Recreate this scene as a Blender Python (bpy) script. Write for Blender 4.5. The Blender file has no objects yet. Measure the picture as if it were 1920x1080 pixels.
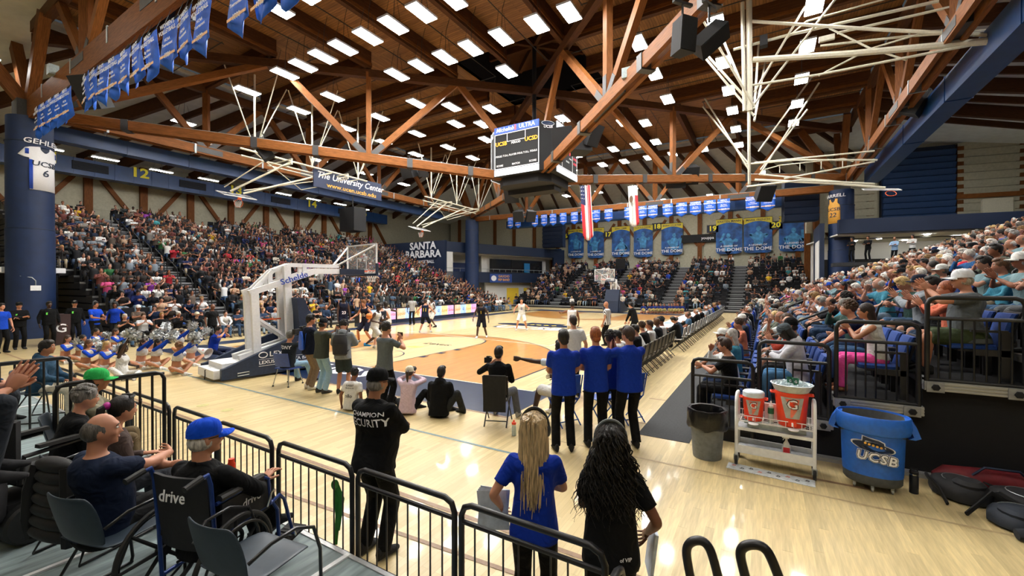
import bpy, bmesh, math, random
from math import sin, cos, pi, radians, sqrt, atan2
from mathutils import Vector, Matrix, Euler
from mathutils.bvhtree import BVHTree
import numpy as np
R = random.Random(7)
S = bpy.context.scene
COL = S.collection
# ---------------------------------------------------------------- camera, world, exposure
CAMP = Vector((12.305, -8.804, 2.5175)); YAW = .5417; PIT = -.0058; FPX = 788.34
cd = bpy.data.cameras.new('camera'); cam = bpy.data.objects.new('camera', cd); COL.objects.link(cam)
cam.location = CAMP; cam.rotation_euler = (pi/2+PIT, 0, YAW)
cd.sensor_width = 36; cd.lens = FPX/1920*36; cd.clip_start = .05; cd.clip_end = 300
S.camera = cam
w = bpy.data.worlds.new('hall_air'); S.world = w; w.use_nodes = True
w.node_tree.nodes['Background'].inputs[0].default_value = (.75, .88, 1, 1)
w.node_tree.nodes['Background'].inputs[1].default_value = .05
S.view_settings.view_transform = 'Standard'; S.view_settings.look = 'None'
S.view_settings.gamma = 1; S.view_settings.use_curve_mapping = False
S.view_settings.exposure = 0.43
LAMP = 60.0          # radiance of the ceiling panels
S.cycles.max_bounces = 6; S.cycles.diffuse_bounces = 4; S.cycles.glossy_bounces = 3
S.cycles.transmission_bounces = 4; S.cycles.transparent_max_bounces = 6
S.cycles.sample_clamp_indirect = 4; S.cycles.caustics_reflective = False; S.cycles.caustics_refractive = False
# rays through points read off the photograph, met with real planes of the hall
_fw = Vector((-sin(YAW)*cos(PIT), cos(YAW)*cos(PIT), sin(PIT))); _rt = Vector((cos(YAW), sin(YAW), 0)); _up = _rt.cross(_fw)
def ray(u, v): return _fw+_rt*((u-960)/FPX)+_up*((540-v)/FPX)
def onz(u, v, z=0.): r = ray(u, v); return CAMP+r*((z-CAMP.z)/r.z)
def onx(u, v, x): r = ray(u, v); return CAMP+r*((x-CAMP.x)/r.x)
def ony(u, v, y): r = ray(u, v); return CAMP+r*((y-CAMP.y)/r.y)
# ---------------------------------------------------------------- materials
def srgb(h):
    h = h.lstrip('#'); c = [int(h[i:i+2], 16)/255 for i in (0, 2, 4)]
    return tuple(x/12.92 if x < .04045 else ((x+.055)/1.055)**2.4 for x in c)
MATS = {}
def mat(name, c=(.5, .5, .5), rough=.6, metal=0., var=.12, scale=18., stretch=None, bump=0., objcol=False, emit=0., alpha=1., spec=.5, trans=0.):
    if name in MATS: return MATS[name]
    if isinstance(c, str): c = srgb(c)
    m = bpy.data.materials.new(name); m.use_nodes = True; nt = m.node_tree; N = nt.nodes; L = nt.links
    b = N['Principled BSDF']; b.inputs['Roughness'].default_value = rough; b.inputs['Metallic'].default_value = metal
    b.inputs['Specular IOR Level'].default_value = spec
    if trans: b.inputs['Transmission Weight'].default_value = trans
    tc = N.new('ShaderNodeTexCoord'); nz = N.new('ShaderNodeTexNoise'); nz.inputs['Scale'].default_value = scale; nz.inputs['Detail'].default_value = 3
    if stretch:
        mp = N.new('ShaderNodeMapping'); mp.inputs['Scale'].default_value = stretch
        L.new(tc.outputs['Object'], mp.inputs[0]); L.new(mp.outputs[0], nz.inputs['Vector'])
    else: L.new(tc.outputs['Object'], nz.inputs['Vector'])
    mr = N.new('ShaderNodeMapRange'); mr.inputs[3].default_value = 1-var*1.6; mr.inputs[4].default_value = 1+var*1.6
    mr.inputs[1].default_value = .25; mr.inputs[2].default_value = .75
    L.new(nz.outputs[0], mr.inputs[0])
    mx = N.new('ShaderNodeMix'); mx.data_type = 'RGBA'; mx.blend_type = 'MULTIPLY'; mx.inputs[0].default_value = 1
    mx.inputs[6].default_value = (*c, 1)
    if objcol:
        oi = N.new('ShaderNodeObjectInfo'); L.new(oi.outputs['Color'], mx.inputs[6])
    L.new(mr.outputs[0], mx.inputs[7]); L.new(mx.outputs[2], b.inputs['Base Color'])
    if bump:
        bp = N.new('ShaderNodeBump'); bp.inputs['Strength'].default_value = bump; bp.inputs['Distance'].default_value = .01
        L.new(nz.outputs[0], bp.inputs['Height']); L.new(bp.outputs[0], b.inputs['Normal'])
    if emit: b.inputs['Emission Color'].default_value = (*c, 1); b.inputs['Emission Strength'].default_value = emit
    if alpha < 1: b.inputs['Alpha'].default_value = alpha
    MATS[name] = m; return m
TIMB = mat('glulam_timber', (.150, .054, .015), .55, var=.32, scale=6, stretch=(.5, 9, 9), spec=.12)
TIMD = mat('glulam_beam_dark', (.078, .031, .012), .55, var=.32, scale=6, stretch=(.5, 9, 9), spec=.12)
TIMO = mat('glulam_orange', (.205, .075, .020), .5, var=.3, scale=6, stretch=(.5, 9, 9), spec=.12)
STEEL = mat('galvanised_steel', (.34, .36, .36), .45, .6)
DSTEEL = mat('dark_steel_plate', (.06, .06, .06), .5, .5)
BLACK = mat('black_paint', (.006, .006, .007), .4)
BLACKM = mat('black_matte', (.005, .005, .006), .8)
VOID = mat('black_curtain', (.004, .004, .005), .9)
NAVY = mat('navy_paint', (.004, .014, .045), .55, var=.08)
NAVYL = mat('navy_court_paint', (.003, .014, .050), .3, var=.15, scale=5)
DUCT = mat('blue_duct_sheet', (.006, .042, .155), .42, var=.12, scale=2)
BEIGE = mat('beige_block_wall', (.42, .40, .30), .8, var=.07, scale=6)
WHITEP = mat('white_paint', (.86, .87, .88), .45, var=.04)
CREAM = mat('cream_tube_paint', (.66, .63, .50), .4, var=.06)
ROYAL = mat('royal_blue', (.008, .055, .42), .55)
ALU = mat('ribbed_aluminium', (.42, .43, .43), .42, .4, var=.1, stretch=(1, 1, 30))
GOLD = mat('gold_print', (.80, .56, .04), .6)
YELL = mat('yellow_print', (.85, .75, .02), .5)
WHTX = mat('white_print', (.86, .87, .9), .6, var=.02)
SPKR = mat('black_speaker', (.006, .007, .009), .7)
def planks(name, c1, c2, wid, lng, along, rough, grain=.25, gap=.3, coat=0., rvar=.0, mortar=.0025):
    m = bpy.data.materials.new(name); m.use_nodes = True; nt = m.node_tree; N = nt.nodes; L = nt.links
    b = N['Principled BSDF']; b.inputs['Roughness'].default_value = rough
    tc = N.new('ShaderNodeTexCoord'); mp = N.new('ShaderNodeMapping')
    if along == 'Y': mp.inputs['Rotation'].default_value = (0, 0, pi/2)
    L.new(tc.outputs['Object'], mp.inputs[0])
    br = N.new('ShaderNodeTexBrick'); br.offset = .37; br.inputs['Scale'].default_value = 1
    br.inputs['Color1'].default_value = (*c1, 1); br.inputs['Color2'].default_value = (*c2, 1)
    br.inputs['Mortar'].default_value = (*[x*gap for x in c1], 1)
    br.inputs['Mortar Size'].default_value = mortar; br.inputs['Brick Width'].default_value = lng; br.inputs['Row Height'].default_value = wid; br.inputs['Bias'].default_value = 0
    L.new(mp.outputs[0], br.inputs['Vector'])
    m2 = N.new('ShaderNodeMapping'); m2.inputs['Scale'].default_value = (1.2, 24, 24); L.new(mp.outputs[0], m2.inputs[0])
    nz = N.new('ShaderNodeTexNoise'); nz.inputs['Scale'].default_value = 1.5; nz.inputs['Detail'].default_value = 4; L.new(m2.outputs[0], nz.inputs['Vector'])
    mr = N.new('ShaderNodeMapRange'); mr.inputs[1].default_value = .3; mr.inputs[2].default_value = .7; mr.inputs[3].default_value = 1-grain; mr.inputs[4].default_value = 1+grain
    L.new(nz.outputs[0], mr.inputs[0])
    mx = N.new('ShaderNodeMix'); mx.data_type = 'RGBA'; mx.blend_type = 'MULTIPLY'; mx.inputs[0].default_value = 1
    L.new(br.outputs[0], mx.inputs[6]); L.new(mr.outputs[0], mx.inputs[7]); L.new(mx.outputs[2], b.inputs['Base Color'])
    if coat:
        b.inputs['Coat Weight'].default_value = coat; b.inputs['Coat Roughness'].default_value = .07
        n3 = N.new('ShaderNodeTexNoise'); n3.inputs['Scale'].default_value = 1.1; n3.inputs['Detail'].default_value = 4
        L.new(tc.outputs['Object'], n3.inputs['Vector'])
        bp = N.new('ShaderNodeBump'); bp.inputs['Strength'].default_value = .10; bp.inputs['Distance'].default_value = .02
        L.new(n3.outputs[0], bp.inputs['Height']); L.new(bp.outputs[0], b.inputs['Coat Normal'])
    MATS[name] = m; return m
MAPLE = planks('maple_floor', (.56, .43, .205), (.71, .56, .285), .075, 1.0, 'Y', .42, .05, .8, coat=.5, mortar=.0012)
STAIN = planks('stained_maple', (.42, .185, .034), (.50, .24, .050), .075, 1.0, 'Y', .42, .07, .8, coat=.5, mortar=.0012)
DECKX = planks('roof_deck_x', (.19, .083, .026), (.29, .135, .043), .14, 3.4, 'X', .6, .35, .35, mortar=.008)
DECKY = planks('roof_deck_y', (.19, .083, .026), (.29, .135, .043), .14, 3.4, 'Y', .6, .35, .35, mortar=.008)
# figures: one material per stuff, tinted by each object's own colour
SKIN = mat('skin', objcol=True, rough=.55, var=.06, scale=9)
CLOTH = mat('cloth', objcol=True, rough=.88, var=.06, scale=26, bump=.22, spec=.2)
def wrinkle(m, sc, st):
    nt = m.node_tree; N = nt.nodes; L = nt.links; b = N['Principled BSDF']; old = b.inputs['Normal'].links[0].from_socket
    tc = N.new('ShaderNodeTexCoord'); nz = N.new('ShaderNodeTexNoise'); nz.inputs['Scale'].default_value = sc; nz.inputs['Detail'].default_value = 2; nz.inputs['Distortion'].default_value = 1.2
    L.new(tc.outputs['Object'], nz.inputs['Vector']); bp = N.new('ShaderNodeBump'); bp.inputs['Strength'].default_value = st; bp.inputs['Distance'].default_value = .05
    L.new(nz.outputs[0], bp.inputs['Height']); L.new(old, bp.inputs['Normal']); L.new(bp.outputs[0], b.inputs['Normal'])
wrinkle(CLOTH, 7, .55)
HAIR = mat('hair', objcol=True, rough=.5, var=.4, scale=30, stretch=(2.5, 2.5, .5), bump=.6, spec=.4)
GEAR = mat('gear', objcol=True, rough=.45, var=.08)
PRINT = mat('fabric_print', objcol=True, rough=.7, var=.05)
# ---------------------------------------------------------------- mesh building
class MB:
    def __init__(s): s.v = []; s.f = []; s.m = []
    def add(s, vs, fs, m=0):
        o = len(s.v); s.v += [tuple(p) for p in vs]; s.f += [tuple(i+o for i in f) for f in fs]; s.m += [m]*len(fs); return s
    def box(s, c, d, rot=None, m=0):
        x, y, z = d[0]/2, d[1]/2, d[2]/2
        vs = [Vector(p) for p in ((-x,-y,-z),(x,-y,-z),(x,y,-z),(-x,y,-z),(-x,-y,z),(x,-y,z),(x,y,z),(-x,y,z))]
        if rot is not None: vs = [rot @ p for p in vs]
        c = Vector(c)
        return s.add([p+c for p in vs], [(0,3,2,1),(4,5,6,7),(0,1,5,4),(1,2,6,5),(2,3,7,6),(3,0,4,7)], m)
    def b2(s, lo, hi, m=0): return s.box([(a+b)/2 for a, b in zip(lo, hi)], [abs(b-a) for a, b in zip(lo, hi)], None, m)
    def loft(s, rings, m=0, cap=True, closed=False):
        n = len(rings[0]); vs = [p for r in rings for p in r]; fs = []
        k = len(rings)
        for i in range(k if closed else k-1):
            j = (i+1) % k
            for a in range(n): fs.append((i*n+a, i*n+(a+1) % n, j*n+(a+1) % n, j*n+a))
        if cap and not closed: fs += [tuple(range(n))[::-1], tuple((k-1)*n+a for a in range(n))]
        return s.add(vs, fs, m)
    def tube(s, pts, r, n=8, m=0, cap=True, closed=False, flat=1.):
        pts = [Vector(p) for p in pts]; k = len(pts); rr = r if isinstance(r, (list, tuple)) else [r]*k
        rings = []; a = None
        for i in range(k):
            if closed: d = pts[(i+1) % k]-pts[i-1]
            else: d = pts[min(i+1, k-1)]-pts[max(i-1, 0)]
            d = d.normalized() if d.length > 1e-9 else Vector((0, 0, 1))
            if a is None: a = d.orthogonal().normalized() if abs(d.z) > .9 else d.cross(Vector((0, 0, 1))).normalized()
            else:
                a = a-d*a.dot(d); a = a.normalized() if a.length > 1e-6 else d.orthogonal().normalized()
            b = d.cross(a)
            rings.append([pts[i]+(a*cos(t)+b*(sin(t)*flat))*rr[i] for t in [2*pi*j/n for j in range(n)]])
        return s.loft(rings, m, cap, closed)
    def lathe(s, prof, n=20, c=(0, 0, 0), m=0, sx=1., sy=1., cap=True):
        c = Vector(c)
        return s.loft([[c+Vector((r*sx*cos(2*pi*j/n), r*sy*sin(2*pi*j/n), z)) for j in range(n)] for r, z in prof], m, cap)
    def prism(s, poly, h, M=None, m=0):
        n = len(poly); vs = [Vector((x, y, 0)) for x, y in poly]+[Vector((x, y, h)) for x, y in poly]
        if M is not None: vs = [M @ p for p in vs]
        return s.add(vs, [tuple(range(n))[::-1], tuple(range(n, 2*n))]+[(i, (i+1) % n, n+(i+1) % n, n+i) for i in range(n)], m)
    def ell(s, c, r, rot=None, n=12, k=8, m=0):
        c = Vector(c); rings = []
        for i in range(1, k):
            ph = pi*i/k
            rings.append([Vector((r[0]*sin(ph)*cos(2*pi*j/n), r[1]*sin(ph)*sin(2*pi*j/n), -r[2]*cos(ph))) for j in range(n)])
        vs = [Vector((0, 0, -r[2]))]+[p for q in rings for p in q]+[Vector((0, 0, r[2]))]
        if rot is not None: vs = [rot @ p for p in vs]
        fs = [(0, 1+(j+1) % n, 1+j) for j in range(n)]
        for i in range(k-2):
            for j in range(n): fs.append((1+i*n+j, 1+i*n+(j+1) % n, 1+(i+1)*n+(j+1) % n, 1+(i+1)*n+j))
        e = len(vs)-1; o = 1+(k-2)*n
        fs += [(o+j, o+(j+1) % n, e) for j in range(n)]
        return s.add([p+c for p in vs], fs, m)
    def mesh(s, name, mats, smooth=True, ang=38):
        me = bpy.data.meshes.new(name); me.from_pydata(s.v, [], s.f)
        for q in (mats if isinstance(mats, (list, tuple)) else [mats]): me.materials.append(q)
        if any(s.m): me.polygons.foreach_set('material_index', s.m)
        if smooth and s.f:
            me.shade_smooth(); me.set_sharp_from_angle(angle=radians(ang))
        me.update(); return me
    def build(s, name, mats, parent=None, smooth=True, ang=38, **k): return link(name, s.mesh(name, mats, smooth, ang), parent, **k)
def link(name, data, parent=None, color=None, M=None):
    o = bpy.data.objects.new(name, data); COL.objects.link(o)
    if parent is not None: o.parent = parent
    if M is not None: o.matrix_local = M
    if color is not None: o.color = (*color[:3], 1)
    return o
def tag(o, label=None, cat=None, group=None, kind=None):
    if label: o['label'] = label
    if cat: o['category'] = cat
    if group: o['group'] = group
    if kind: o['kind'] = kind
    return o
def thing(name, label, cat, loc=(0, 0, 0), rz=0., group=None):
    o = link(name, None); o.empty_display_size = .1; o.location = loc; o.rotation_euler = (0, 0, rz); return tag(o, label, cat, group)
def struct(name, parent=None):
    o = link(name, None, parent); o['kind'] = 'structure'; return o
def copy_tree(o, parent=None):
    c = o.copy(); COL.objects.link(c)
    if parent is not None: c.parent = parent
    for ch in list(o.children): copy_tree(ch, c)
    return c
def beam(name, p0, p1, wd, ht, m, parent=None, up=(0, 0, 1)):
    p0, p1 = Vector(p0), Vector(p1); d = p1-p0; x = d.normalized(); u = Vector(up)
    y = u.cross(x); y = y.normalized() if y.length > 1e-4 else x.orthogonal().normalized(); z = x.cross(y)
    M = Matrix((x, y, z)).transposed().to_4x4(); M.translation = (p0+p1)/2
    return MB().box((0, 0, 0), (d.length, wd, ht)).build(name, m, parent, smooth=False, M=M)
_txt = {}
def lettering(txt, size, m, parent=None, M=None, name='lettering', ext=.004, align='CENTER', shear=0., wide=1., color=None, spacing=1., bold=.012):
    key = (txt, size, m.name, ext, align, shear, bold)
    if key not in _txt:
        c = bpy.data.curves.new('lettering', 'FONT'); c.body = txt; c.size = size; c.extrude = ext; c.align_x = align; c.align_y = 'CENTER'; c.shear = shear; c.space_character = spacing
        c.resolution_u = 2; c.materials.append(m); c.offset = size*bold
        t = bpy.data.objects.new('lettering', c)
        me = bpy.data.meshes.new_from_object(t); me.name = 'lettering'
        bpy.data.objects.remove(t); bpy.data.curves.remove(c); _txt[key] = me
    o = link(name, _txt[key], parent, color=color)
    o.matrix_local = (M if M is not None else Matrix()) @ Matrix.Diagonal((wide, 1, 1, 1))
    return o
def face(c, nrm, up=(0, 0, 1)):
    # matrix whose local XY plane is a vertical sheet facing nrm
    z = Vector(nrm).normalized(); x = Vector(up).cross(z).normalized(); y = z.cross(x)
    M = Matrix((x, y, z)).transposed().to_4x4(); M.translation = c; return M
# ================================================================ floor and court
CY = 14.325                                   # middle of the court
fl = MB().b2((-36, -24, -.3), (36, 52, 0)).build('floor', MAPLE, smooth=False); fl['kind'] = 'structure'
bm_ = mat('floor_board_maple', (.63, .495, .245), .42, var=.12, scale=4, stretch=(9, .8, 9))
_bs = bm_.node_tree.nodes['Principled BSDF']; _bs.inputs['Coat Weight'].default_value = .5; _bs.inputs['Coat Roughness'].default_value = .07
_oi = bm_.node_tree.nodes.new('ShaderNodeObjectInfo'); _mr = bm_.node_tree.nodes.new('ShaderNodeMapRange'); _mr.inputs[3].default_value = .86; _mr.inputs[4].default_value = 1.12
_mm = bm_.node_tree.nodes.new('ShaderNodeMix'); _mm.data_type = 'RGBA'; _mm.blend_type = 'MULTIPLY'; _mm.inputs[0].default_value = 1
_l = bm_.node_tree.links; _l.new(_oi.outputs['Random'], _mr.inputs[0]); _l.new(_bs.inputs['Base Color'].links[0].from_socket, _mm.inputs[6]); _l.new(_mr.outputs[0], _mm.inputs[7]); _l.new(_mm.outputs[2], _bs.inputs['Base Color'])
board = MB().box((0, 0, .0004), (.0835, 1.298, .0008)).mesh('floor_board', bm_, smooth=False)
for i in range(58):
    for j in range(3):
        o = link('floor_board', board, fl); o.location = (10.9+i*.084, -5.75+j*1.3+(i*.37 % 1)*1.3-.3, 0)
def flat(poly, m, name, z=.0015, parent=fl): return MB().prism(poly, .0012, Matrix.Translation((0, 0, z))).build(name, m, parent, smooth=False)
def arcpts(cx, cy, r, a0, a1, n): return [(cx+r*cos(a0+(a1-a0)*i/n), cy+r*sin(a0+(a1-a0)*i/n)) for i in range(n+1)]
def stripe(pts, wd, m, name='court_line', z=.004, closed=False):
    b = MB(); n = len(pts); L_ = []; R_ = []
    for i in range(n):
        a = Vector(pts[i-1] if (i > 0 or closed) else pts[i]); c = Vector(pts[(i+1) % n] if (i < n-1 or closed) else pts[i]); d = (c-a).normalized(); q = Vector((-d.y, d.x))*wd/2; p = Vector(pts[i])
        L_.append((p.x+q.x, p.y+q.y, z)); R_.append((p.x-q.x, p.y-q.y, z))
    fs = [(i, (i+1) % n, n+(i+1) % n, n+i) for i in range(n if closed else n-1)]
    return b.add(R_+L_, fs).build(name, m, fl, smooth=False)
TEAL = mat('faded_teal_tape', (.14, .22, .23), .5); BROWNL = mat('brown_floor_line', (.26, .15, .075), .5)
LINEW = mat('white_floor_line', (.75, .74, .66), .4)
def endcourt(s):
    Y = (lambda y: y) if s > 0 else (lambda y: 2*CY-y)
    T = lambda P: [(x, Y(y)) for x, y in P]
    a = math.asin(6.6/6.75); arc = arcpts(0, 1.6, 6.75, pi/2-a, pi/2+a, 44)
    order = (lambda P: P) if s > 0 else (lambda P: P[::-1])
    flat(order(T([(6.6, 0)]+arc+[(-6.6, 0)])), STAIN, 'three_point_floor', .0005)
    flat(order(T([(1.83, 0), (1.83, 5.79)]+arcpts(0, 5.79, 1.83, 0, pi, 20)+[(-1.83, 0)])), MAPLE, 'key_floor', .002)
    stripe(T([(6.6, 0)]+arc+[(-6.6, 0)]), .06, NAVYL)
    stripe(T([(1.83, 0), (1.83, 5.79), (-1.83, 5.79), (-1.83, 0)]), .05, NAVYL)
    stripe(T(arcpts(0, 5.79, 1.83, 0, pi, 24)), .06, NAVYL)
    stripe(T(arcpts(0, 1.6, 1.22, 0, pi, 20)), .06, NAVYL)
    for y in (2.3, 3.25, 4.2):
        for x in (-1.97, 1.97): flat(order(T([(x-.12, y-.14), (x+.12, y-.14), (x+.12, y+.14), (x-.12, y+.14)])), NAVYL, 'lane_mark', .0045)
    flat(order(T([(-8.1, -1.95), (8.1, -1.95), (8.1, 0), (-8.1, 0)])), NAVYL, 'navy_apron', .002)
    stripe(T([(-8.1, -2.0), (8.1, -2.0)]), .06, BROWNL); stripe(T([(-7.6, 0.0), (7.6, 0.0)]), .04, LINEW, z=.005)
endcourt(1); endcourt(-1)
flat([(-8.7, 0), (-7.62, 0), (-7.62, 28.65), (-8.7, 28.65)], NAVYL, 'navy_sideline', .002)
stripe([(7.62, 0), (7.62, 28.65)], .05, NAVYL); stripe([(-7.62, CY), (7.62, CY)], .05, NAVYL)
stripe([(-4.5, 8.1), (4.6, 7.0)], .05, LINEW, z=.006); stripe([(4.6, 7.0), (4.6, 22)], .05, LINEW, z=.006); stripe([(4.6, 9.2), (9, 9.2)], .05, LINEW, z=.006)
stripe([(-9, -3.42), (9.6, -3.42)], .055, TEAL)
stripe([(-12, -5.15), (16, -5.15)], .06, BROWNL); stripe([(10.1, .8), (11, .8)], .05, BROWNL); stripe([(10.0, -1.0), (10.6, -1.0)], .05, BROWNL); stripe([(12.6, -2.1), (13.4, -2.1), (13.4, -1.5)], .07, BROWNL)
stripe([(7.0, -5.9), (14, -5.4)], .05, BROWNL); stripe([(9, -2.6), (14.6, -2.6)], .04, mat('pale_joint', (.42, .31, .16), .5))
for p in ((3.0, -4.5), (2.2, -4.6)): MB().lathe([(.11, .001), (.11, .003)], 18, (p[0], p[1], .001)).build('floor_plate', mat('brass_plate', (.45, .42, .16), .5), fl)
for t, x, sz in (('GAUCHOS', 0, 1.25),): lettering(t, sz, WHTX, fl, Matrix.Translation((-.2, -.75, .006)), ext=.001)
# centre emblem: navy hat with gold band dots over outlined letters
hat = [(cos(a)*3.0, CY+.5+sin(a)*.75) for a in [2*pi*i/28 for i in range(28)]]
flat(hat, NAVYL, 'emblem_hat_brim', .003); flat([(-1.5, CY+.6), (1.5, CY+.6), (1.25, CY+1.9), (-1.25, CY+1.9)], NAVYL, 'emblem_hat_crown', .004)
for i in range(5): flat(arcpts(-1+.5*i, CY+.75-.12*(1-abs(i-2)/2), .17, 0, 2*pi, 10)[:-1], GOLD, 'emblem_dot', .006)
lettering('UCSB', 2.0, NAVYL, fl, Matrix.Translation((.2, CY-1.25, .004)), ext=.0005, shear=.1); lettering('UCSB', 1.8, WHTX, fl, Matrix.Translation((.2, CY-1.25, .006)), ext=.0005, shear=.1)
lettering('IIII', .6, GOLD, fl, Matrix.Translation((-.1, 3.9, .006)), ext=.0005, shear=.4); lettering('Lexus', .6, BLACKM, fl, Matrix.Translation((.25, 5.0, .006)), ext=.0005, shear=.3)
rn = MB().b2((10.46, -1.62, 0), (11.28, 31, .006)).build('floor_runner', mat('charcoal_runner', (.030, .032, .033), .85, var=.2, scale=40), smooth=False)
tag(rn, 'long charcoal carpet runner along the foot of the bench-side stand', 'runner')
# ================================================================ walls
def wall(name, lo, hi): o = MB().b2(lo, hi).build(name, BEIGE, smooth=False); o['kind'] = 'structure'; return o
wl = wall('wall_left', (-34, -24, 0), (-33.6, 52, 15)); wf = wall('wall_far', (-36, 49.6, 0), (36, 50, 15))
wr = wall('wall_right', (33.6, -24, 0), (34, 52, 15)); wb = wall('wall_back', (-36, -24.3, 0), (36, -23.9, 15))
def walltimber(wal, P, n0, n1, horizontal=True):
    for k in range(n0, n1):
        beam('post', P(k*3.45, 0), P(k*3.45, 12.6), .34, .5, TIMB, wal, up=P(0, 0)-P(1, 0))
        if k % 2 == 0:
            for s in (-1, 1): beam('brace', P(k*3.45+s*.7, 11.2), P(k*3.45+s*3.2, 7.6), .26, .3, TIMB, wal, up=P(0, 0)-P(1, 0))
walltimber(wl, lambda a, z: Vector((-33.45, 2.4+a, z)), -2, 9)
walltimber(wf, lambda a, z: Vector((1.72+a, 49.45, z)), -6, 6)
walltimber(wr, lambda a, z: Vector((33.45, 2.4+a, z)), -2, 9)
for k in range(-6, 16):       # pale panel joints between the posts are real reveals
    for z in (6.2, 8.6, 11): MB().b2((-33.62, -5+k*2.2, z), (-33.585, -5+k*2.2+2.18, z+.03)).build('panel_joint', mat('wall_joint', (.33, .31, .23), .9), wl, smooth=False)
# ================================================================ roof
RZ = 15.7; HX = 17.8; HY = 17.6; y0, y1 = CY-HY, CY+HY
rf = struct('ceiling')
dk = .25
def slab(pts, m, name):      # thick sheet through four points
    P = [Vector(p) for p in pts]; n = (P[1]-P[0]).cross(P[2]-P[0]).normalized()*.2
    if n.z < 0: n = -n
    return MB().add(P+[p+n for p in P], [(0,1,2,3),(7,6,5,4),(0,4,5,1),(1,5,6,2),(2,6,7,3),(3,7,4,0)]).build(name, m, rf, smooth=False)
h = 3.45
slab([(-HX, y0, RZ), (HX, y0, RZ), (h, CY-h, RZ), (-h, CY-h, RZ)], DECKX, 'deck')
slab([(HX, y1, RZ), (-HX, y1, RZ), (-h, CY+h, RZ), (h, CY+h, RZ)], DECKX, 'deck')
slab([(-HX, y1, RZ), (-HX, y0, RZ), (-h, CY-h, RZ), (-h, CY+h, RZ)], DECKY, 'deck')
slab([(HX, y0, RZ), (HX, y1, RZ), (h, CY+h, RZ), (h, CY-h, RZ)], DECKY, 'deck')
# dark lantern over the middle
for s in (-1, 1):
    MB().b2((s*h, CY-h, RZ), (s*(h+.15), CY+h, 18)).build('lantern_side', VOID, rf, smooth=False); MB().b2((-h, CY+s*h, RZ), (h, CY+s*(h+.15), 18)).build('lantern_side', VOID, rf, smooth=False)
MB().b2((-h, CY-h, 18), (h, CY+h, 18.2)).build('lantern_top', TIMD, rf, smooth=False)
for i in range(8): a = i*pi/4; beam('lantern_rib', (0, CY, 17.5), (h*1.2*cos(a)*.8, CY+h*1.2*sin(a)*.8, 17.5), .2, .4, TIMD, rf)
MB().tube([(0, CY, 17.8), (0, CY, 12.6)], .13, 12).build('scoreboard_hanger', BLACKM, rf)
PANEL = mat('pale_roof_panel', (.78, .79, .74), .8, var=.05, scale=2)
OX, OYn, OYf, OZ = 33.7, -24, 49.7, 12.9
slab([(-HX, y0, RZ-.3), (-OX, OYn, OZ), (-OX, OYf, OZ), (-HX, y1, RZ-.3)], PANEL, 'roof_slope')
slab([(HX, y1, RZ-.3), (OX, OYf, OZ), (OX, OYn, OZ), (HX, y0, RZ-.3)], PANEL, 'roof_slope')
slab([(-HX, y1, RZ-.3), (-OX, OYf, OZ), (OX, OYf, OZ), (HX, y1, RZ-.3)], PANEL, 'roof_slope')
slab([(HX, y0, RZ-.3), (OX, OYn, OZ), (-OX, OYn, OZ), (-HX, y0, RZ-.3)], PANEL, 'roof_slope')
for k in range(-4, 5):       # purlins run to the hips, rafters carry on down to the walls
    x = k*3.45; yh = HY*(1-abs(x)/HX) if k else h
    yy = abs(x)*HY/HX if k else h
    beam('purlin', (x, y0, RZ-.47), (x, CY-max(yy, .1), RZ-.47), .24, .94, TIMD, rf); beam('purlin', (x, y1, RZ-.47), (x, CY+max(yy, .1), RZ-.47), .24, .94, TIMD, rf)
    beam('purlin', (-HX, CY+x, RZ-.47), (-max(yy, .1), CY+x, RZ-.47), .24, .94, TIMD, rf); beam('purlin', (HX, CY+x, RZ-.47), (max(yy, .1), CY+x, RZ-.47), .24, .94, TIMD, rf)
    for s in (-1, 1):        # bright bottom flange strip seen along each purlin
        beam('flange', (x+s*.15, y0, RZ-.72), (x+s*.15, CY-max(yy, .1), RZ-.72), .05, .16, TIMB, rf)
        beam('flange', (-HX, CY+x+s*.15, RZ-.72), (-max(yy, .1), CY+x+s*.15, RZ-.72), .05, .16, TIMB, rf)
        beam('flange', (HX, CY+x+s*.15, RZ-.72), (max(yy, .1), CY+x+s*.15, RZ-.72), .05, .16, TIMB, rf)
for k in range(-9, 10):
    t = k*1.725; wd = .26 if k % 2 == 0 else .14; hh = .8 if k % 2 == 0 else .4
    beam('rafter', (t, y1, RZ-.75), (t*1.6, OYf, OZ-.4), wd, hh, TIMD, rf); beam('rafter', (-HX, CY+t, RZ-.75), (-OX, CY+t*1.45, OZ-.4), wd, hh, TIMD, rf); beam('rafter', (HX, CY+t, RZ-.75), (OX, CY+t*1.45, OZ-.4), wd, hh, TIMD, rf)
PIPE = mat('black_pipe', (.015, .014, .013), .5)
for k in range(-4, 4):       # sprinkler lines under the deck
    t = k*3.45+1.72; e = abs(t)*HY/HX
    for a, b in (((t, y0, RZ-.5), (t, CY-e, RZ-.5)), ((t, y1, RZ-.5), (t, CY+e, RZ-.5)), ((-HX, CY+t, RZ-.5), (-e, CY+t, RZ-.5)), ((HX, CY+t, RZ-.5), (e, CY+t, RZ-.5))):
        MB().tube([a, b], .025, 6).build('sprinkler_pipe', PIPE, rf)
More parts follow.
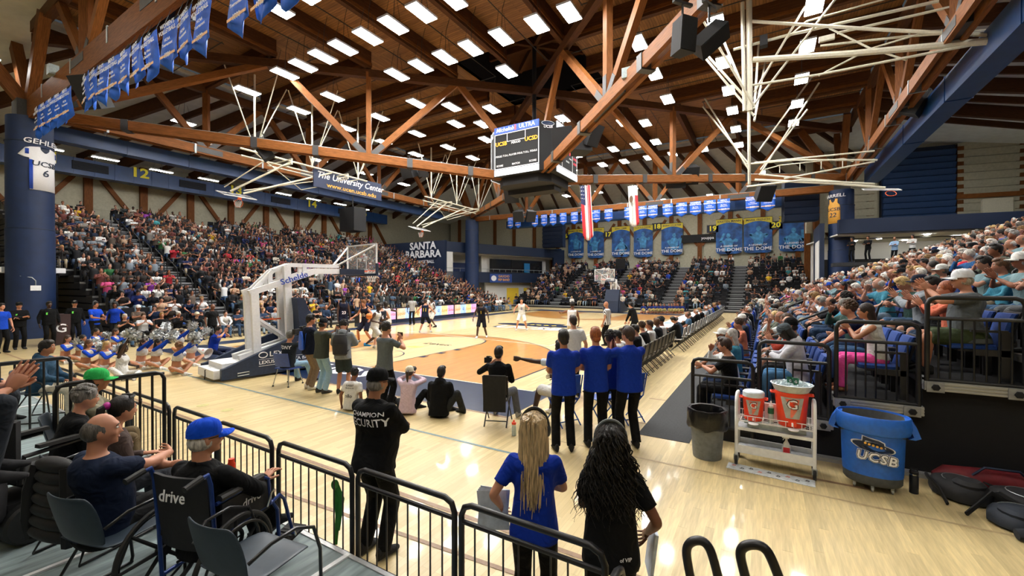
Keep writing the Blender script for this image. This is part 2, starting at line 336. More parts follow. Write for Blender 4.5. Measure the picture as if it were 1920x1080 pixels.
# ---------------- hip trusses (the two diagonals), V-shaped lower chord
TZ, ZC, ZE = 14.55, 9.05, 10.75
def lowz(s): return ZC+(ZE-ZC)*s
def hip(ax, ay, name):
    t = struct(name); P = lambda s, z: Vector((ax*HX*s, CY+ay*HY*s, z)); q = Vector((ay*HY, -ax*HX, 0)).normalized()
    beam('top_chord', P(0, TZ), P(1, TZ-.2), .34, .42, TIMD, t)
    for e in (-.17, .17): beam('bottom_chord', P(.02, lowz(.02))+q*e, P(1, lowz(1))+q*e, .16, .46, TIMO, t)
    for a, za, b, zb in ((0, ZC, .19, TZ), (.19, TZ, .39, lowz(.39)), (.39, lowz(.39), .58, TZ), (.58, TZ, .97, lowz(.97)+.3), (.39, lowz(.39), .39, TZ)):
        beam('web', P(a, za), P(b, zb), .26, .34, TIMO if R.random() < .6 else TIMB, t)
        d = (P(b, zb)-P(a, za)).normalized()
        lowend = P(a, za) if za < zb else P(b, zb); dd = d if za < zb else -d
        beam('gusset', lowend+dd*.3, lowend+dd*1.1, .30, .3, DSTEEL, t)
    for s in (.0, .39, .75): beam('gusset', P(max(s-.05, .0), lowz(max(s-.05, 0))), P(s+.05, lowz(s+.05)), .44, .3, DSTEEL, t)
    for e in (-.1, .1): MB().tube([P(.02, lowz(.02)+.27)+q*e, P(1, lowz(1)+.27)+q*e], .03, 6).build('conduit', STEEL, t)
    for s in (.16, .3, .5, .62, .85): beam('strap', P(s-.006, lowz(s)), P(s+.006, lowz(s)), .56, .54, DSTEEL, t)
    return t
for ax, ay in ((-1, -1), (1, 1), (1, -1), (-1, 1)): hip(ax, ay, 'roof_truss')
# ---------------- ring trusses between the columns
def ring(P, name, zb0, zb1, dep=.5):
    t = struct(name); zb = lambda a: zb0+(zb1-zb0)*(a+17.6)/35.2; q = (P(1, 0)-P(0, 0)).cross(Vector((0, 0, 1)))
    beam('top_chord', P(-17.6, RZ-.9), P(17.6, RZ-.9), .34, .5, TIMD, t)
    for e in (-.2, .2): beam('bottom_chord', P(-17.6, zb(-17.6)+.25-dep/2)+q*e, P(17.6, zb(17.6)+.25-dep/2)+q*e, .17, dep, TIMO if dep < .8 else TIMB, t)
    for a in (-10.35, -3.45, 3.45, 10.35):
        beam('post', P(a, zb(a)), P(a, RZ-.9), .3, .34, TIMB, t)
        for b in (a-3.45, a+3.45):
            beam('web', P(a, zb(a)), P(b, RZ-.9), .26, .34, TIMO if b > a else TIMB, t)
            d = (P(b, RZ-.9)-P(a, zb(a))).normalized(); beam('gusset', P(a, zb(a))+d*.25, P(a, zb(a))+d*1.0, .3, .3, DSTEEL, t)
        beam('gusset', P(a-.8, zb(a)), P(a+.8, zb(a)), .6, .32, DSTEEL, t)
    for e in (-.17, 0., .17): MB().tube([P(-17.6, zb(-17.6)+.29)+q*e, P(17.6, zb(17.6)+.29)+q*e], .028, 6).build('conduit', STEEL, t)
    for k in range(-8, 9, 2): beam('strap', P(k*2+.9, zb(k*2)), P(k*2+1.0, zb(k*2)), .62, .58, STEEL, t)
ring(lambda a, z: Vector((-HX, CY+a, z)), 'roof_truss', 10.9, 10.95); ring(lambda a, z: Vector((HX, CY+a, z)), 'roof_truss', 11.3, 10.6)
ring(lambda a, z: Vector((a, y0, z)), 'roof_truss', 11.1, 11.2, .95); ring(lambda a, z: Vector((a, y1, z)), 'roof_truss', 10.4, 10.0)
# ---------------- padded columns
PAD = mat('navy_column_padding', (.004, .019, .072), .6, var=.1, scale=3, bump=.15)
for i, (x, y, zt) in enumerate(((-HX-.3, y0-.1, 10.5), (-HX, y1, 10.3), (HX-.5, y1, 9.8), (HX, y0, 10.6))):
    c = struct('column'); c.location = (x, y, 0)
    MB().lathe([(.82, 0), (.82, 5.2), (.80, 5.22), (.80, zt-1.2), (.78, zt-1.18), (.78, zt)], 36).build('padding', PAD, c)
    for z in (5.21, zt-1.19): MB().lathe([(.805, z-.03), (.83, z-.02), (.83, z+.02), (.80, z+.03)], 36, cap=False).build('padding_seam', NAVY, c)
    MB().box((0, 0, zt+.4), (1.0, 1.0, .8)).build('column_cap', DSTEEL, c, smooth=False)
    for s in (-1, 1):
        for q in (0, 1): beam('raking_strut', (0, 0, zt+.5), ((s*2.6 if q == 0 else 0), (s*2.6 if q else 0), RZ-.9), .4, .5, TIMB, c)
# ================================================================ ducts
def duct(name, lo, hi, along, seams, parent=None):
    o = MB().b2(lo, hi).build(name, DUCT, parent, smooth=False)
    n = int((hi[along]-lo[along])/seams)
    for i in range(1, n):
        a = list(lo); b = list(hi); t = lo[along]+i*seams; a[along] = t-.025; b[along] = t+.025
        for q in range(3):
            if q != along: a[q] -= .025; b[q] += .025
        MB().b2(a, b).build('duct_seam', DUCT, o, smooth=False)
    return o
dl = duct('air_duct', (-32.2, -3.5, 10.75), (-31.2, 31, 11.95), 1, 1.15); tag(dl, 'long blue sheet-metal duct with yellow section numbers above the student stand', 'duct')
for n, y in ((11, -.2), (12, 4.9), (13, 12.1), (14, 20), (15, 27)):
    lettering(str(n), 1.05, YELL, dl, face((-31.15, y, 11.62), (1, 0, 0)), name='section_number', wide=1.15, bold=.03)
for y in (2.0, 8.6, 16.5, 24.4):
    v = MB().b2((-31.2, y-1.0, 11.1), (-31.12, y+1.0, 11.7)).build('vent', BLACKM, dl, smooth=False)
    for k in range(5): MB().b2((-31.12, y-.98, 11.14+k*.11), (-31.08, y+.98, 11.17+k*.11)).build('vent_slat', NAVY, v, smooth=False)
d2 = duct('air_duct', (-19.6, -2.5, 10.0), (-18.9, 28, 10.75), 1, 3); tag(d2, 'dark blue duct hanging under the timber beam above the student stand', 'duct')
d3 = duct('air_duct', (18.55, -3, 10.0), (19.35, 31.2, 11.0), 1, 6); tag(d3, 'bright blue duct running under the beam above the bench-side stand', 'duct')
d4 = duct('air_duct', (-14, 33.6, 9.3), (13.9, 34.6, 10.1), 0, 3); tag(d4, 'dark navy duct behind the row of hanging far pennants', 'duct')
for n, u, v in ((16, 1059, 443), (17, 1140, 440), (18, 1232, 425), (19, 1336, 429), (20, 1455, 422)):
    p = ony(u, v, 49.2); pl = MB().box((0, 0, 0), (1.3, .06, .95)).build('section_plate', mat('navy_plate', (.01, .014, .03), .6), wf, smooth=False); pl.location = p
    lettering(str(n), .85, YELL, pl, face((0, -.05, 0), (0, -1, 0)), name='section_number', wide=1.1, bold=.03)
# ================================================================ stands
TREAD = mat('stand_tread', (.022, .023, .026), .7, var=.2, scale=8); RISER = mat('stand_riser', (.012, .012, .014), .8)
NOSE = mat('stand_nosing', (.30, .31, .32), .45, .3); RUN, RISE = .95, .35
AISL = [2.6, 9.4, 16.2, 23.0]
def stand(name, P, rows, a00, a1, aisles, z0=.25, low=None):
    # P(d, a, z): d metres back from the front edge, a along the row
    st = struct(name)
    def bx(d0, d1, b0, b1, z_0, z_1, m, nm):
        A, B = P(d0, b0, z_0), P(d1, b1, z_1); return MB().b2([min(p, q) for p, q in zip(A, B)], [max(p, q) for p, q in zip(A, B)]).build(nm, m, st, smooth=False)
    for k in range(rows):
        z = z0+RISE*k; a0 = low if (low is not None and k < 9) else a00
        bx(k*RUN, rows*RUN, a0, a1, z-RISE if k else 0, z-.06, RISER, 'riser'); bx(k*RUN, (k+1)*RUN, a0, a1, z-.06, z, TREAD, 'tread')
        bx(k*RUN-.012, k*RUN+.05, a0, a1, z-.09, z+.004, NOSE if k % 1 == 0 else TREAD, 'nosing')
    for c in aisles:
        for k in range(1, rows):
            z = z0+RISE*(k-1)
            bx(k*RUN-.42, k*RUN, c-.55, c+.55, z, z+RISE*.5, TREAD, 'aisle_step'); bx(k*RUN-.43, k*RUN-.36, c-.55, c+.55, z+RISE*.5-.04, z+RISE*.5+.005, NOSE, 'step_nosing')
    return st
XL, XR, YF = 11.4, 11.25, 34.6
PL = lambda d, a, z: (-(XL+d), a, z); PR = lambda d, a, z: (XR+d, a, z); PF = lambda d, a, z: (a, YF+d, z)
FA = [-8.4, -2.6, 3.8, 9.9]
stand('stand_left', PL, 22, -2.4, 28.5, AISL, low=-1.7); stand('stand_right', PR, 20, -1.2, 28.8, AISL); stand('stand_far', PF, 14, -14, 16, FA)
MB().b2((XR+1.9, -1.05, 0), (31, -1.0, .9)).build('wall_stand_front', VOID, smooth=False)['kind'] = 'structure'
# stepped ribbed edge beams and black skirt at the open end of the bench-side stand
es = struct('trim_stand_edge')
for k in range(1, 8):
    x = XR+k*RUN; z = .25+RISE*k
    MB().b2((x, -1.3, z-.15), (x+RUN, -1.2, z-.03)).build('edge_beam', ALU, es, smooth=False)
    for q in range(3): MB().b2((x, -1.312, z-.14+q*.04), (x+RUN, -1.3, z-.125+q*.04)).build('edge_rib', ALU, es, smooth=False)
    for e in (.1, RUN-.12):
        pl = MB().box((x+e, -1.318, z-.1), (.17, .02, .13)).build('end_plate', NOSE, es, smooth=False)
        MB().lathe([(.04, 0), (.045, .01), (.04, .03), (.012, .035)], 6).build('plate_knob', BLACKM, pl, M=Matrix.Translation((x+e, -1.33, z-.1)) @ Matrix.Rotation(pi/2, 4, 'X'))
    MB().b2((x, -1.22, 0), (x+RUN, -1.19, z-.15)).build('skirt', VOID, es, smooth=False)
MB().b2((12, -1.35, 0), (22, -1.2, .05)).build('floor_track', ALU, es, smooth=False)
# ---------------- corner blocks with suites
def block(name, quad, ztop, extra=None):
    b = struct(name); return b
cb = struct('wall_corner_left'); A, B = Vector((-19.6, 29.2, 0)), Vector((-13.0, 48.2, 0)); dv = (B-A).normalized(); nv = Vector((dv.y, -dv.x, 0))
WHT = mat('white_recess', (.62, .63, .62), .8, var=.04); GLASSD = mat('dark_suite_glass', (.012, .013, .016), .12)
def cbx(t0, t1, z0, z1, dep, m, nm, th=.3): # panel on the slanted face: t metres along, dep metres behind the face
    p = A+dv*((t0+t1)/2)-nv*(dep+th/2)+Vector((0, 0, (z0+z1)/2)); o = MB().box((0, 0, 0), (t1-t0, th, z1-z0)).build(nm, m, cb, smooth=False); o.location = p; o.rotation_euler = (0, 0, atan2(dv.y, dv.x)); return o
LEN = (B-A).length
cbx(0, LEN, 6.5, 7.7, 0, NAVY, 'fascia'); cbx(LEN-2.2, LEN, 0, 6.5, 0, NAVY, 'pier'); cbx(0, LEN, 2.9, 4.2, 0, NAVY, 'balcony_front')
cbx(0, LEN, 0, 6.6, 3.2, WHT, 'recess_back'); cbx(0, LEN, 6.4, 6.5, .3, WHT, 'soffit', 3); cbx(0, 1.0, 0, 6.5, .0, WHT, 'white_pier')
cbx(1.0, 5.5, 3.9, 5.4, 2.6, mat('dark_blue_door', (.01, .03, .12), .5), 'recess_door', .4)
cbx(7.5, LEN-3.5, 4.3, 6.0, 1.2, GLASSD, 'suite_window'); cbx(6.3, LEN-2.3, 3.5, 6.5, 1.6, WHT, 'window_wall', .2)
for t in (7.5, 11, LEN-3.5): cbx(t-.06, t+.06, 4.3, 6.0, 1.12, BLACKM, 'mullion', .08)
cbx(13.2, 14.2, 4.3, 5.6, 1.05, mat('blue_poster', (.02, .18, .42), .4), 'wall_poster', .1)
cbx(6.5, LEN-2.3, 0, 2.9, 1.0, WHT, 'lower_wall'); cbx(10, 12, 0, 2.2, .9, GOLD, 'yellow_door', .1); cbx(13, 15, 0, 2.2, .9, GOLD, 'yellow_door', .1)
for t in range(1, int(LEN)): MB().tube([A+dv*t+Vector((0, 0, 4.2))+nv*.0, A+dv*t+Vector((0, 0, 4.6))], .02, 6).build('baluster', STEEL, cb)
MB().tube([A+Vector((0, 0, 4.6)), B+Vector((0, 0, 4.6))], .03, 6).build('handrail', STEEL, cb)
bn = MB().box((0, 0, 0), (3.6, .03, 1.1)).build('pep_band_banner', mat('banner_blue_print', (.02, .06, .26), .6), smooth=False); bn.location = A+dv*8.2+nv*.06+Vector((0, 0, 3.45)); bn.rotation_euler = (0, 0, atan2(dv.y, dv.x)); tag(bn, 'blue balcony banner with gold pep band lettering beside the far column', 'banner')
ORNG = mat('orange_print', (.85, .42, .06), .6)
for z, tx in ((.25, 'GAUCHO'), (-.2, 'PEP BAND')): lettering(tx, .42, ORNG, bn, face((.45, -.03, z), (0, -1, 0)))
MB().ell((-1.2, -.03, 0), (.42, .02, .35), n=16).build('emblem', WHTX, bn)
MB().b2((-33, 29.0, 0), (-19.5, 29.3, 7.8)).build('wall_stand_side', NAVY, smooth=False)['kind'] = 'structure'
MB().prism([(-33, 29.3), (A.x, A.y+.1), (B.x-.1, B.y), (-33, 49)], .2, Matrix.Translation((0, 0, 7.5))).build('corner_roof', WHT, cb, smooth=False)
sb = thing('hall_sign', 'dark navy wall sign with outlined white words SANTA BARBARA', 'sign', (-22.9, 28.95, 6.75))
for z, tx in ((.62, 'SANTA'), (-.62, 'BARBARA')):
    lettering(tx, 1.2, NAVYL, sb, face((.06, -.04, z*.8-.06), (0, -1, 0)), wide=1.1, bold=.05); lettering(tx, 1.2, WHTX, sb, face((0, -.07, z*.8), (0, -1, 0)), wide=1.1, bold=.03)
lettering('BASKETBALL', .5, WHTX, sb, face((.4, -.05, -1.4), (0, -1, 0)))
cr = struct('wall_corner_right')
for lo, hi, m, nm in (((16.9, 29.6, 6.3), (34, 30, 7.3), NAVY, 'fascia'), ((16.9, 30, 6.2), (34, 38, 6.3), WHT, 'soffit'), ((17.2, 37.5, 0), (34, 37.8, 6.2), WHT, 'recess_back'), ((18, 37.2, 0), (23.5, 37.5, 4.8), BLACKM, 'doorway'), ((23.8, 37.2, 0), (30, 37.5, 3.4), BLACKM, 'doorway'), ((16.9, 38, 7.3), (34, 38.4, 14.5), BEIGE, 'upper_wall')):
    MB().b2(lo, hi).build(nm, m, cr, smooth=False)
for x in (17.6, 19.1, 21.5, 27.3, 31): beam('post', (x, 37.8, 7.3), (x, 37.8, 14), .4, .5, TIMB, cr, up=(0, 1, 0))
MB().b2((22.2, 37.6, 7.4), (27, 38, 14)).build('louvre_back', NAVY, cr, smooth=False)
for k in range(12): MB().box((24.6, 37.5, 7.7+k*.52), (4.7, .28, .46), Matrix.Rotation(.35, 3, 'X')).build('louvre_slat', mat('blue_louvre', (.012, .045, .14), .5), cr, smooth=False)
for k in range(10): MB().box((20.3, 37.55, 7.6+k*.62), (3.2, .12, .58), Matrix.Rotation(.1, 3, 'X')).build('wall_panel', BEIGE, cr, smooth=False)
for k in range(11): MB().box((29.4, 37.6, 7.6+k*.62), (4.6, .1, .58), Matrix.Rotation(.1, 3, 'X')).build('wall_panel', BEIGE, cr, smooth=False)
beam('ledger', (27, 37.5, 9.7), (34, 37.5, 9.7), .3, .35, TIMO, cr)
MB().b2((28.5, 37.3, 7.6), (30.3, 37.5, 9.4)).build('wall_frame', CREAM, cr, smooth=False)
for q in (8.0, 8.4, 8.8, 9.2): MB().tube([(27.2, 30.3, q-.7), (34, 30.3, q-.7)], .025, 6).build('guard_rail', STEEL, cr)
for x in range(0, 8): MB().tube([(27.2+x, 30.3, 7.3), (27.2+x, 30.3, 8.5)], .025, 6).build('guard_post', STEEL, cr)
for x, y in ((18.2, 31.5), (20.6, 33.5), (22.6, 31.4), (25, 33.2), (27.5, 31.5), (19.5, 35), (23, 35.6), (27, 35.2)):
    MB().lathe([(.16, 0), (.16, .05)], 14, (x, y, 6.14)).build('soffit_light', mat('soffit_glow', (1, .95, .85), emit=70), cr)
MB().tube([(17, 31, 6.0), (31, 31.8, 6.0)], .04, 6).build('conduit', PIPE, cr)
_pv = Matrix.Translation((17, 29.6, 0)); cr.matrix_world = _pv @ Matrix.Rotation(radians(9.5), 4, 'Z') @ _pv.inverted()
cs = struct('wall_corner_side'); MB().b2((15.9, 31.2, 0), (16.2, 36, 7.3)).build('side_wall', NAVY, cs, smooth=False); MB().b2((15.85, 31.4, 1), (15.9, 34, 6.0)).build('white_pier', WHT, cs, smooth=False); MB().b2((16.2, 44, 0), (17.5, 49.5, 13)).build('beige_return', BEIGE, cs, smooth=False); beam('post', (16.0, 43.8, 0), (16.0, 43.8, 12), .5, .5, TIMB, cs, up=(0, 1, 0))
dlv = MB().b2((14.2, 33.2, 7.8), (16.6, 34.2, 11.3)).build('louvre_box', NAVY, cr, smooth=False)
for k in range(6): MB().box((15.4, 33.15, 8.1+k*.55), (2.4, .2, .5), Matrix.Rotation(.3, 3, 'X')).build('louvre_slat', NAVY, cr, smooth=False)
for z0_, x_ in ((7.8, -12.3),):
    MB().b2((x_-2.2, 44.2, 7.8), (x_+.9, 45, 13)).build('louvre_back', NAVY, cb, smooth=False)
    for k in range(9): MB().box((x_-.65, 44.1, 8.1+k*.55), (3.1, .2, .5), Matrix.Rotation(.3, 3, 'X')).build('louvre_slat', NAVY, cb, smooth=False)
wcl = MB().b2((-33, 46.5, 7.8), (-12.8, 46.9, 14.5)).build('upper_wall', BEIGE, cb, smooth=False)
for x in (-31, -27.5, -24, -20.5, -17, -13.2): beam('post', (x, 46.4, 7.8), (x, 46.4, 14), .4, .5, TIMB, cb, up=(0, 1, 0))

ob = thing('outlet_box', 'white outlet box with bent conduit on the near-left navy column', 'outlet', (-HX+.52, y0-.1, 2.4)); MB().box((0, 0, 0), (.06, .34, .24)).build('box', WHITEP, ob, smooth=False); MB().tube([(0, 0, .12), (0, 0, .35), (0, -.12, .5), (-.15, -.45, .56), (-.8, -.72, .58)], .02, 6).build('conduit', STEEL, ob)
# ================================================================ lamps
GLOW = mat('lamp_diffuser', (1, .975, .935), emit=LAMP, var=0.0)
HOUS = mat('lamp_housing', (.55, .56, .58), .4, .2)
lh = MB().box((0, 0, .045), (.62, 1.26, .09)).mesh('lamp_housing', HOUS, smooth=False)
ld = MB().box((0, 0, -.006), (.58, 1.22, .012)).mesh('diffuser', GLOW, smooth=False)
lc = MB()
for s in (-1, 1): lc.tube([(0, s*.45, .09), (0, s*.2, 1.2)], .008, 4)
lc.tube([(0, 0, .09), (.02, .05, 1.3), (.25, .05, 1.9)], .012, 4)
lc = lc.mesh('hanger', PIPE)
GL = [(x, 4.0) for x in (-9.3, -7.7, -6.1, -4.6, -2.9, -1.3, .3, 1.9, 3.6, 5.3, 7, 8.6)]+[(x, 7.1) for x in (-4.33, -2.64, -1.07, .49, 2.18, 3.97, 5.46)]+[(x, .8) for x in (-4.5, -2.8, -1.2, .4, 2, 3.7, 5.4, 8)]  # last row, nearest the camera, is out of view and added for its light
GL += [(-9.5, y) for y in (7, 10.5, 14, 17.5, 20.8)]+[(-13, y) for y in (4, 7.1, 10.6, 14, 17.5, 21, 24.5)]+[(-5.9, 10.2), (-5.9, 14), (-5.9, 17.6), (-4.4, 11.7), (-4.4, 15), (-2.45, 13.25), (.8, 9.8), (-2.2, 17)]
GL += [(7.3, y) for y in (10.7, 14, 17.5)]+[(10.5, y) for y in (7.6, 11, 14.6, 18.1, 21.3, 25, 28.9)]+[(13.95, y) for y in (4.5, 8, 11.7, 15, 18.6, 22.2, 25.7)]
GL += [(x, 24.8) for x in (-3.3, -1.5, 1.7, 3.5, 5.05)]+[(4, 19.65), (5.27, 20.53), (.74, 16.95), (2.6, 17.8)]+[(x, 28.6) for x in (-7, -3.5, -.5, 1.5, 3.6, 5.6, 8)]+[(x, 21.3) for x in (-2.8, 0)]
OUT = [(x, 37.5, 13.2) for x in (-8, -4, 0, 4, 8, 12)]+[(x, 43, 12.6) for x in (-8, -3, 2, 7, 12)]
OUT += [(-21, y, 13.4) for y in (-1, 4, 9, 14, 19, 24)]+[(21.5, y, 13.2) for y in (3, 8, 13, 18, 23, 28)]+[(26.5, y, 12.2) for y in (4, 10, 16, 22, 28)]
OUT += [(x, y, 13.6) for x in (-12, -4, 4, 12, 20) for y in (-8, -14)]
OUT += [(-19.6, -4.7, 13.4)]
def lamp(x, y, z, lab, grp, rz=0., sc=1.):
    o = link('ceiling_light', lh); o.location = (x, y, z); o.rotation_euler = (0, 0, rz); o.scale = (sc, 1.15 if sc < 1 else 1, 1)
    tag(o, lab, 'light', grp); link('diffuser', ld, o); link('hanger', lc, o)
OW = ['first', 'second', 'third', 'fourth', 'fifth', 'sixth', 'seventh', 'eighth', 'ninth', 'tenth', 'eleventh', 'twelfth', 'thirteenth', 'fourteenth', 'fifteenth', 'sixteenth', 'seventeenth', 'eighteenth', 'nineteenth', 'twentieth', 'twenty-first', 'twenty-second', 'twenty-third']
for L_, txt, grp in ((sorted((y, x, 13.6) for x, y in GL), 'timber roof panel light', 'panel lights over the court'), (sorted((y, x, z) for x, y, z in OUT), 'outer slope panel light', 'panel lights over the stands')):
    rows = []
    for y, x, z in L_:
        if not rows or y-rows[-1][0][0] > 1.6: rows.append([])
        rows[-1].append((y, x, z))
    for ri, row in enumerate(rows):
        for i, (y, x, z) in enumerate(sorted(row, key=lambda q: q[1])): lamp(x, y, z, '%s, %s from left, %s row from camera' % (txt, OW[i], OW[ri]), grp)
for i, (u, v) in enumerate(((198, 298), (303, 321), (391, 337), (532, 364), (588, 374), (638, 383), (682, 392), (90, 278))):
    p = onx(u, v, -27.5); lamp(p.x, p.y, p.z, 'narrow strip light in front of the numbered blue duct, %s hung' % OW[i], 'strip lights before the blue duct', 0, .42)
# ================================================================ figures
def Rx(a): return Matrix.Rotation(a, 3, 'X')
def Ry(a): return Matrix.Rotation(a, 3, 'Y')
def Rz(a): return Matrix.Rotation(a, 3, 'Z')
def ik(a, t, l1, l2, pole):
    d = t-a; L = d.length; mx = (l1+l2)*.995
    if L > mx: t = a+d*(mx/L); d = t-a; L = mx
    u = d.normalized(); x = (l1*l1-l2*l2+L*L)/(2*L); hgt = sqrt(max(l1*l1-x*x, 0))
    p = Vector(pole); p = p-u*p.dot(u); p = p.normalized() if p.length > 1e-5 else u.orthogonal().normalized()
    return a+u*x+p*hgt, t
def seg(mb, p0, p1, r0, r1, n, m=0, e0=.8, e1=.8, mid=None):
    d = (p1-p0); L = d.length; u = d/L if L > 1e-6 else Vector((0, 0, 1))
    a = u.cross(Vector((0, 1, 0))); a = a.normalized() if a.length > .1 else u.cross(Vector((1, 0, 0))).normalized(); b = u.cross(a)
    st = []
    if n <= 5: e0 = e1 = 0; mid = None
    if e0: st += [(-r0*e0, r0*.35), (-r0*e0*.6, r0*.8)]
    st.append((0, r0))
    if mid: st.append((L*mid[0], mid[1]))
    st.append((L, r1))
    if e1: st += [(L+r1*e1*.6, r1*.8), (L+r1*e1, r1*.35)]
    mb.loft([[p0+u*t+(a*cos(2*pi*j/n)+b*sin(2*pi*j/n))*r for j in range(n)] for t, r in st], m)
def hand(mb, w, d, pn, side, curl, n=6, s=1., spread=.12, m=0):
    d = d.normalized(); pn = (pn-d*pn.dot(d)).normalized(); x = d.cross(pn)*side      # x points to the thumb side
    K = Matrix((x, d, pn)).transposed()
    mb.loft([[w+K @ Vector((c*rx*s, y*s, q*rz*s)) for c, q in [(cos(2*pi*j/8), sin(2*pi*j/8)) for j in range(8)]] for y, rx, rz in ((-.015, .022, .02), (.02, .033, .017), (.06, .042, .015), (.095, .041, .012), (.103, .034, .007))], m)
    for i, (ox, ln, rr) in enumerate(((.031, .073, .0088), (.0105, .081, .009), (-.0105, .075, .0088), (-.031, .058, .0078))):
        p = w+K @ Vector((ox*s, .093*s, 0)); a = curl*.75; sp = ox*spread/.03
        for q, fr in enumerate((.45, .32, .27)):
            dd = K @ Vector((sin(sp)*cos(a), cos(sp)*cos(a), sin(a))); e = p+dd*ln*fr*s
            seg(mb, p, e, rr*s*(1-.08*q), rr*s*(.92-.08*q), n, m, e0=.7, e1=.8); p = e; a += curl
    p = w+K @ Vector((.033*s, .03*s, .004)); 
    for q, (ln, an) in enumerate(((.042, .75), (.032, .45))):
        an = an*(1-curl*.35); dd = (K @ Vector((sin(an), cos(an), .25+curl*.5))).normalized(); e = p+dd*ln*s
        seg(mb, p, e, .0125*s*(1-.15*q), .0105*s*(1-.15*q), n, m); p = e
def human(pelvis=(0, 0, .93), lean=0., side=0., twist=0., head=(0, 0), roll=0., wl=None, wr=None, el=(-.5, -.6, -.4), er=(.5, -.6, -.4), al=None, ar=None, kl=(0, 1, .1), kr=(0, 1, .1),
          fl_=None, fr_=None, dl=(-.12, 1, 0), dr=(.12, 1, 0), hdl=None, hdr=None, pnl=None, pnr=None, curl=(.35, .35), h=1.75, fat=1., fem=0., top='tee', bot='trousers', n=10, lod=0, hem=.1, spread=.12, hips=None, sf=1.):
    V = Vector; pel = V(pelvis); G = {}
    def g(k):
        if k not in G: G[k] = MB()
        return G[k]
    R1 = Rz(twist*.5) @ Rx(-lean*.45) @ Ry(side*.5); R2 = Rz(twist) @ Rx(-lean) @ Ry(side)
    waist = pel+R1 @ V((0, 0, .24)); neck = waist+R2 @ V((0, 0, .285)); chest = waist+R2 @ V((0, 0, .14))
    Rh = Rz(twist*.6+head[0]) @ Rx(head[1]-lean*.35) @ Ry(roll)
    hc = neck+R2 @ V((0, .012, .060))+Rh @ V((0, .022, .120))
    sw = (.188-.025*fem)*(.94+.06*fat); ww = (.150-.016*fem)*fat; hw = (.168+.004*fem)*(.6+.4*fat); dp = .112*(.4+.6*fat); bel = .0 if fat <= 1.05 else (fat-1)*.14
    def ring(c, M, rx, ry, k=12, yo=0., pw=.85):
        out = []
        for j in range(k):
            a = 2*pi*j/k; ca, sa = cos(a), sin(a)
            out.append(c+M @ V((rx*abs(ca)**pw*(1 if ca >= 0 else -1), ry*abs(sa)**pw*(1 if sa >= 0 else -1)+yo, 0)))
        return out
    nt = 14 if not lod else 6
    Rp = Rz(twist*.25) @ Rx(-lean*.2)
    T = [(pel+Rp @ V((0, 0, -.10)), Rp, hw*.80, dp*.82, 0), (pel+Rp @ V((0, 0, -.03)), Rp, hw, dp*1.05, -.008), (pel+R1 @ V((0, 0, .09)), R1, (hw+ww)/2, dp*1.0, bel*.7), (waist, R1, ww, dp*.95, bel),
         (chest, R2, (.165-.012*fem)*(.8+.2*fat), dp*1.08, .012+.012*fem), (waist+R2 @ V((0, 0, .225)), R2, sw*.96, dp*.93, .0), (waist+R2 @ V((0, 0, .262)), R2, sw*.74, dp*.72, -.006), (waist+R2 @ V((0, 0, .292)), R2, .075, .068, 0)]
    def torso(k, gr, i0=0, i1=8, lo=None):
        rs = [ring(c, M, rx+gr, ry+gr, nt, yo) for c, M, rx, ry, yo in T[i0:i1]]
        if lo is not None:
            c, M, rx, ry, yo = T[1]; rs[0] = ring(pel+R1 @ V((0, 0, -lo)), R1, rx+gr+.004, ry+gr+.012, nt, yo)
        g(k).loft(rs)
    S_ = {}; E_ = {}; W_ = {}; H_ = {}; K_ = {}; A_ = {}
    for q, sd in (('l', -1), ('r', 1)):
        S_[q] = waist+R2 @ V((sd*(sw-.012), 0, .232))
        w = wl if q == 'l' else wr
        w = V(w) if w is not None else S_[q]+R2 @ V((sd*.10, .06, -.52))
        E_[q], W_[q] = ik(S_[q], w, .292, .262, V(el if q == 'l' else er))
        H_[q] = pel+Rp @ V((sd*.092, 0, -.035))
        f = fl_ if q == 'l' else fr_
        f = V(f) if f is not None else V((sd*.11, 0, .085))
        K_[q], A_[q] = ik(H_[q], f, .43, .425, V(kl if q == 'l' else kr))
    am = (.7+.3*fat)*(1-.1*fem); lm = (.65+.35*fat)
    nn = n if not lod else 5
    bare = top in ('tank', 'crop', 'bra'); longs = top in ('long', 'hoodie', 'cheer')
    # ---- skin
    sk = 'skin'
    if not lod or top == 'bra': torso(sk, 0)
    seg(g(sk), neck+R2 @ V((0, -.005, -.03)), hc+Rh @ V((0, -.022, -.06)), .058*(1-.1*fem), .054*(1-.1*fem), nn, e0=0, e1=0)
    if not lod:
        g(sk).ell(hc, (.074, .094, .116), Rh, 16, 12)
        g(sk).ell(hc+Rh @ V((0, .024, -.058)), (.055, .066, .062), Rh, 12, 8); g(sk).ell(hc+Rh @ V((0, .072, -.098)), (.022, .020, .018), Rh, 8, 6)
        g(sk).loft([[hc+Rh @ V((x*rr, y+yy*rr, z)) for x, yy in ((-1, -.6), (1, -.6), (.7, .7), (-.7, .7))] for y, z, rr in ((.090, .018, .009), (.102, -.012, .012), (.110, -.032, .017), (.092, -.045, .016))])
        for sd in (-1, 1): g(sk).ell(hc+Rh @ V((sd*.076, -.008, -.012)), (.010, .020, .034), Rh, 8, 6); g(sk).ell(hc+Rh @ V((sd*.040, .066, -.030)), (.024, .022, .02), Rh, 8, 6)
        g(sk).loft([[hc+Rh @ V((x, yy, z+.03)) for x, yy in ((-.05, .06), (.05, .06), (.045, .092), (0, .099), (-.045, .092))] for z in (-.006, .006)])
    else: g(sk).ell(hc, (.076, .094, .118), Rh, 6, 5)
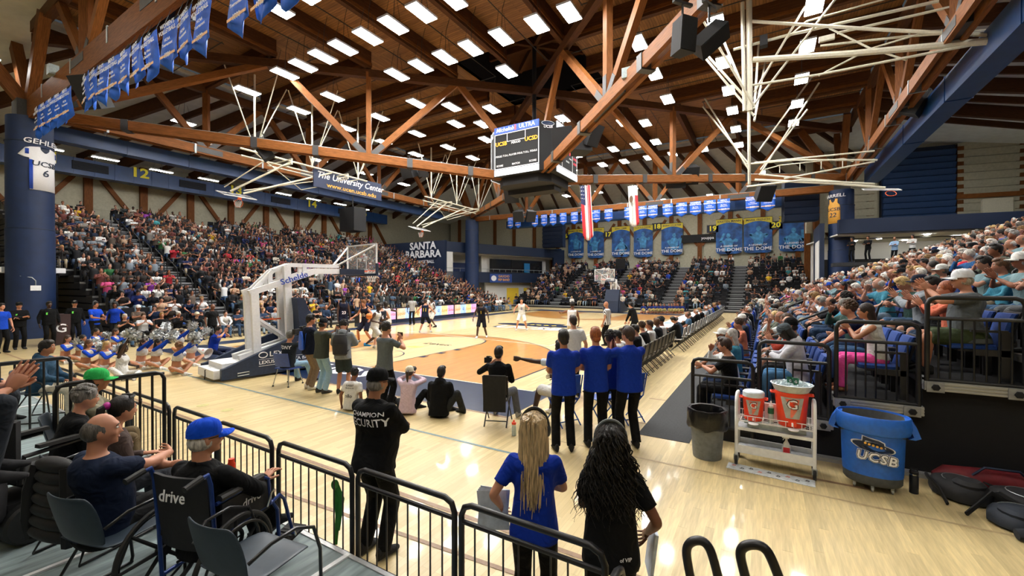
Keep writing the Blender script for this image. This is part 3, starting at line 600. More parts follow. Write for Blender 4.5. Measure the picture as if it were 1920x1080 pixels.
    for q, sd in (('l', -1), ('r', 1)):
        if not lod or not longs:
            seg(g(sk), S_[q], E_[q], .050*am, .039*am, nn, mid=(.35, .050*am)); seg(g(sk), E_[q], W_[q], .040*am, .026*am, nn, mid=(.25, .042*am))
        fd = (W_[q]-E_[q]).normalized(); hd = hdl if q == 'l' else hdr; hd = V(hd) if hd is not None else fd
        pn = pnl if q == 'l' else pnr; pn = V(pn) if pn is not None else R2 @ V((-sd, .1, 0))
        if lod: seg(g(sk), W_[q], W_[q]+hd.normalized()*.14, .03, .026, 4)
        else: hand(g('hand'), W_[q]+fd*.01, hd, pn, -sd, curl[0 if q == 'l' else 1], n=6, spread=spread)
        if not lod or bot in ('shorts', 'skirt', 'none'):
            seg(g(sk), H_[q], K_[q], .078*lm, .054*lm, nn, e0=.3, mid=(.3, .077*lm)); seg(g(sk), K_[q], A_[q], .052*lm, .037, nn, mid=(.3, .056*lm))
    # ---- clothes
    gr = .016 if not lod else .012
    if top == 'hoodie': gr = .03
    tk = 'shirt'; sl = 'sleeve' if top in ('cheer',) else tk
    if top == 'crop' or top == 'cheer': g(tk).loft([ring(c, M, rx+gr, ry+gr, nt, yo) for c, M, rx, ry, yo in [(waist+R2 @ V((0, 0, .03)), R2, ww*1.02, dp, 0)]+T[4:7]])
    elif top != 'bra': torso(tk, gr, 0, 8 if top != 'tank' else 7, hem)
    for q, sd in (('l', -1), ('r', 1)):
        if top in ('tee', 'polo'):
            e = S_[q].lerp(E_[q], .68); seg(g(tk), S_[q], e, .062*am+gr*.3, .056*am+gr*.5, nn, e1=0)
        elif longs:
            k = .010 if top != 'hoodie' else .022
            seg(g(sl), S_[q], E_[q], .056*am+k, .046*am+k, nn); seg(g(sl), E_[q], W_[q].lerp(E_[q], .04), .047*am+k, .034*am+k*.7, nn, e1=.1)
        elif top in ('tank',): seg(g(tk), S_[q]+R2 @ V((-sd*.05, 0, .02)), S_[q]+R2 @ V((-sd*.06, 0, -.08)), .06, .07, nn)
    if top == 'hoodie': g(tk).ell(neck+R2 @ V((0, -.07, .0)), (.105, .07, .075), R2, 10, 7); g(tk).tube([neck+R2 @ V((.085*cos(a), -.015+.075*sin(a), .035-.03*sin(a))) for a in [2*pi*i/10 for i in range(10)]], .026, 6, closed=True)
    if top in ('polo', 'long') and not lod: g(tk).tube([neck+R2 @ V((.066*cos(a), -.002+.062*sin(a), .022-.018*sin(a))) for a in [2*pi*i/10 for i in range(10)]], .013, 6, closed=True)
    if bot != 'none':
        bt = 'trousers' if bot in ('trousers', 'leggings') else ('shorts' if bot == 'shorts' else 'skirt')
        k = {'trousers': .020, 'leggings': .008, 'shorts': .028, 'skirt': .012}[bot] if not lod else .014
        g(bt).loft([ring(c, M, rx+k*.7, ry+k*.7, nt, yo) for c, M, rx, ry, yo in T[:3]])
        for q, sd in (('l', -1), ('r', 1)):
            if bot == 'skirt': seg(g(bt), H_[q], H_[q].lerp(K_[q], .42), .088*lm, .098*lm, nn, e0=.3, e1=0)
            elif bot == 'shorts': seg(g(bt), H_[q], K_[q].lerp(H_[q], .06), .082*lm+k*.6, .070*lm+k, nn, e0=.3, e1=0)
            else:
                seg(g(bt), H_[q], K_[q], .080*lm+k*.5, .058*lm+k*.6, nn, e0=.3); seg(g(bt), K_[q], A_[q]+V((0, 0, -.012)), .058*lm+k*.6, .048+k, nn, e1=0)
    for q, sd in (('l', -1), ('r', 1)):
        d = V(dl if q == 'l' else dr).normalized(); a = A_[q]; x = d.cross(V((0, 0, 1))); x = x.normalized() if x.length > .1 else V((1, 0, 0)); z = x.cross(d); K = Matrix((x, d, z)).transposed()
        pr = ((-.072, .026, .055, -.078), (-.05, .036, .062, -.08), (.0, .038, .066, -.082), (.06, .043, .045, -.082), (.12, .047, .032, -.083), (.165, .040, .022, -.08), (.188, .02, .012, -.07))
        k = 8 if not lod else 4
        if lod: pr = (pr[0], pr[4], pr[6])
        b = g('shoe'+('' if q == 'l' else '2'))
        b.loft([[a+K @ V((cos(t)*rx*sf, y*sf, zb*sf+hh+sin(t)*hh)) for t in [2*pi*j/k+.01 for j in range(k)]] for y, rx, hh, zb in pr])
        if not lod: seg(b, a+V((0, 0, -.035)), a+V((0, 0, .01)), .045, .043, 8, e1=.1)
    s = h/1.75
    for b in G.values(): b.v = [(x*s, y*s, z*s) for x, y, z in b.v]
    HM = Matrix.Translation(hc*s) @ Rh.to_4x4() @ Matrix.Scale(s, 4)
    return G, HM, {'neck': neck*s, 'wl': W_['l']*s, 'wr': W_['r']*s, 'R2': R2, 'chest': chest*s, 'waist': waist*s, 's': s, 'hl': (W_['l']-E_['l']).normalized(), 'hr': (W_['r']-E_['r']).normalized()}
# ---- hair and headwear in the head's own frame
def hair_mb(st, lod=0):
    b = MB(); n, k = (14, 10) if not lod else (6, 4)
    if st in ('short', 'fringe', 'capshort', 'pony', 'long', 'bun', 'longside', 'curlyshort'):
        if st == 'fringe': b.ell((0, -.022, .0), (.0835, .093, .084), None, n, k)
        elif st == 'capshort': b.ell((0, -.02, -.02), (.081, .09, .075), None, n, k)
        elif st == 'curlyshort':
            b.ell((0, -.012, .034), (.088, .103, .108), None, n, k); r = random.Random(3)
            if not lod:
                for i in range(90):
                    t = r.uniform(0, 2*pi); p = r.uniform(.05, 1.45); v = Vector((sin(p)*cos(t)*.09, -.012+sin(p)*sin(t)*.1, .034+cos(p)*.108))
                    if v.y < .055 or v.z > .07: b.ell(v, (.02, .02, .018), None, 6, 4)
        else: b.ell((0, -.014, .022), (.085, .102, .110), None, n, k)
    if st == 'short' and not lod:
        b.ell((.008, .040, .090), (.070, .052, .042), Rx(-.5), 12, 8); b.ell((0, -.075, -.045), (.062, .035, .05), None, 10, 7)
    if st in ('long', 'longside'):
        kk = 12 if not lod else 5
        b.loft([[Vector((cos(2*pi*j/kk)*rx, y+sin(2*pi*j/kk)*ry, z)) for j in range(kk)] for z, y, rx, ry in ((.06, -.035, .075, .07), (-.03, -.04, .09, .07), (-.12, -.065, .092, .055), (-.22, -.085, .088, .042), (-.33, -.09, .07, .03), (-.40, -.088, .035, .016))])
        for sd in (-1, 1):
            if st == 'longside': b.loft([[Vector((sd*.078+cos(2*pi*j/6)*.02, y+sin(2*pi*j/6)*.03, z)) for j in range(6)] for z, y in ((.04, .01), (-.1, .02), (-.2, .05), (-.3, .07))])
    if st == 'pony':
        b.ell((0, -.10, .045), (.028, .03, .028), None, 8, 6); b.tube([(0, -.11, .05), (0, -.155, .02), (0, -.16, -.08), (0, -.13, -.2)], [.022, .034, .03, .008], 8)
    if st == 'bun': b.ell((0, -.075, .105), (.045, .045, .04), None, 10, 7)
    return b
_hair = {}
def hair_mesh(st):
    if st not in _hair: _hair[st] = hair_mb(st).mesh('hair', HAIR)
    return _hair[st]
def cap_mb():
    b = MB(); n = 20; rings = []
    for z, r in ((.022, 1), (.06, 1), (.09, .93), (.115, .78), (.132, .52), (.139, .2)): rings.append([Vector((cos(2*pi*j/n)*.087*r, -.008+sin(2*pi*j/n)*.108*r, z)) for j in range(n)])
    b.loft(rings); b.ell((0, -.008, .139), (.009, .009, .006), None, 8, 4)
    top = [[Vector((.078*sin(a)*q, .055+(.115*cos(a)*(.5+.5*q)) if q else .05, .034-.022*(sin(a)**2)*q-.012*q)) for a in [-pi/2+pi*i/10 for i in range(11)]] for q in (.55, 1)]
    up = []; 
    for a in [-pi/2+pi*i/10 for i in range(11)]: up.append((.076*sin(a), .06+.028*abs(cos(a)), .036-.012*sin(a)**2))
    out = [(.080*sin(a), .06+.118*cos(a)**.8 if cos(a) > 0 else .06, .026-.020*sin(a)**2) for a in [-pi/2+pi*i/10 for i in range(11)]]
    vs = up+out+[(x, y, z-.005) for x, y, z in up]+[(x, y, z-.005) for x, y, z in out]; m = 11; fs = []
    for i in range(m-1): fs += [(i, i+1, m+i+1, m+i), (2*m+i, 3*m+i, 3*m+i+1, 2*m+i+1), (m+i, m+i+1, 3*m+i+1, 3*m+i)]
    return b.add(vs, fs)
CAPM = cap_mb().mesh('cap', CLOTH)
BEANIE = MB().lathe([(.088, .02), (.092, .03), (.09, .055), (.088, .075), (.078, .11), (.05, .142), (.012, .155)], 18, (0, -.01, 0), sy=1.18).mesh('beanie', CLOTH)
_f = MB()
for sd in (-1, 1): _f.ell((sd*.031, .083, .008), (.014, .010, .008), None, 8, 6, 0); _f.ell((sd*.031, .0905, .008), (.006, .004, .0065), None, 8, 6, 1); _f.tube([(sd*.015, .094, .026), (sd*.032, .093, .031), (sd*.05, .082, .025)], .0042, 5, 1)
_f.ell((0, .089, -.066), (.023, .007, .0065), None, 10, 6, 2)
EYES = _f.mesh('face', [mat('eye_white', (.7, .68, .65), .3), mat('eye_dark', (.02, .013, .01), .3), mat('lips', (.36, .13, .10), .5)])
_g = MB()
for sd in (-1, 1): _g.tube([(sd*.034+.026*cos(a), .1, .006+.019*sin(a)) for a in [2*pi*i/10 for i in range(10)]], .003, 5, closed=True); _g.tube([(sd*.06, .098, .01), (sd*.08, .0, .005)], .003, 5)
_g.tube([(-.01, .103, .01), (.01, .103, .01)], .003, 5)
GLASSES = _g.mesh('glasses', GEAR)
_h = MB(); _h.tube([(.088*cos(a), -.004, .02+.112*sin(a)) for a in [pi*i/14 for i in range(15)]], .010, 8, flat=2)
for sd in (-1, 1): _h.ell((sd*.088, -.004, -.005), (.022, .034, .042), None, 10, 8)
HPHONE = _h.mesh('headphones', GEAR)
BAKE = []
def remesh_later(me_name, mb, mat_, vox, it=2):
    me = mb.mesh(me_name, mat_, smooth=True, ang=180)
    o = bpy.data.objects.new(me_name, me); COL.objects.link(o)
    m = o.modifiers.new('r', 'REMESH'); m.mode = 'VOXEL'; m.voxel_size = vox; m.use_smooth_shade = True
    sm = o.modifiers.new('s', 'SMOOTH'); sm.factor = .5; sm.iterations = it
    BAKE.append(o); return o
def bake_all():
    if not BAKE: return
    bpy.context.view_layer.update(); dg = bpy.context.evaluated_depsgraph_get()
    for o in BAKE:
        me = bpy.data.meshes.new_from_object(o.evaluated_get(dg)); me.name = o.name.split('.')[0]
        o.modifiers.clear(); old = o.data; o.data = me
        if not old.users: bpy.data.meshes.remove(old)
    BAKE.clear()
PNAME = {'shirt': 'shirt', 'sleeve': 'sleeves', 'trousers': 'trousers', 'shorts': 'shorts', 'skirt': 'skirt', 'shoe': 'shoe', 'shoe2': 'shoe'}
def figure(label, loc, face_deg, cols, hair='short', extras=(), group=None, vox=.017, cat='person', facep=True, **k):
    """one person: continuous skin body, clothes as shells over it; face_deg = heading in the ground plane"""
    G, HM, J = human(**k)
    b = remesh_later('person', G['skin'], SKIN, vox); bodies = b
    hm = G.get('hand')
    if hm: b['_hand'] = 1
    tag(b, label, cat, group); b.color = (*cols['skin'], 1)
    b.location = loc; b.rotation_euler = (0, 0, radians(face_deg)-pi/2)
    if hm: HANDS.append((b, hm))
    for key, mb in G.items():
        if key in ('skin', 'hand'): continue
        if key.startswith('shoe'): o = mb.build('shoe', CLOTH, b, ang=60); o.color = (*cols.get('shoe', (.02, .02, .02)), 1); continue
        o = remesh_later(PNAME[key], mb, CLOTH, vox*1.15); o.parent = b; o.color = (*cols.get(key, cols.get('shirt')), 1)
    if hair != 'bald': link('hair', hair_mesh(hair), b, cols.get('hair', (.02, .013, .009)), HM)
    if facep: link('face', EYES, b, None, HM)
    for e in extras:
        if e == 'cap': link('cap', CAPM, b, cols.get('cap', (.01, .01, .01)), HM)
        elif e == 'capback': link('cap', CAPM, b, cols.get('cap', (.01, .01, .01)), HM @ Matrix.Rotation(pi, 4, 'Z'))
        elif e == 'beanie': link('beanie', BEANIE, b, cols.get('cap', (.01, .01, .01)), HM)
        elif e == 'glasses': link('glasses', GLASSES, b, (.01, .01, .01), HM)
        elif e == 'phones': link('headphones', HPHONE, b, cols.get('phones', (.02, .025, .03)), HM @ Matrix.Scale(1.13, 4))
    return b, HM, J
HANDS = []
def finish_hands():
    for b, hm in HANDS:
        bm = bmesh.new(); bm.from_mesh(b.data); t = hm.mesh('hand', SKIN, ang=180); bm.from_mesh(t); bm.to_mesh(b.data); bm.free(); b.data.shade_smooth(); bpy.data.meshes.remove(t)
    HANDS.clear()
# poses (metres for a 1.75 m person, seat 0.45 m, facing +Y)
SIT = dict(pelvis=(0, 0, .535), fl_=(-.12, .44, .085), fr_=(.12, .44, .085), kl=(-.15, 1, 1), kr=(.15, 1, 1))
def pz(base, **k): d = dict(base); d.update(k); return d
POSES = {
 'sit_lap': pz(SIT, lean=.12, wl=(-.10, .36, .66), wr=(.10, .36, .66), pnl=(0, 0, -1), pnr=(0, 0, -1)),
 'sit_clap': pz(SIT, lean=.1, wl=(-.035, .36, .98), wr=(.035, .36, .98), hdl=(.05, .5, .8), hdr=(-.05, .5, .8), pnl=(1, 0, 0), pnr=(-1, 0, 0), curl=(.1, .1), el=(-1, -.2, -.7), er=(1, -.2, -.7)),
 'sit_lean': pz(SIT, lean=.55, head=(.1, .35), wl=(-.06, .55, .62), wr=(.06, .55, .62), el=(-1, 0, 0), er=(1, 0, 0)),
 'sit_chin': pz(SIT, lean=.3, head=(-.2, .1), wl=(-.05, .35, .70), wr=(.06, .36, 1.08), hdr=(-.2, -.3, 1), el=(-1, 0, -.5), er=(.7, .2, -1), curl=(.4, .9)),
 'sit_fold': pz(SIT, lean=.05, head=(.25, 0), wl=(.04, .23, .84), wr=(-.04, .26, .89), hdl=(1, -.1, .3), hdr=(-1, -.1, .2), curl=(.7, .7), el=(-1, .1, -.6), er=(1, .1, -.6)),
 'sit_phone': pz(SIT, lean=.2, head=(0, -.45), wl=(-.06, .38, .84), wr=(.06, .38, .84), el=(-1, -.2, -.6), er=(1, -.2, -.6), curl=(.8, .8)),
 'sit_cheer': pz(SIT, lean=.0, wl=(-.28, .18, 1.45), wr=(.26, .2, 1.5), el=(-1, .2, 0), er=(1, .2, 0), curl=(.9, .9)),
 'stand': dict(pelvis=(0, 0, .93), head=(.1, 0)),
 'stand_clap': dict(pelvis=(0, 0, .93), wl=(-.035, .32, 1.22), wr=(.035, .32, 1.22), hdl=(.05, .4, .8), hdr=(-.05, .4, .8), pnl=(1, 0, 0), pnr=(-1, 0, 0), curl=(.1, .1), el=(-1, -.2, -.7), er=(1, -.2, -.7)),
 'stand_fold': dict(pelvis=(0, 0, .93), wl=(.04, .22, 1.15), wr=(-.04, .25, 1.20), hdl=(1, -.1, .3), hdr=(-1, -.1, .2), curl=(.7, .7), el=(-1, .1, -.6), er=(1, .1, -.6)),
 'stand_phone': dict(pelvis=(0, 0, .93), head=(0, -.05), wl=(-.06, .30, 1.48), wr=(.06, .30, 1.48), hdl=(.3, .2, 1), hdr=(-.3, .2, 1), el=(-1, .2, -.8), er=(1, .2, -.8), curl=(.7, .7)),
 'stand_up': dict(pelvis=(0, 0, .93), wl=(-.25, .05, 1.88), wr=(.25, .05, 1.88), el=(-1, 0, 0), er=(1, 0, 0)),
}
# ================================================================ seats and spectators
SKINS = [srgb(c) for c in ('b07c62', 'b98872', 'a06a50', '8f5a40', 'bb8c76', '74462f', '4f3021', 'a87660')]
HAIRS = [srgb(c) for c in ('17110d', '2a1c13', '3d2818', '120e0c', '5a3c22', '1c1613', '8a6a40', '0f0d0c')]
OLDH = [srgb(c) for c in ('c9c6c0', '8f8c88', 'b4b0a8', 'dcd8d0', '6a665f', '4a3626', 'c8a870')]
CL_L = [srgb(c) for c in ('0e0f12', '15161a', '101014', '1b1d24', 'd8d8d8', 'e6e4df', '22262f', '16233d', '3f566e', '7d8893', '5d5148', '8e8a84', '101d4e', '2a2422', '6f3a35', 'c9c2b4', '31383a', '1a1416', '14161c', '28221e', 'b89a80')]
CL_X = [srgb(c) for c in ('1e46b0', 'b02030', 'c84a80', 'd8b020', '3a8a90', '2a6a3c', '8a3aa0')]
CL_R = [srgb(c) for c in ('1d3f9a', '2b5a8c', '3d7f96', '7fa6c4', '8a8f96', 'cfd4d6', '16181d', '1c2230', '5f6458', '2c4c78', 'b9c2c8', '4b5560', '15264e', '6f8a90', 'c9785e', '324a44', '101215', '262c38')]
TR = [srgb(c) for c in ('1c2c48', '3f5a78', '14161a', '7f94a8', '1a1a1c', 'a89a80', '5a5e62', '2c405c')]
SPOSE = ['sit_lap', 'sit_clap', 'sit_lean', 'sit_chin', 'sit_fold', 'sit_phone', 'sit_cheer', 'stand', 'stand_clap', 'stand_fold', 'stand_up']
TPL = {}
def template(pn, top, bot):
    key = (pn, top, bot)
    if key in TPL: return TPL[key]
    G, HM, J = human(top=top, bot=bot, n=8, **POSES[pn])
    T = {'HM': HM, 'p': {}}
    for k_, mb in G.items():
        if k_.startswith('shoe') or k_ == 'hand': continue
        T['p'][k_] = remesh_later(k_ if k_ != 'skin' else 'person', mb, SKIN if k_ == 'skin' else CLOTH, .026 if k_ == 'skin' else .03)
    T['shoes'] = [G['shoe'].mesh('shoe', CLOTH), G['shoe2'].mesh('shoe', CLOTH)]
    T['hand'] = G['hand']; TPL[key] = T; return T
COMB = [('tee', 'trousers'), ('long', 'trousers'), ('tee', 'shorts')]
for pn in SPOSE:
    for tp, bt in COMB:
        if pn == 'sit_cheer' and bt == 'shorts': continue
        template(pn, tp, bt)
for tp, bt in (('hoodie', 'trousers'), ('tank', 'trousers')): template('sit_clap', tp, bt); template('sit_lap', tp, bt)
bake_all()
for T in TPL.values():
    for k_, o in T['p'].items():
        if k_ == 'skin':
            bm = bmesh.new(); bm.from_mesh(o.data); t = T['hand'].mesh('hand', SKIN, ang=180); bm.from_mesh(t); bm.to_mesh(o.data); bm.free(); o.data.shade_smooth(); bpy.data.meshes.remove(t)
        me = o.data; bpy.data.objects.remove(o); T['p'][k_] = me
CNAME = {}
def cname(c):
    N = {'black': (.01,)*3, 'white': (.75,)*3, 'grey': (.25,)*3, 'pale grey': (.48,)*3, 'charcoal': (.035,)*3, 'navy': (.01, .02, .07), 'royal blue': (.013, .06, .43), 'steel blue': (.03, .1, .26), 'light blue': (.22, .38, .55), 'teal': (.05, .22, .3), 'coral': (.6, .2, .12), 'red': (.43, .015, .03), 'tan': (.4, .3, .2), 'olive': (.11, .13, .1), 'brown': (.08, .06, .05), 'yellow': (.68, .43, .015), 'pink': (.56, .07, .21), 'denim blue': (.05, .1, .19), 'green': (.03, .14, .05), 'purple': (.25, .04, .35)}
    return min(N, key=lambda n: sum((a**.45-b**.45)**2 for a, b in zip(N[n], c)))
def person(loc, deg, pn, top, bot, shirt, pants, skin, hair, hcol, label, group=None, cap=None, shoe=(.02, .02, .022), sc=1., glasses=False, parent=None):
    T = template(pn, top, bot)
    b = link('person', T['p']['skin'], parent, skin); b.location = loc; b.rotation_euler = (0, 0, radians(deg)-pi/2); b.scale = (sc, sc, sc)
    tag(b, label, 'person', group)
    for k_, me in T['p'].items():
        if k_ != 'skin': link(PNAME.get(k_, k_), me, b, shirt if k_ in ('shirt', 'sleeve') else pants)
    for q in T['shoes']: link('shoe', q, b, shoe)
    if hair != 'bald': link('hair', hair_mesh('capshort' if (cap is not None and hair in ('short', 'curlyshort')) else hair), b, hcol, T['HM'])
    if cap is not None: link('cap', CAPM, b, cap, T['HM'])
    if glasses: link('glasses', GLASSES, b, (.01, .01, .01), T['HM'])
    link('face', EYES, b, None, T['HM']); return b
# ---- seats
SEATB = mat('blue_seat_fabric', (.010, .052, .26), .8, var=.15, scale=60, bump=.2); SHELL = mat('black_seat_shell', (.012, .012, .014), .5)
def seat_parts():
    c = MB(); c.loft([[Vector((x*.22, y, z)) for x, z in ((-1, .40), (-.9, .385), (.9, .385), (1, .40), (1, .435), (.85, .46), (-.85, .46), (-1, .435))] for y in (-.17, .2, .25)])
    b = MB(); b.loft([[Vector((x*.215, y+dy, z)) for x, dy in ((-1, 0), (-.9, -.03), (.9, -.03), (1, 0), (.9, .03), (-.9, .03))] for z, y in ((.44, -.22), (.6, -.26), (.8, -.31), (.86, -.335))])
    s = MB(); s.loft([[Vector((x*.225, y+dy, z)) for x, dy in ((-1, 0), (-.9, -.03), (.9, -.03), (1, 0))] for z, y in ((.3, -.2), (.44, -.255), (.8, -.345), (.88, -.37))]); s.b2((-.2, -.16, .36), (.2, .18, .39))
    a = []
    for sd in (-1, 1):
        m = MB(); m.b2((sd*.255-.025, -.25, .62), (sd*.255+.025, .08, .65)); m.b2((sd*.255-.018, -.27, 0), (sd*.255+.018, -.19, .63)); m.b2((sd*.255-.018, -.27, .32), (sd*.255+.018, .05, .40)); a.append(m.mesh('armrest', SHELL, smooth=False))
    return c.mesh('cushion', SEATB), b.mesh('backrest', SEATB), s.mesh('shell', SHELL), a
SC, SB_, SS, SA = seat_parts()
def seat_thing(loc, deg, label, group, up=False):
    o = link('stadium_seat', SS); o.location = loc; o.rotation_euler = (0, 0, radians(deg)-pi/2); tag(o, label, 'seat', group)
    c = link('cushion', SC, o)
    if up: c.matrix_local = Matrix.Translation((0, -.15, .40)) @ Matrix.Rotation(1.25, 4, 'X') @ Matrix.Translation((0, .15, -.40))
    link('backrest', SB_, o); link('armrest', SA[0], o); link('armrest', SA[1], o)
def ordw(n): return ['first', 'second', 'third', 'fourth', 'fifth', 'sixth', 'seventh', 'eighth', 'ninth', 'tenth', 'eleventh', 'twelfth', 'thirteenth', 'fourteenth', 'fifteenth', 'sixteenth', 'seventeenth', 'eighteenth', 'nineteenth', 'twentieth', 'twenty-first', 'twenty-second'][n] if n < 22 else '%dth' % (n+1)
def slots(P, rows, a0, a1, aisles, name):
    ed = [a0]+[e for c in aisles for e in (c-.72, c+.72)]+[a1]
    for k in range(rows):
        idx = 0
        for q in range(0, len(ed), 2):
            L = ed[q+1]-ed[q]; n = int(L/.535)
            for j in range(n): yield name, k, idx, P(k*RUN+.56, ed[q]+(j+.5)*L/n, .25+RISE*k); idx += 1
ALL = list(slots(PR, 20, -1.15, 28.6, AISL, 'right'))+list(slots(PL, 22, -2.1, 28.3, AISL, 'left'))+list(slots(PF, 14, -13.8, 15.8, FA, 'far'))
FACE = {'right': 180, 'left': 0, 'far': -90}
HERO = {('right', k, j) for k, j in ((0, 0), (1, 0), (2, 0), (2, 1), (3, 0), (3, 1), (3, 3), (1, 1))}
_fwv = Vector((-sin(YAW), cos(YAW), 0))
cands = []; SEATS = []
for name, k, j, p in ALL:
    p = Vector(p); d = p+Vector((0, 0, 1))-CAMP; dep = d.dot(_fwv); lat = d.dot(_rt)
    if dep < .8 or abs(lat)/dep > 2.4: continue
    off = 0 if abs(lat)/dep < 1.3 else 60
    SEATS.append((d.length+off, name, k, j, p))
    dens = {'right': .95, 'left': .97 if k > 1 else .93, 'far': .62}[name]
    if name == 'left' and k > 18: dens = .72
    if name == 'far' and p.x > 10: dens = .42
    if R.random() > dens or (name, k, j) in HERO: continue
    if name == 'left' and k < 9 and p.y < -1.6: continue
    cands.append((d.length+off, name, k, j, p))
cands.sort(key=lambda t: t[0]); SEATS.sort(key=lambda t: t[0])
NIND = 235
where = {'right': 'bench-side stand', 'left': 'student stand', 'far': 'far stand'}
def look(name):
    o = {}
    old = name == 'right'
    o['skin'] = R.choice(SKINS[:5] if (old and R.random() < .88) else SKINS)
    if old: o['hcol'] = R.choice(OLDH if R.random() < .62 else HAIRS)
    else: o['hcol'] = R.choice(HAIRS) if R.random() < .9 else srgb('b08a50')
    fem = R.random() < (.4 if old else .5)
    o['hair'] = (R.choice(['long', 'longside', 'bun', 'pony', 'short']) if not old else R.choice(['bun', 'short', 'long', 'curlyshort'])) if fem else R.choice(['short', 'short', 'curlyshort'] if not old else ['short', 'short', 'short', 'fringe', 'fringe'])
    o['shirt'] = R.choice(CL_X) if R.random() < (.06 if old else .07) else R.choice(CL_R if old else CL_L)
    o['pants'] = R.choice(TR); o['cap'] = R.choice([srgb('1a2a50'), srgb('101114'), srgb('e0e0dc'), srgb('1d46a8')]) if (R.random() < (.22 if old else .09) and not fem) else None
    return o
PP = {'right': ['sit_lap', 'sit_lap', 'sit_clap', 'sit_clap', 'sit_lean', 'sit_chin', 'sit_fold', 'sit_phone'], 'left': ['sit_lap', 'sit_clap', 'sit_clap', 'sit_lean', 'sit_chin', 'sit_fold', 'sit_phone', 'sit_cheer'], 'far': ['sit_lap', 'sit_lap', 'sit_clap', 'sit_lean', 'sit_fold', 'sit_phone']}
LOD = {}
def lod_arrays(pn, top, bot, hair):
    key = (pn, top, bot, hair)
    if key in LOD: return LOD[key]
    G, HM, J = human(top=top, bot=bot, lod=1, **POSES[pn])
    V_ = []; F_ = []; C_ = []
    ids = {'skin': 0, 'hand': 0, 'shirt': 1, 'sleeve': 1, 'trousers': 2, 'shorts': 2, 'shoe': 3, 'shoe2': 3}
    hb = hair_mb(hair, 1) if hair != 'bald' else MB(); G['hair'] = hb; hb.v = [tuple(HM @ Vector(p)) for p in hb.v]; ids['hair'] = 4
    for k_, mb in G.items():
        o = len(V_); V_ += mb.v
        for f in mb.f:
            for i in range(1, len(f)-1): F_.append((f[0]+o, f[i]+o, f[i+1]+o)); C_.append(ids[k_])
    LOD[key] = (np.array(V_, np.float32), np.array(F_, np.int32), np.array(C_, np.int32)); return LOD[key]
CV, CF, CC = [], [], []; nv_ = 0
for idx, (dist, name, k, j, p) in enumerate(cands):
    o = look(name); pn = R.choice(PP[name]); top = R.choice(['tee', 'long']); bot = 'trousers' if R.random() < .85 or pn == 'sit_cheer' else 'shorts'
    if name == 'left' and k < 7 and 9.8 < p.y < 16 and R.random() < .75: pn = R.choice(['stand', 'stand_clap', 'stand_up', 'stand_clap', 'stand_fold']); p = p+Vector((.3, 0, 0))
    if bot == 'shorts': top = 'tee'
    yawj = FACE[name]+R.uniform(-9, 9)+(8 if name == 'right' else -6 if name == 'left' else 0)
    sc = R.uniform(.94, 1.06)
    if idx < NIND:
        hw_ = {'bald': 'bald', 'fringe': 'balding'}.get(o['hair'], cname(o['hcol']).split()[-1]+'-haired')
        lab = '%s %s, %s top, %s row of %s, %s' % (hw_, 'spectator' if o['cap'] is None else 'capped spectator', cname(o['shirt']), ordw(k), where[name], ordw(j)+(' from near rail' if name == 'right' else ' from near end'))
        person(p, yawj, pn, top, bot, o['shirt'], o['pants'], o['skin'], o['hair'], o['hcol'], lab, 'spectators in the '+where[name], o['cap'], R.choice([(.02,)*3, (.5,)*3, (.1, .09, .08)]), sc, R.random() < .25)
    else:
        v, f, c = lod_arrays(pn, top, bot, o['hair'] if o['hair'] in ('bald', 'short', 'long') else 'short' if o['hair'] in ('curlyshort', 'fringe', 'bun') else 'long')
        a = radians(yawj)-pi/2; M = np.array([[cos(a), -sin(a), 0], [sin(a), cos(a), 0], [0, 0, 1]], np.float32)*sc
        CV.append(v @ M.T+np.array(p, np.float32)); CF.append(f+nv_); nv_ += len(v)
        pal = np.array([o['skin'], o['shirt'], o['pants'] if bot == 'trousers' else o['pants'], (.05, .05, .05), o['hcol']], np.float32); CC.append(pal[c])
def mass(name, V_, F_, C_, m):
    me = bpy.data.meshes.new(name); n = len(V_); t = len(F_)
    me.vertices.add(n); me.vertices.foreach_set('co', V_.ravel()); me.loops.add(3*t); me.loops.foreach_set('vertex_index', F_.ravel()); me.polygons.add(t); me.polygons.foreach_set('loop_start', np.arange(0, 3*t, 3, dtype=np.int32))
    at = me.attributes.new('tint', 'FLOAT_COLOR', 'FACE'); at.data.foreach_set('color', np.concatenate([C_, np.ones((t, 1), np.float32)], 1).ravel())
    me.update(calc_edges=True); me.validate(); me.materials.append(m); me.shade_smooth(); return link(name, me)
CROWDM = mat('crowd_cloth', rough=.8, var=.1, scale=20); _a = CROWDM.node_tree.nodes.new('ShaderNodeAttribute'); _a.attribute_name = 'tint'
for n_ in CROWDM.node_tree.nodes:
    if n_.type == 'MIX': CROWDM.node_tree.links.new(_a.outputs['Color'], n_.inputs[6])
cr_ = mass('spectator_crowd', np.concatenate(CV), np.concatenate(CF), np.concatenate(CC), CROWDM); tag(cr_, 'dense seated crowd filling the stands behind the nearer spectators', 'crowd', None, 'stuff')
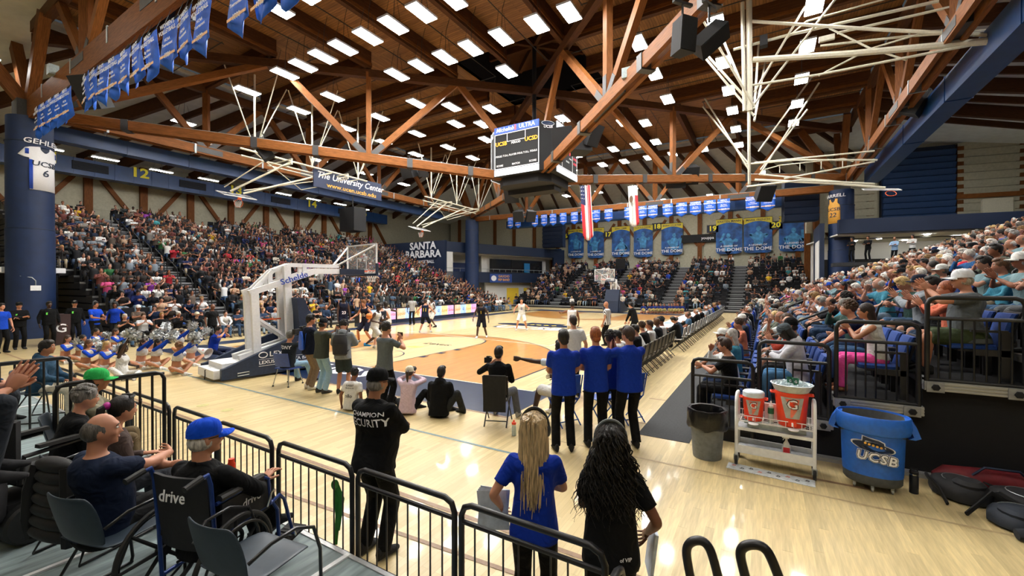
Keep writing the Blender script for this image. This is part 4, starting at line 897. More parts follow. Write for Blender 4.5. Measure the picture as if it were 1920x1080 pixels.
# seats: the nearest ones each a thing, all the rest one mass
sv, sf_, sc_ = [], [], []; nvv = 0; sb = MB(); sb.box((0, 0, .43), (.44, .4, .07)); sb.box((0, -.28, .66), (.44, .07, .44), Rx(-.2)); sb.b2((-.26, -.27, 0), (-.23, .05, .64)); sb.b2((.23, -.27, 0), (.26, .05, .64))
Vt = np.array(sb.v, np.float32); Ft = np.array([(f[0], f[i], f[i+1]) for f in sb.f for i in (1, 2)], np.int32); blk = np.array((.010, .010, .012), np.float32); blu = np.array((.010, .052, .24), np.float32); nav = np.array((.008, .014, .035), np.float32)
occ = {(c[1], c[2], c[3]) for c in cands} | HERO
for idx, (dist, name, k, j, p) in enumerate(SEATS):
    if name == 'left' and k < 9 and p.y < -1.6: continue
    if idx < 110:
        e = (name, k, j) not in occ
        seat_thing(p, FACE[name], '%sblue padded folding seat, %s row of %s, %s from %s' % ('empty ' if e else 'occupied ', ordw(k), where[name], ordw(j), 'near rail' if name == 'right' else 'near end'), 'stadium seats', False)
        continue
    a = radians(FACE[name])-pi/2; M = np.array([[cos(a), -sin(a), 0], [sin(a), cos(a), 0], [0, 0, 1]], np.float32)
    sv.append(Vt @ M.T+np.array(p, np.float32)); sf_.append(Ft+nvv); nvv += len(Vt); c1 = blu if name != 'far' else nav
    sc_.append(np.concatenate([np.tile(c1, (12, 1)), np.tile(blk if name != 'right' else nav, (12, 1)), np.tile(blk, (24, 1))]))
so = mass('stadium_seating', np.concatenate(sv), np.concatenate(sf_), np.concatenate(sc_), CROWDM); tag(so, 'rows of dark folding seats under and between the seated crowd', 'seating', None, 'stuff'); so.data.shade_flat()
# ================================================================ hoops
ORIM = mat('orange_rim', (.75, .12, .03), .4, .2); GLASS = mat('backboard_glass', (.75, .8, .8), .06, alpha=.16, var=0.0); NET = mat('white_net', (.75, .75, .72), .8); PADN = mat('dark_navy_pad', (.010, .022, .055), .6, bump=.1)
def net(b, c, r0=.225):
    c = Vector(c)
    for i in range(12):
        for s in (1, -1):
            b.tube([c+Vector((r*cos(2*pi*i/12+s*t), r*sin(2*pi*i/12+s*t), z)) for r, t, z in ((r0, 0, 0), (.19, .26, -.11), (.16, .52, -.2), (.13, .78, -.3), (.125, 1.0, -.4))], .006, 4)
def board(parent, y, z0, pad=True):
    fr = MB()
    for lo, hi in (((-.915, 0, 0), (.915, .05, .045)), ((-.915, 0, 1.025), (.915, .05, 1.07)), ((-.915, 0, 0), (-.87, .05, 1.07)), ((.87, 0, 0), (.915, .05, 1.07))): fr.b2([lo[0], y+lo[1], z0+lo[2]], [hi[0], y+hi[1], z0+hi[2]])
    fr.build('board_frame', WHITEP, parent, smooth=False); MB().b2((-.87, y+.015, z0+.045), (.87, y+.03, z0+1.025)).build('glass', GLASS, parent, smooth=False)
    t = MB()
    for lo, hi in (((-.305, .30), (.305, .35)), ((-.305, .71), (.305, .76)), ((-.305, .30), (-.255, .76)), ((.255, .30), (.305, .76))): t.b2((lo[0], y+.03, z0+lo[1]-.15), (hi[0], y+.034, z0+hi[1]-.15))
    t.build('target_square', WHTX, parent, smooth=False)
    if pad:
        p = MB(); p.b2((-.95, y-.02, z0-.05), (.95, y+.07, z0+.03)); p.b2((-.95, y-.02, z0), (-.9, y+.07, z0+.38)); p.b2((.9, y-.02, z0), (.95, y+.07, z0+.38)); p.build('edge_pad', PADN, parent, smooth=False)
    r = MB(); r.tube([(.235*cos(a), y+.43+.235*sin(a), z0+.15) for a in [2*pi*i/24 for i in range(24)]], .012, 8, closed=True); r.b2((-.1, y+.05, z0+.10), (.1, y+.21, z0+.16)); rr = r.build('rim', ORIM, parent)
    n_ = MB(); net(n_, (0, y+.43, z0+.15)); n_.build('net', NET, rr)
def hoop_unit(label, loc, rz):
    t = thing('basketball_hoop', label, 'hoop', loc, rz)
    side = [(0, .06), (2.55, .06), (2.55, 1.12), (1.75, 1.0), (.1, .36), (0, .34)]
    for s in (-1, 1):
        p = MB().prism([(y, z) for y, z in side], .13, Matrix(((0, 0, 1, s*.73-.065), (1, 0, 0, 0), (0, 1, 0, 0), (0, 0, 0, 1)))).build('side_pad', PADN, t, smooth=False)
        if s > 0:
            for q, (yy, zz, tx, sz) in enumerate(((1.15, .60, 'LEXUS', .19), (.88, .39, 'LEXUS OF SANTA BARBARA', .125))): lettering(tx, sz, WHTX, p, face((.80, yy, zz), (1, 0, 0)), wide=1.15, align='LEFT')
            MB().tube([(.80, .99+.11*cos(a), .60+.075*sin(a)) for a in [2*pi*i/16 for i in range(16)]], .012, 6, closed=True).build('emblem', WHTX, p)
            MB().b2((.795, .88, .295), (.802, 2.4, .305)).build('underline', WHTX, p, smooth=False); MB().b2((.795, .88, .475), (.802, 2.4, .483)).build('underline', WHTX, p, smooth=False)
            for yy in (.5, 1.7): MB().tube([(.8, yy-.14, .12), (.8, yy+.14, .13), (.8, yy+.14, .2), (.8, yy-.14, .19)], .014, 6, closed=True).build('lift_handle', STEEL, p)
    MB().prism([(2.4, .06), (2.75, .06), (2.62, 1.1), (2.2, 2.15), (1.98, 2.15), (2.1, 1.0)], 1.3, Matrix(((0, 0, 1, -.65), (1, 0, 0, 0), (0, 1, 0, 0), (0, 0, 0, 1)))).build('front_pad', PADN, t, smooth=False)
    b = MB(); b.b2((-.6, -.12, .08), (.6, .55, .30)); b.b2((-.5, .1, .30), (.5, .75, .44)); b.b2((-.6, .5, .08), (.6, 2.3, .34)); b.build('base', WHITEP, t, smooth=False)
    beam('base_rail', (-.2, .6, .5), (-.2, 2.1, .86), .16, .16, WHITEP, t); beam('base_rail', (.2, .6, .5), (.2, 2.1, .86), .16, .16, WHITEP, t)
    for s in (-.24, .24):
        beam('rear_post', (s, 1.05, .5), (s, .98, 2.33), .13, .2, WHITEP, t, up=(0, 1, 0)); beam('front_post', (s, 1.97, .6), (s, 1.87, 3.1), .13, .2, WHITEP, t, up=(0, 1, 0))
        beam('boom', (s, .85, 2.30), (s*.8, 2.8, 2.99), .11, .17, WHITEP, t); beam('boom', (s*.8, 2.75, 2.98), (s*.5, 4.2, 3.0), .11, .17, WHITEP, t)
        for p, q in (((1.02, 2.4), (1.53, 2.95)), ((1.53, 2.95), (2.02, 3.15)), ((2.02, 3.15), (3.6, 3.16))): beam('upper_boom', (s*.5, p[0], p[1]), (s*.5, q[0], q[1]), .09, .11, WHITEP, t)
        for y, z0, z1 in ((1.44, 2.5, 2.85), (2.45, 2.9, 3.15), (1.95, 3.0, 3.15)): beam('spacer', (s*.6, y, z0), (s*.6, y, z1), .08, .12, WHITEP, t, up=(0, 1, 0))
        beam('diagonal_strut', (s, 1.05, 1.6), (s, 1.9, .95), .07, .07, WHITEP, t); MB().tube([(s*.4, 3.5, 3.15), (s*3.6, 4.53, 3.9)], .03, 8).build('board_strut', WHITEP, t)
    beam('boom_pad', (0, 3.6, 2.98), (0, 4.5, 2.98), .5, .2, PADN, t)
    MB().b2((-.02, 1.1, 1.5), (.02, 1.8, 1.54)).build('gauge_bar', ORIM, t, smooth=False)
    lettering('Schelde', .24, ROYAL, t, face((.36, 2.05, 2.74), (1, 0, 0)) @ Matrix.Rotation(.335, 4, 'Z'), wide=1.15)
    MB().tube([(0, .0, .3), (.02, -.14, .26), (0, -.13, .12), (.03, -.15, .02)], .012, 6).build('power_cord', BLACKM, t)
    for x in (-.45, .45):
        for y in (.15, 2.1): MB().lathe([(.06, -.03), (.06, .03)], 12).build('castor', BLACKM, t, M=Matrix.Translation((x, y, .06)) @ Matrix.Rotation(pi/2, 4, 'Y'))
    board(t, 4.52, 2.9); return t
hoop_unit('white and navy portable basketball hoop standing beside the cheer squad', (-.47, -3.3, 0), -.115)
hoop_unit('small white portable basketball hoop before the far stand', (0.1, 31.95, 0), pi)
# ---- folded side-court hoops hung from the roof
def tb(n, pts, r, p, m=CREAM): return MB().tube(pts, r, 8).build(n, m, p)
def side_hoop(label, s, ya, yb, yh, zh, xh, xm=13.0):
    t = thing('hanging_backstop', label, 'backstop'); X = lambda x: s*x; yc = (ya+yb)/2
    for y in (ya, yc, yb):
        tb('mast', [(X(xm), y, 14.7), (X(xm), y, 10.2)], .055, t); tb('hanger_arm', [(X(xm), y, 10.4), (X(xm), y+1.9, 14.6)], .035, t); tb('hanger_arm', [(X(xm), y, 10.4), (X(xm), y-1.6, 14.6)], .035, t)
        tb('cross_strut', [(X(xm-.3), y, 10.6), (X(xm-2.6), y, 14.6)], .03, t)
    tb('main_pipe', [(X(xm), ya-.8, 10.25), (X(xm), yb+.8, 10.25)], .06, t); tb('main_pipe', [(X(xm+.5), ya-.5, 10.0), (X(xm+.5), yb+.2, 10.0)], .05, t)
    for d in (-.9, .9):
        tb('swing_arm', [(X(xm), yc+d*1.6, 10.2), (X(xh), yh+d*.4, zh+.15)], .06, t); tb('brace', [(X(xm), yc+d*3, 10.2), (X(xh+.3), yh+d*.6, zh+.4)], .035, t)
        tb('side_frame', [(X(xm+1.6), yc+d*2.2, 10.1), (X(xm-1), yc+d*2.2, 10.1), (X(xm-1), yc+d*2.2, 9.8), (X(xm+1.6), yc+d*2.2, 9.75)], .04, t)
    tb('brace', [(X(xm+1.6), yc-2, 10.1), (X(xm+1.6), yc+2, 10.1)], .04, t); tb('brace', [(X(xm), ya, 10.2), (X(xm+1.2), yc, 8.9), (X(xm), yb, 10.2)], .03, t)
    b = link('backboard', None, t); b.matrix_local = Matrix.Translation((X(xh), yh, zh)) @ Matrix.Rotation(-s*pi/2, 4, 'Z') @ Matrix.Rotation(-1.25, 4, 'X') @ Matrix.Translation((0, 0, -.5))
    fr = MB()
    for lo, hi in (((-.915, 0, 0), (.915, .05, .05)), ((-.915, 0, 1.02), (.915, .05, 1.07)), ((-.915, 0, 0), (-.87, .05, 1.07)), ((.87, 0, 0), (.915, .05, 1.07)), ((-.3, 0, 0), (-.25, .05, 1.07)), ((.25, 0, 0), (.3, .05, 1.07))): fr.b2(lo, hi)
    fr.build('board_frame', WHITEP, b, smooth=False); MB().b2((-.87, .01, .05), (.87, .03, 1.02)).build('glass', GLASS, b, smooth=False)
    r = MB(); r.tube([(.235*cos(a), .43+.235*sin(a), .15) for a in [2*pi*i/24 for i in range(24)]], .014, 8, closed=True); r.b2((-.1, .05, .1), (.1, .2, .17)); r.build('rim', ORIM, b)
    q = MB(); net(q, (X(xh)-s*.1, yh, zh-.35)); q.build('net', NET, t); return t
side_hoop('folded cream steel side-court hoop near the numbered duct, nearer of the two', -1, 4.4, 11.6, 4.2, 7.9, 14.6)
side_hoop('folded cream steel side-court hoop hung near the far-left column', -1, 19.4, 26.6, 18.6, 7.5, 13.6)
# big near frame on the bench side
t = thing('hanging_backstop', 'large cream tubular backstop frame overhead above the bench-side stand', 'backstop')
def P2(u, v, y): return ony(u, v, y)
for r, pts in ((.11, [P2(1404, -60, 11.5), P2(1406, 208, 11.5)]), (.075, [P2(1392, 5, 11.4), P2(1396, 208, 11.4)]), (.05, [P2(1405, 200, 11.5), P2(1405, 345, 11.5)]),
               (.12, [P2(1412, 112, 11.5), P2(1600, 100, 11.4), P2(1890, 74, 11.2)]), (.065, [P2(1410, 40, 11.5), P2(1640, 55, 11.4), P2(1895, 68, 11.2)]), (.06, [P2(1375, 93, 11.6), P2(1480, 65, 11.6), P2(1760, 2, 11.6)]),
               (.035, [P2(1475, 72, 11.7), P2(1512, 40, 11.7), P2(1660, -2, 11.7)]), (.05, [P2(1410, 160, 11.5), P2(1535, 140, 11.4), P2(1895, 70, 11.2)]),
               (.035, [P2(1555, 53, 11.45), P2(1630, 90, 11.4), P2(1700, 113, 11.4)]), (.035, [P2(1535, 142, 11.4), P2(1630, 92, 11.4), P2(1730, 62, 11.4)]),
               (.045, [P2(1538, 86, 11.7), P2(1700, 68, 11.7), P2(1920, 52, 11.7)]), (.05, [P2(1570, 62, 11.8), P2(1840, 0, 11.8)]),
               (.05, [P2(1345, 48, 11.9), P2(1404, 190, 11.6)]), (.05, [P2(1300, 75, 11.9), P2(1404, 190, 11.6)])):
    tb('frame_tube', pts, r, t)
for a, b_, r in (((11.9, 11.5, 9.9), (12.0, 15.5, 14.6), .045), ((11.9, 11.5, 9.4), (12.3, 17.5, 14.6), .045), ((11.9, 11.5, 10.6), (14.2, 11.6, 14.6), .045), ((11.9, 11.5, 10.1), (15.4, 11.6, 14.6), .045), ((11.9, 11.5, 9.6), (8.9, 12.5, 14.6), .045), ((11.9, 11.5, 10), (9.4, 9.2, 14.6), .045)): tb('hanger_arm', [a, b_], r, t)
p = P2(1432, 78, 11.5); MB().box(p, (.28, .3, .42)).build('winch_motor', BLACKM, t, smooth=False); p = P2(1878, 84, 11.2); MB().tube([p+Vector((-.2, 0, -.25)), p+Vector((.3, 0, .28))], .11, 10).build('pivot_clamp', BLACKM, t)
p = P2(1550, 72, 11.7); MB().box(p, (.5, .12, .2)).build('bracket', CREAM, t, smooth=False)
# far frame on the bench side, with a folded board at its end
t = thing('hanging_backstop', 'folded cream backstop with tilted glass board before the right far column', 'backstop')
yy = 22.
for r, pts in ((.09, [P2(1404, 208, yy), P2(1405, 346, yy)]), (.06, [P2(1398, 308, yy), P2(1490, 300, yy), P2(1645, 300, yy)]), (.05, [P2(1415, 305, yy), P2(1640, 283, yy)]), (.035, [P2(1433, 318, yy), P2(1462, 310, yy), P2(1582, 297, yy), P2(1600, 303, yy)]),
               (.075, [P2(1415, 337, yy), P2(1560, 344, yy), P2(1660, 352, yy)]), (.05, [P2(1425, 327, yy), P2(1640, 347, yy)]), (.05, [P2(1470, 335, yy), P2(1640, 303, yy)]), (.06, [P2(1400, 350, yy-1), P2(1500, 338, yy-1), P2(1640, 345, yy-1)])): tb('frame_tube', pts, r, t)
for a, b_ in ((P2(1424, 328, yy), P2(1536, 155, yy)), (P2(1426, 318, yy), P2(1514, 205, yy)), (P2(1422, 284, yy), P2(1540, 120, yy)), (P2(1404, 318, yy), P2(1308, 163, yy)), (P2(1404, 308, yy), P2(1318, 200, yy)), (P2(1408, 190, yy), P2(1512, 50, yy))): tb('hanger_arm', [a, b_], .05, t)
for u in (1462, 1500, 1540, 1580): a = P2(u, 310-(u-1462)*.1, yy); tb('upright', [a, a+Vector((0, 0, -.45))], .025, t)
bp_ = P2(1652, 356, yy); fr = MB()
for lo, hi in (((-.8, -.5, 0), (.8, -.45, .05)), ((-.8, .45, 0), (.8, .5, .05)), ((-.8, -.5, 0), (-.75, .5, .05)), ((.75, -.5, 0), (.8, .5, .05))): fr.b2(lo, hi)
bb = link('backboard', None, t); bb.matrix_local = Matrix.Translation(bp_) @ Matrix.Rotation(.12, 4, 'Y') @ Matrix.Rotation(.25, 4, 'X'); fr.build('board_frame', WHITEP, bb, smooth=False); MB().b2((-.75, -.45, .015), (.75, .45, .03)).build('glass', GLASS, bb, smooth=False)
MB().tube([(.35+.23*cos(a), -.6+.2*sin(a), -.15+.12*sin(a)) for a in [2*pi*i/20 for i in range(20)]], .02, 6, closed=True).build('rim', ORIM, bb)
# ================================================================ scoreboard
LEDO = mat('amber_led', (.9, .36, .01), emit=.9, var=0); LEDR = mat('red_led', (1, .03, .06), emit=1.2, var=0); LEDW = mat('white_board_text', (.7, .7, .68), emit=.25, var=0)
PANW = mat('lit_white_panel', (.75, .82, .95), emit=.45, var=0); PANB = mat('lit_blue_panel', (.03, .08, .42), emit=.55, var=.05)
t = thing('scoreboard', 'black four-sided scoreboard with amber team names hung over mid court', 'scoreboard', (0, CY, 0))
H_, C_ = 2.2, .72; a_ = H_-C_; oct8 = [(-a_, -H_), (a_, -H_), (H_, -a_), (H_, a_), (a_, H_), (-a_, H_), (-H_, a_), (-H_, -a_)]
MB().prism(oct8, 2.75, Matrix.Translation((0, 0, 9.0))).build('cabinet', BLACKM, t, smooth=False); MB().prism([(x*.8, y*.8) for x, y in oct8], .5, Matrix.Translation((0, 0, 8.5))).build('lower_cabinet', BLACKM, t, smooth=False)
MB().b2((-1.6, -.5, 8.2), (1.6, .5, 8.5)).build('underside_box', BLACKM, t, smooth=False)
for fi in range(4):
    f = link('display_face', None, t); f.matrix_local = Matrix.Rotation(fi*pi/2, 4, 'Z') @ face((0, -H_-.02, 10.4), (0, -1, 0))
    MB().b2((-a_, 1.05, -.03), (a_, 1.42, .03)).build('sponsor_panel', PANB if fi % 2 == 0 else PANW, f, smooth=False); MB().b2((-a_, -1.42, -.03), (a_, -1.08, .03)).build('sponsor_panel', PANW, f, smooth=False)
    for lo, hi in (((-a_, .98), (a_, 1.02)), ((-a_, -1.04), (a_, -1.0)), ((-a_, -1.04), (-a_+.04, 1.02)), ((a_-.04, -1.04), (a_, 1.02))): MB().b2((*lo, 0), (*hi, .02)).build('border_line', LEDW, f, smooth=False)
    T = lambda tx, x, y, s, m, al='CENTER': lettering(tx, s, m, f, Matrix.Translation((x, y, .03)), ext=.003, align=al)
    if fi % 2 == 0:
        lettering('Michelob', .33, WHTX, f, Matrix.Translation((-.75, 1.23, .04)), shear=.3, ext=.003); MB().b2((-.1, 1.1, .03), (.02, 1.38, .04)).build('sponsor_mark', mat('red_mark', (.8, .1, .1), emit=.4), f, smooth=False); lettering('ULTRA', .34, WHTX, f, Matrix.Translation((.72, 1.23, .04)), ext=.003)
        T('Cottage', .05, -1.24, .22, mat('teal_text', (.1, .35, .5), emit=.3)); T('UCSB', -1.0, .42, .32, LEDO); T('UCSD', 1.0, .42, .32, LEDO); T('PERIOD', 0, .38, .18, LEDW)
        for tx, x, y in (('FOULS', -1.15, -.3), ('T.O.L.', -.68, -.3), ('PLAYER FOUL', 0, -.3), ('T.O.L.', .68, -.3), ('FOULS', 1.15, -.3), ('SCORE', -1.1, -.85), ('MATCH', 0, -.85), ('SCORE', 1.1, -.85)): T(tx, x, y, .15, LEDW)
        for lo, hi in (((-.62, .5), (-.59, 1.0)), ((.59, .5), (.62, 1.0)), ((-.62, .5), (.62, .53))): MB().b2((*lo, 0), (*hi, .02)).build('clock_frame', LEDW, f, smooth=False)
    else:
        for x in (-.75, .75): MB().b2((x-.015, -1, 0), (x+.015, 1, .02)).build('divider', LEDW, f, smooth=False)
        T('UCSB', -.35, .3, .25, LEDO); T('UCSD', .4, .3, .25, LEDO); T('30', -.35, .0, .3, LEDR); T('33', .4, .0, .3, LEDR)
        for q in range(4): T('%d  %d%d' % (q+1, q+2, q), 1.08, .45-.3*q, .2, LEDR)
        for x in (-1.3, -1.1, -.9): T('G', x, .85, .12, LEDW)
        T('BONUS', 0, -.55, .14, LEDW); T('FOULS', .4, -.3, .12, LEDW)
for fi in range(4):
    f = link('corner_face', None, t); f.matrix_local = Matrix.Rotation(fi*pi/2+pi/4, 4, 'Z') @ face((0, -(H_-C_/2)*1.4142-.01, 10.4), (0, -1, 0))
    MB().ell((0, 1.22, 0), (.36, .12, .02), n=18).build('emblem', NAVYL, f); MB().tube([(.37*cos(a), 1.22+.13*sin(a), .012) for a in [2*pi*i/20 for i in range(20)]], .012, 5, closed=True).build('emblem_outline', WHTX, f); lettering('UCSB', .22, WHTX, f, Matrix.Translation((0, 1.02, .03)), shear=.15)
# ================================================================ speakers
def speaker(loc, az, tilt, label, sz=(.42, .4, .72), roll=0.):
    o = thing('loudspeaker', label, 'speaker', loc, az); x, y, z = [q/2 for q in sz]
    M = Matrix.Rotation(tilt, 4, 'X') @ Matrix.Rotation(roll, 4, 'Y')
    c = MB().prism([(-x, -y), (x, -y), (x*.62, y), (-x*.62, y)], sz[2], Matrix.Translation((0, 0, -z))).build('cabinet', SPKR, o, smooth=False); c.matrix_local = M
    g = MB().b2((-x*.94, -y-.012, -z*.96), (x*.94, -y, z*.96)).build('grille', BLACKM, c, smooth=False)
    MB().tube([(0, 0, z), (0, 0, z+.25)], .02, 6).build('bracket', DSTEEL, o); MB().box((0, 0, z+.27), (.35, .06, .04)).build('bracket_plate', DSTEEL, o, smooth=False)
for lc_, az, ti, lb in (((11.2, -1.85, 6.36), .9, .1, 'upright black loudspeaker clamped to the near timber beam'), ((11.55, -1.6, 6.36), 1.2, .75, 'tilted black loudspeaker beside the upright one on the near timber beam')):
    speaker(lc_, az, ti, lb, (.29, .28, .5), .5 if ti > .5 else 0)
for lc_, az, ti, lb, sz in (((3.2, 11.6, 10.3), .2, .35, 'square black loudspeaker left of the pair beside the scoreboard', (1.1, .8, 1.1)), ((4.5, 12.1, 10.4), 1.2, .5, 'tilted black loudspeaker right of the pair beside the scoreboard', (.8, .8, 1.1)), ((3.9, 12.0, 9.7), .7, -.2, 'flat black loudspeaker under the pair beside the scoreboard', (1.2, .7, .5)),
                            ((-11.2, 3.9, 9.95), -.6, .6, 'slanted black loudspeaker hung under the beam near the left column', (.7, .6, 1.1)), ((-7.2, 10.9, 10.0), 0, .4, 'black loudspeaker on the left diagonal beam', (.9, .8, 1.1)), ((-6.5, 11.4, 9.9), .8, .3, 'small black loudspeaker behind the one on the left diagonal beam', (.6, .6, .8)),
                            ((-3.0, -3.0, 11.3), .6, .5, 'big black loudspeaker between the near pennants', (.9, .9, 1.2)), ((-9.95, -3.2, 10.0), .4, .5, 'black loudspeaker between the left groups of near pennants', (.8, .7, 1.2)),
                            ((7.8, 22.5, 10.2), .3, .5, 'black loudspeaker beside the state flag', (1.1, .9, 1.2)), ((6.9, 22.2, 9.6), .3, .2, 'lower black loudspeaker beside the state flag', (1.3, .9, .6)), ((-3.9, 18.2, 9.3), .3, .5, 'black loudspeaker under the beams beyond the scoreboard', (1.1, .8, 1.0)), ((-5.5, 22, 8.4), .2, .4, 'grey loudspeaker facing court before the far-left column', (.9, .7, .9)), ((-4.7, 22.4, 8.4), .9, .4, 'second grey loudspeaker turned aside before the far-left column', (.8, .7, .9)), ((12.2, 26.6, 9.3), .5, .6, 'black loudspeaker on the far-right diagonal beam', (1.1, .9, 1.2)), ((18.2, 17.5, 11.0), 1.2, .5, 'black loudspeaker hung behind the blue duct', (.9, .8, 1.1))):
    speaker(lc_, az, ti, lb, sz)
o = thing('loudspeaker', 'tall black loudspeaker array hung over the student stand', 'speaker', (-17.0, 14.3, 7.0)); MB().b2((-.9, -.6, 0), (.9, .6, 1.9)).build('cabinet', SPKR, o, smooth=False); MB().b2((-.85, -.62, .05), (.85, -.6, 1.85)).build('grille', BLACKM, o, smooth=False); MB().tube([(0, 0, 1.9), (0, 0, 4.2)], .04, 6).build('suspension', PIPE, o)
o = thing('projector_screen', 'small black monitor standing above the far stand', 'monitor', (-3.3, 43.6, 4.6)); MB().b2((-.6, 0, 0), (.6, .15, 1.3)).build('casing', BLACKM, o, smooth=False); MB().b2((-.05, .05, -1.4), (.05, .12, 0)).build('post', BLACKM, o, smooth=False)
jb = MB().box((0, 0, 0), (.3, .25, .35)).build('junction_box', mat('grey_box', (.30, .36, .36), .5), smooth=False); jb.location = (8.1, 6.05, 10.0); tag(jb, 'grey electrical box on the near timber beam', 'box')
jb = MB().box((0, 0, 0), (.35, .3, .4)).build('junction_box', MATS['grey_box'], smooth=False); jb.location = (-13.2, -3.6, 11.5); tag(jb, 'grey electrical box on the banner beam near the left column', 'box')
# ================================================================ pennants, legends, flags, jerseys
BANB = mat('pennant_blue', (.010, .11, .60), .55, var=.22, scale=3); BANY = mat('legend_gold', (.62, .50, .03), .6, var=.08); BANO = mat('pennant_stripe', (.85, .50, .25), .6)
LEGB = mat('legend_photo_blue', (.010, .075, .26), .6, var=.55, scale=1.1); LEGL = mat('legend_photo_light', (.045, .22, .45), .6, var=.35, scale=2.2); LEGD = mat('legend_photo_dark', (.008, .02, .075), .6, var=.3, scale=2)
def wavesheet(wd, ht, tail, amp, ph, m, nx=8, nz=6):
    b = MB(); vs = []
    for i in range(nx+1):
        x = -wd/2+wd*i/nx; low = -ht-tail*(1-abs(2*i/nx-1))
        for j in range(nz+1): vs.append((x, amp*sin(ph+x*7/wd+j*.5)*(.3+j/nz), low*j/nz))
    fs = [(i*(nz+1)+j, i*(nz+1)+j+1, (i+1)*(nz+1)+j+1, (i+1)*(nz+1)+j) for i in range(nx) for j in range(nz)]
    o = b.add(vs, fs).mesh('cloth', m); return o
def pennant(loc, wd, ht, tail, sport, line, yr, label, grp, rz=0., amp=.05, tilt=0.):
    t = thing('pennant', label, 'pennant', loc, rz, grp); ph = R.uniform(0, 6)
    c = link('cloth', wavesheet(wd, ht, tail, amp, ph, BANB), t); md = c.modifiers.new('s', 'SOLIDIFY'); md.thickness = .008
    F = lambda z: face((0, -.03-amp*.9, z), (0, -1, 0))
    k = wd/1.0
    lettering(sport[0], .2*k, WHTX, t, F(-.13*ht), ext=.002); lettering(sport[1], .19*k, WHTX, t, F(-.28*ht), ext=.002)
    lettering(line[0], .13*k, WHTX, t, F(-.50*ht), ext=.002); lettering(line[1], .13*k, WHTX, t, F(-.62*ht), ext=.002)
    MB().b2((-wd*.48, -.03-amp, -.92*ht), (wd*.48, -.022-amp, -.86*ht)).build('stripe', BANO, t, smooth=False); lettering(yr, .2*k, WHTX, t, F(-.89*ht), ext=.006)
    MB().tube([(-wd/2, 0, .02), (wd/2, 0, .02)], .018, 6).build('rod', DSTEEL, t)
    if loc[1] < 0:
        for x in (-wd*.4, wd*.4): MB().tube([(x, 0, .02), (x, .18, 10.5-loc[2])], .008, 5).build('hanging_cord', DSTEEL, t)
MB_, WV, WB, MV = ("MEN'S", 'BASKETBALL'), ("WOMEN'S", 'VOLLEYBALL'), ("WOMEN'S", 'BASKETBALL'), ("MEN'S", 'VOLLEYBALL')
NC, BW = ('NCAA', 'Tournament'), ('Big West', 'Champions')
NEARP = [(-15.3, MV, NC, '1975'), (-14.3, MV, NC, '1982'), (-13.2, MV, NC, '1984'), (-12.2, MV, NC, '1988'), (-11.2, MV, NC, '2011'),
         (-8.9, MV, NC, '1988'), (-8.1, WB, NC, '1992'), (-7.2, MB_, BW, '2002'), (-6.2, MB_, NC, '2002'), (-5.2, MB_, BW, '2021'), (-4.25, MB_, BW, '2022'), (-3.3, MB_, BW, '2023'), (-1.95, WV, NC, '1986'), (-1.0, WV, NC, '1988'), (-.05, WV, NC, '1989'), (1.75, WV, NC, '1990'), (2.75, WV, NC, '1992'), (3.7, WV, NC, '1993')]
for i, (x, sp, ln, yr) in enumerate(NEARP):
    pennant((x, -3.62, 10.45-.045*i), .92, 1.1, .35, sp, ln, yr, 'blue pennant reading %s %s %s, %s from the left of the near beam' % (sp[0].lower(), sp[1].lower(), yr, ordw(i)), 'pennants hung from the near beam', R.uniform(-.12, .12), .06)
FARP = [(955, 962), (969, 981), (1001,), (1018,), (1035,), (1054,), (1075,), (1094,), (1116,), (1139,), (1177,), (1202,), (1222,), (1250,), (1276,), (1302,), (1329,), (1355,), (1409,), (1438,)]
for i, q in enumerate(FARP):
    u = q[0]+2; v = 408-(u-955)*.087; p = ony(u, v, 31.5); sp = MB_ if i % 3 else WB
    pennant((p.x, 31.5, p.z), .68+.32*(u-955)/480, 1.0, .3, sp, (NC, BW)[i % 2], str(1985+i*2), 'blue pennant over the far stand, %s from the left' % ordw(i), 'pennants hung from the far beam', 0, .02)
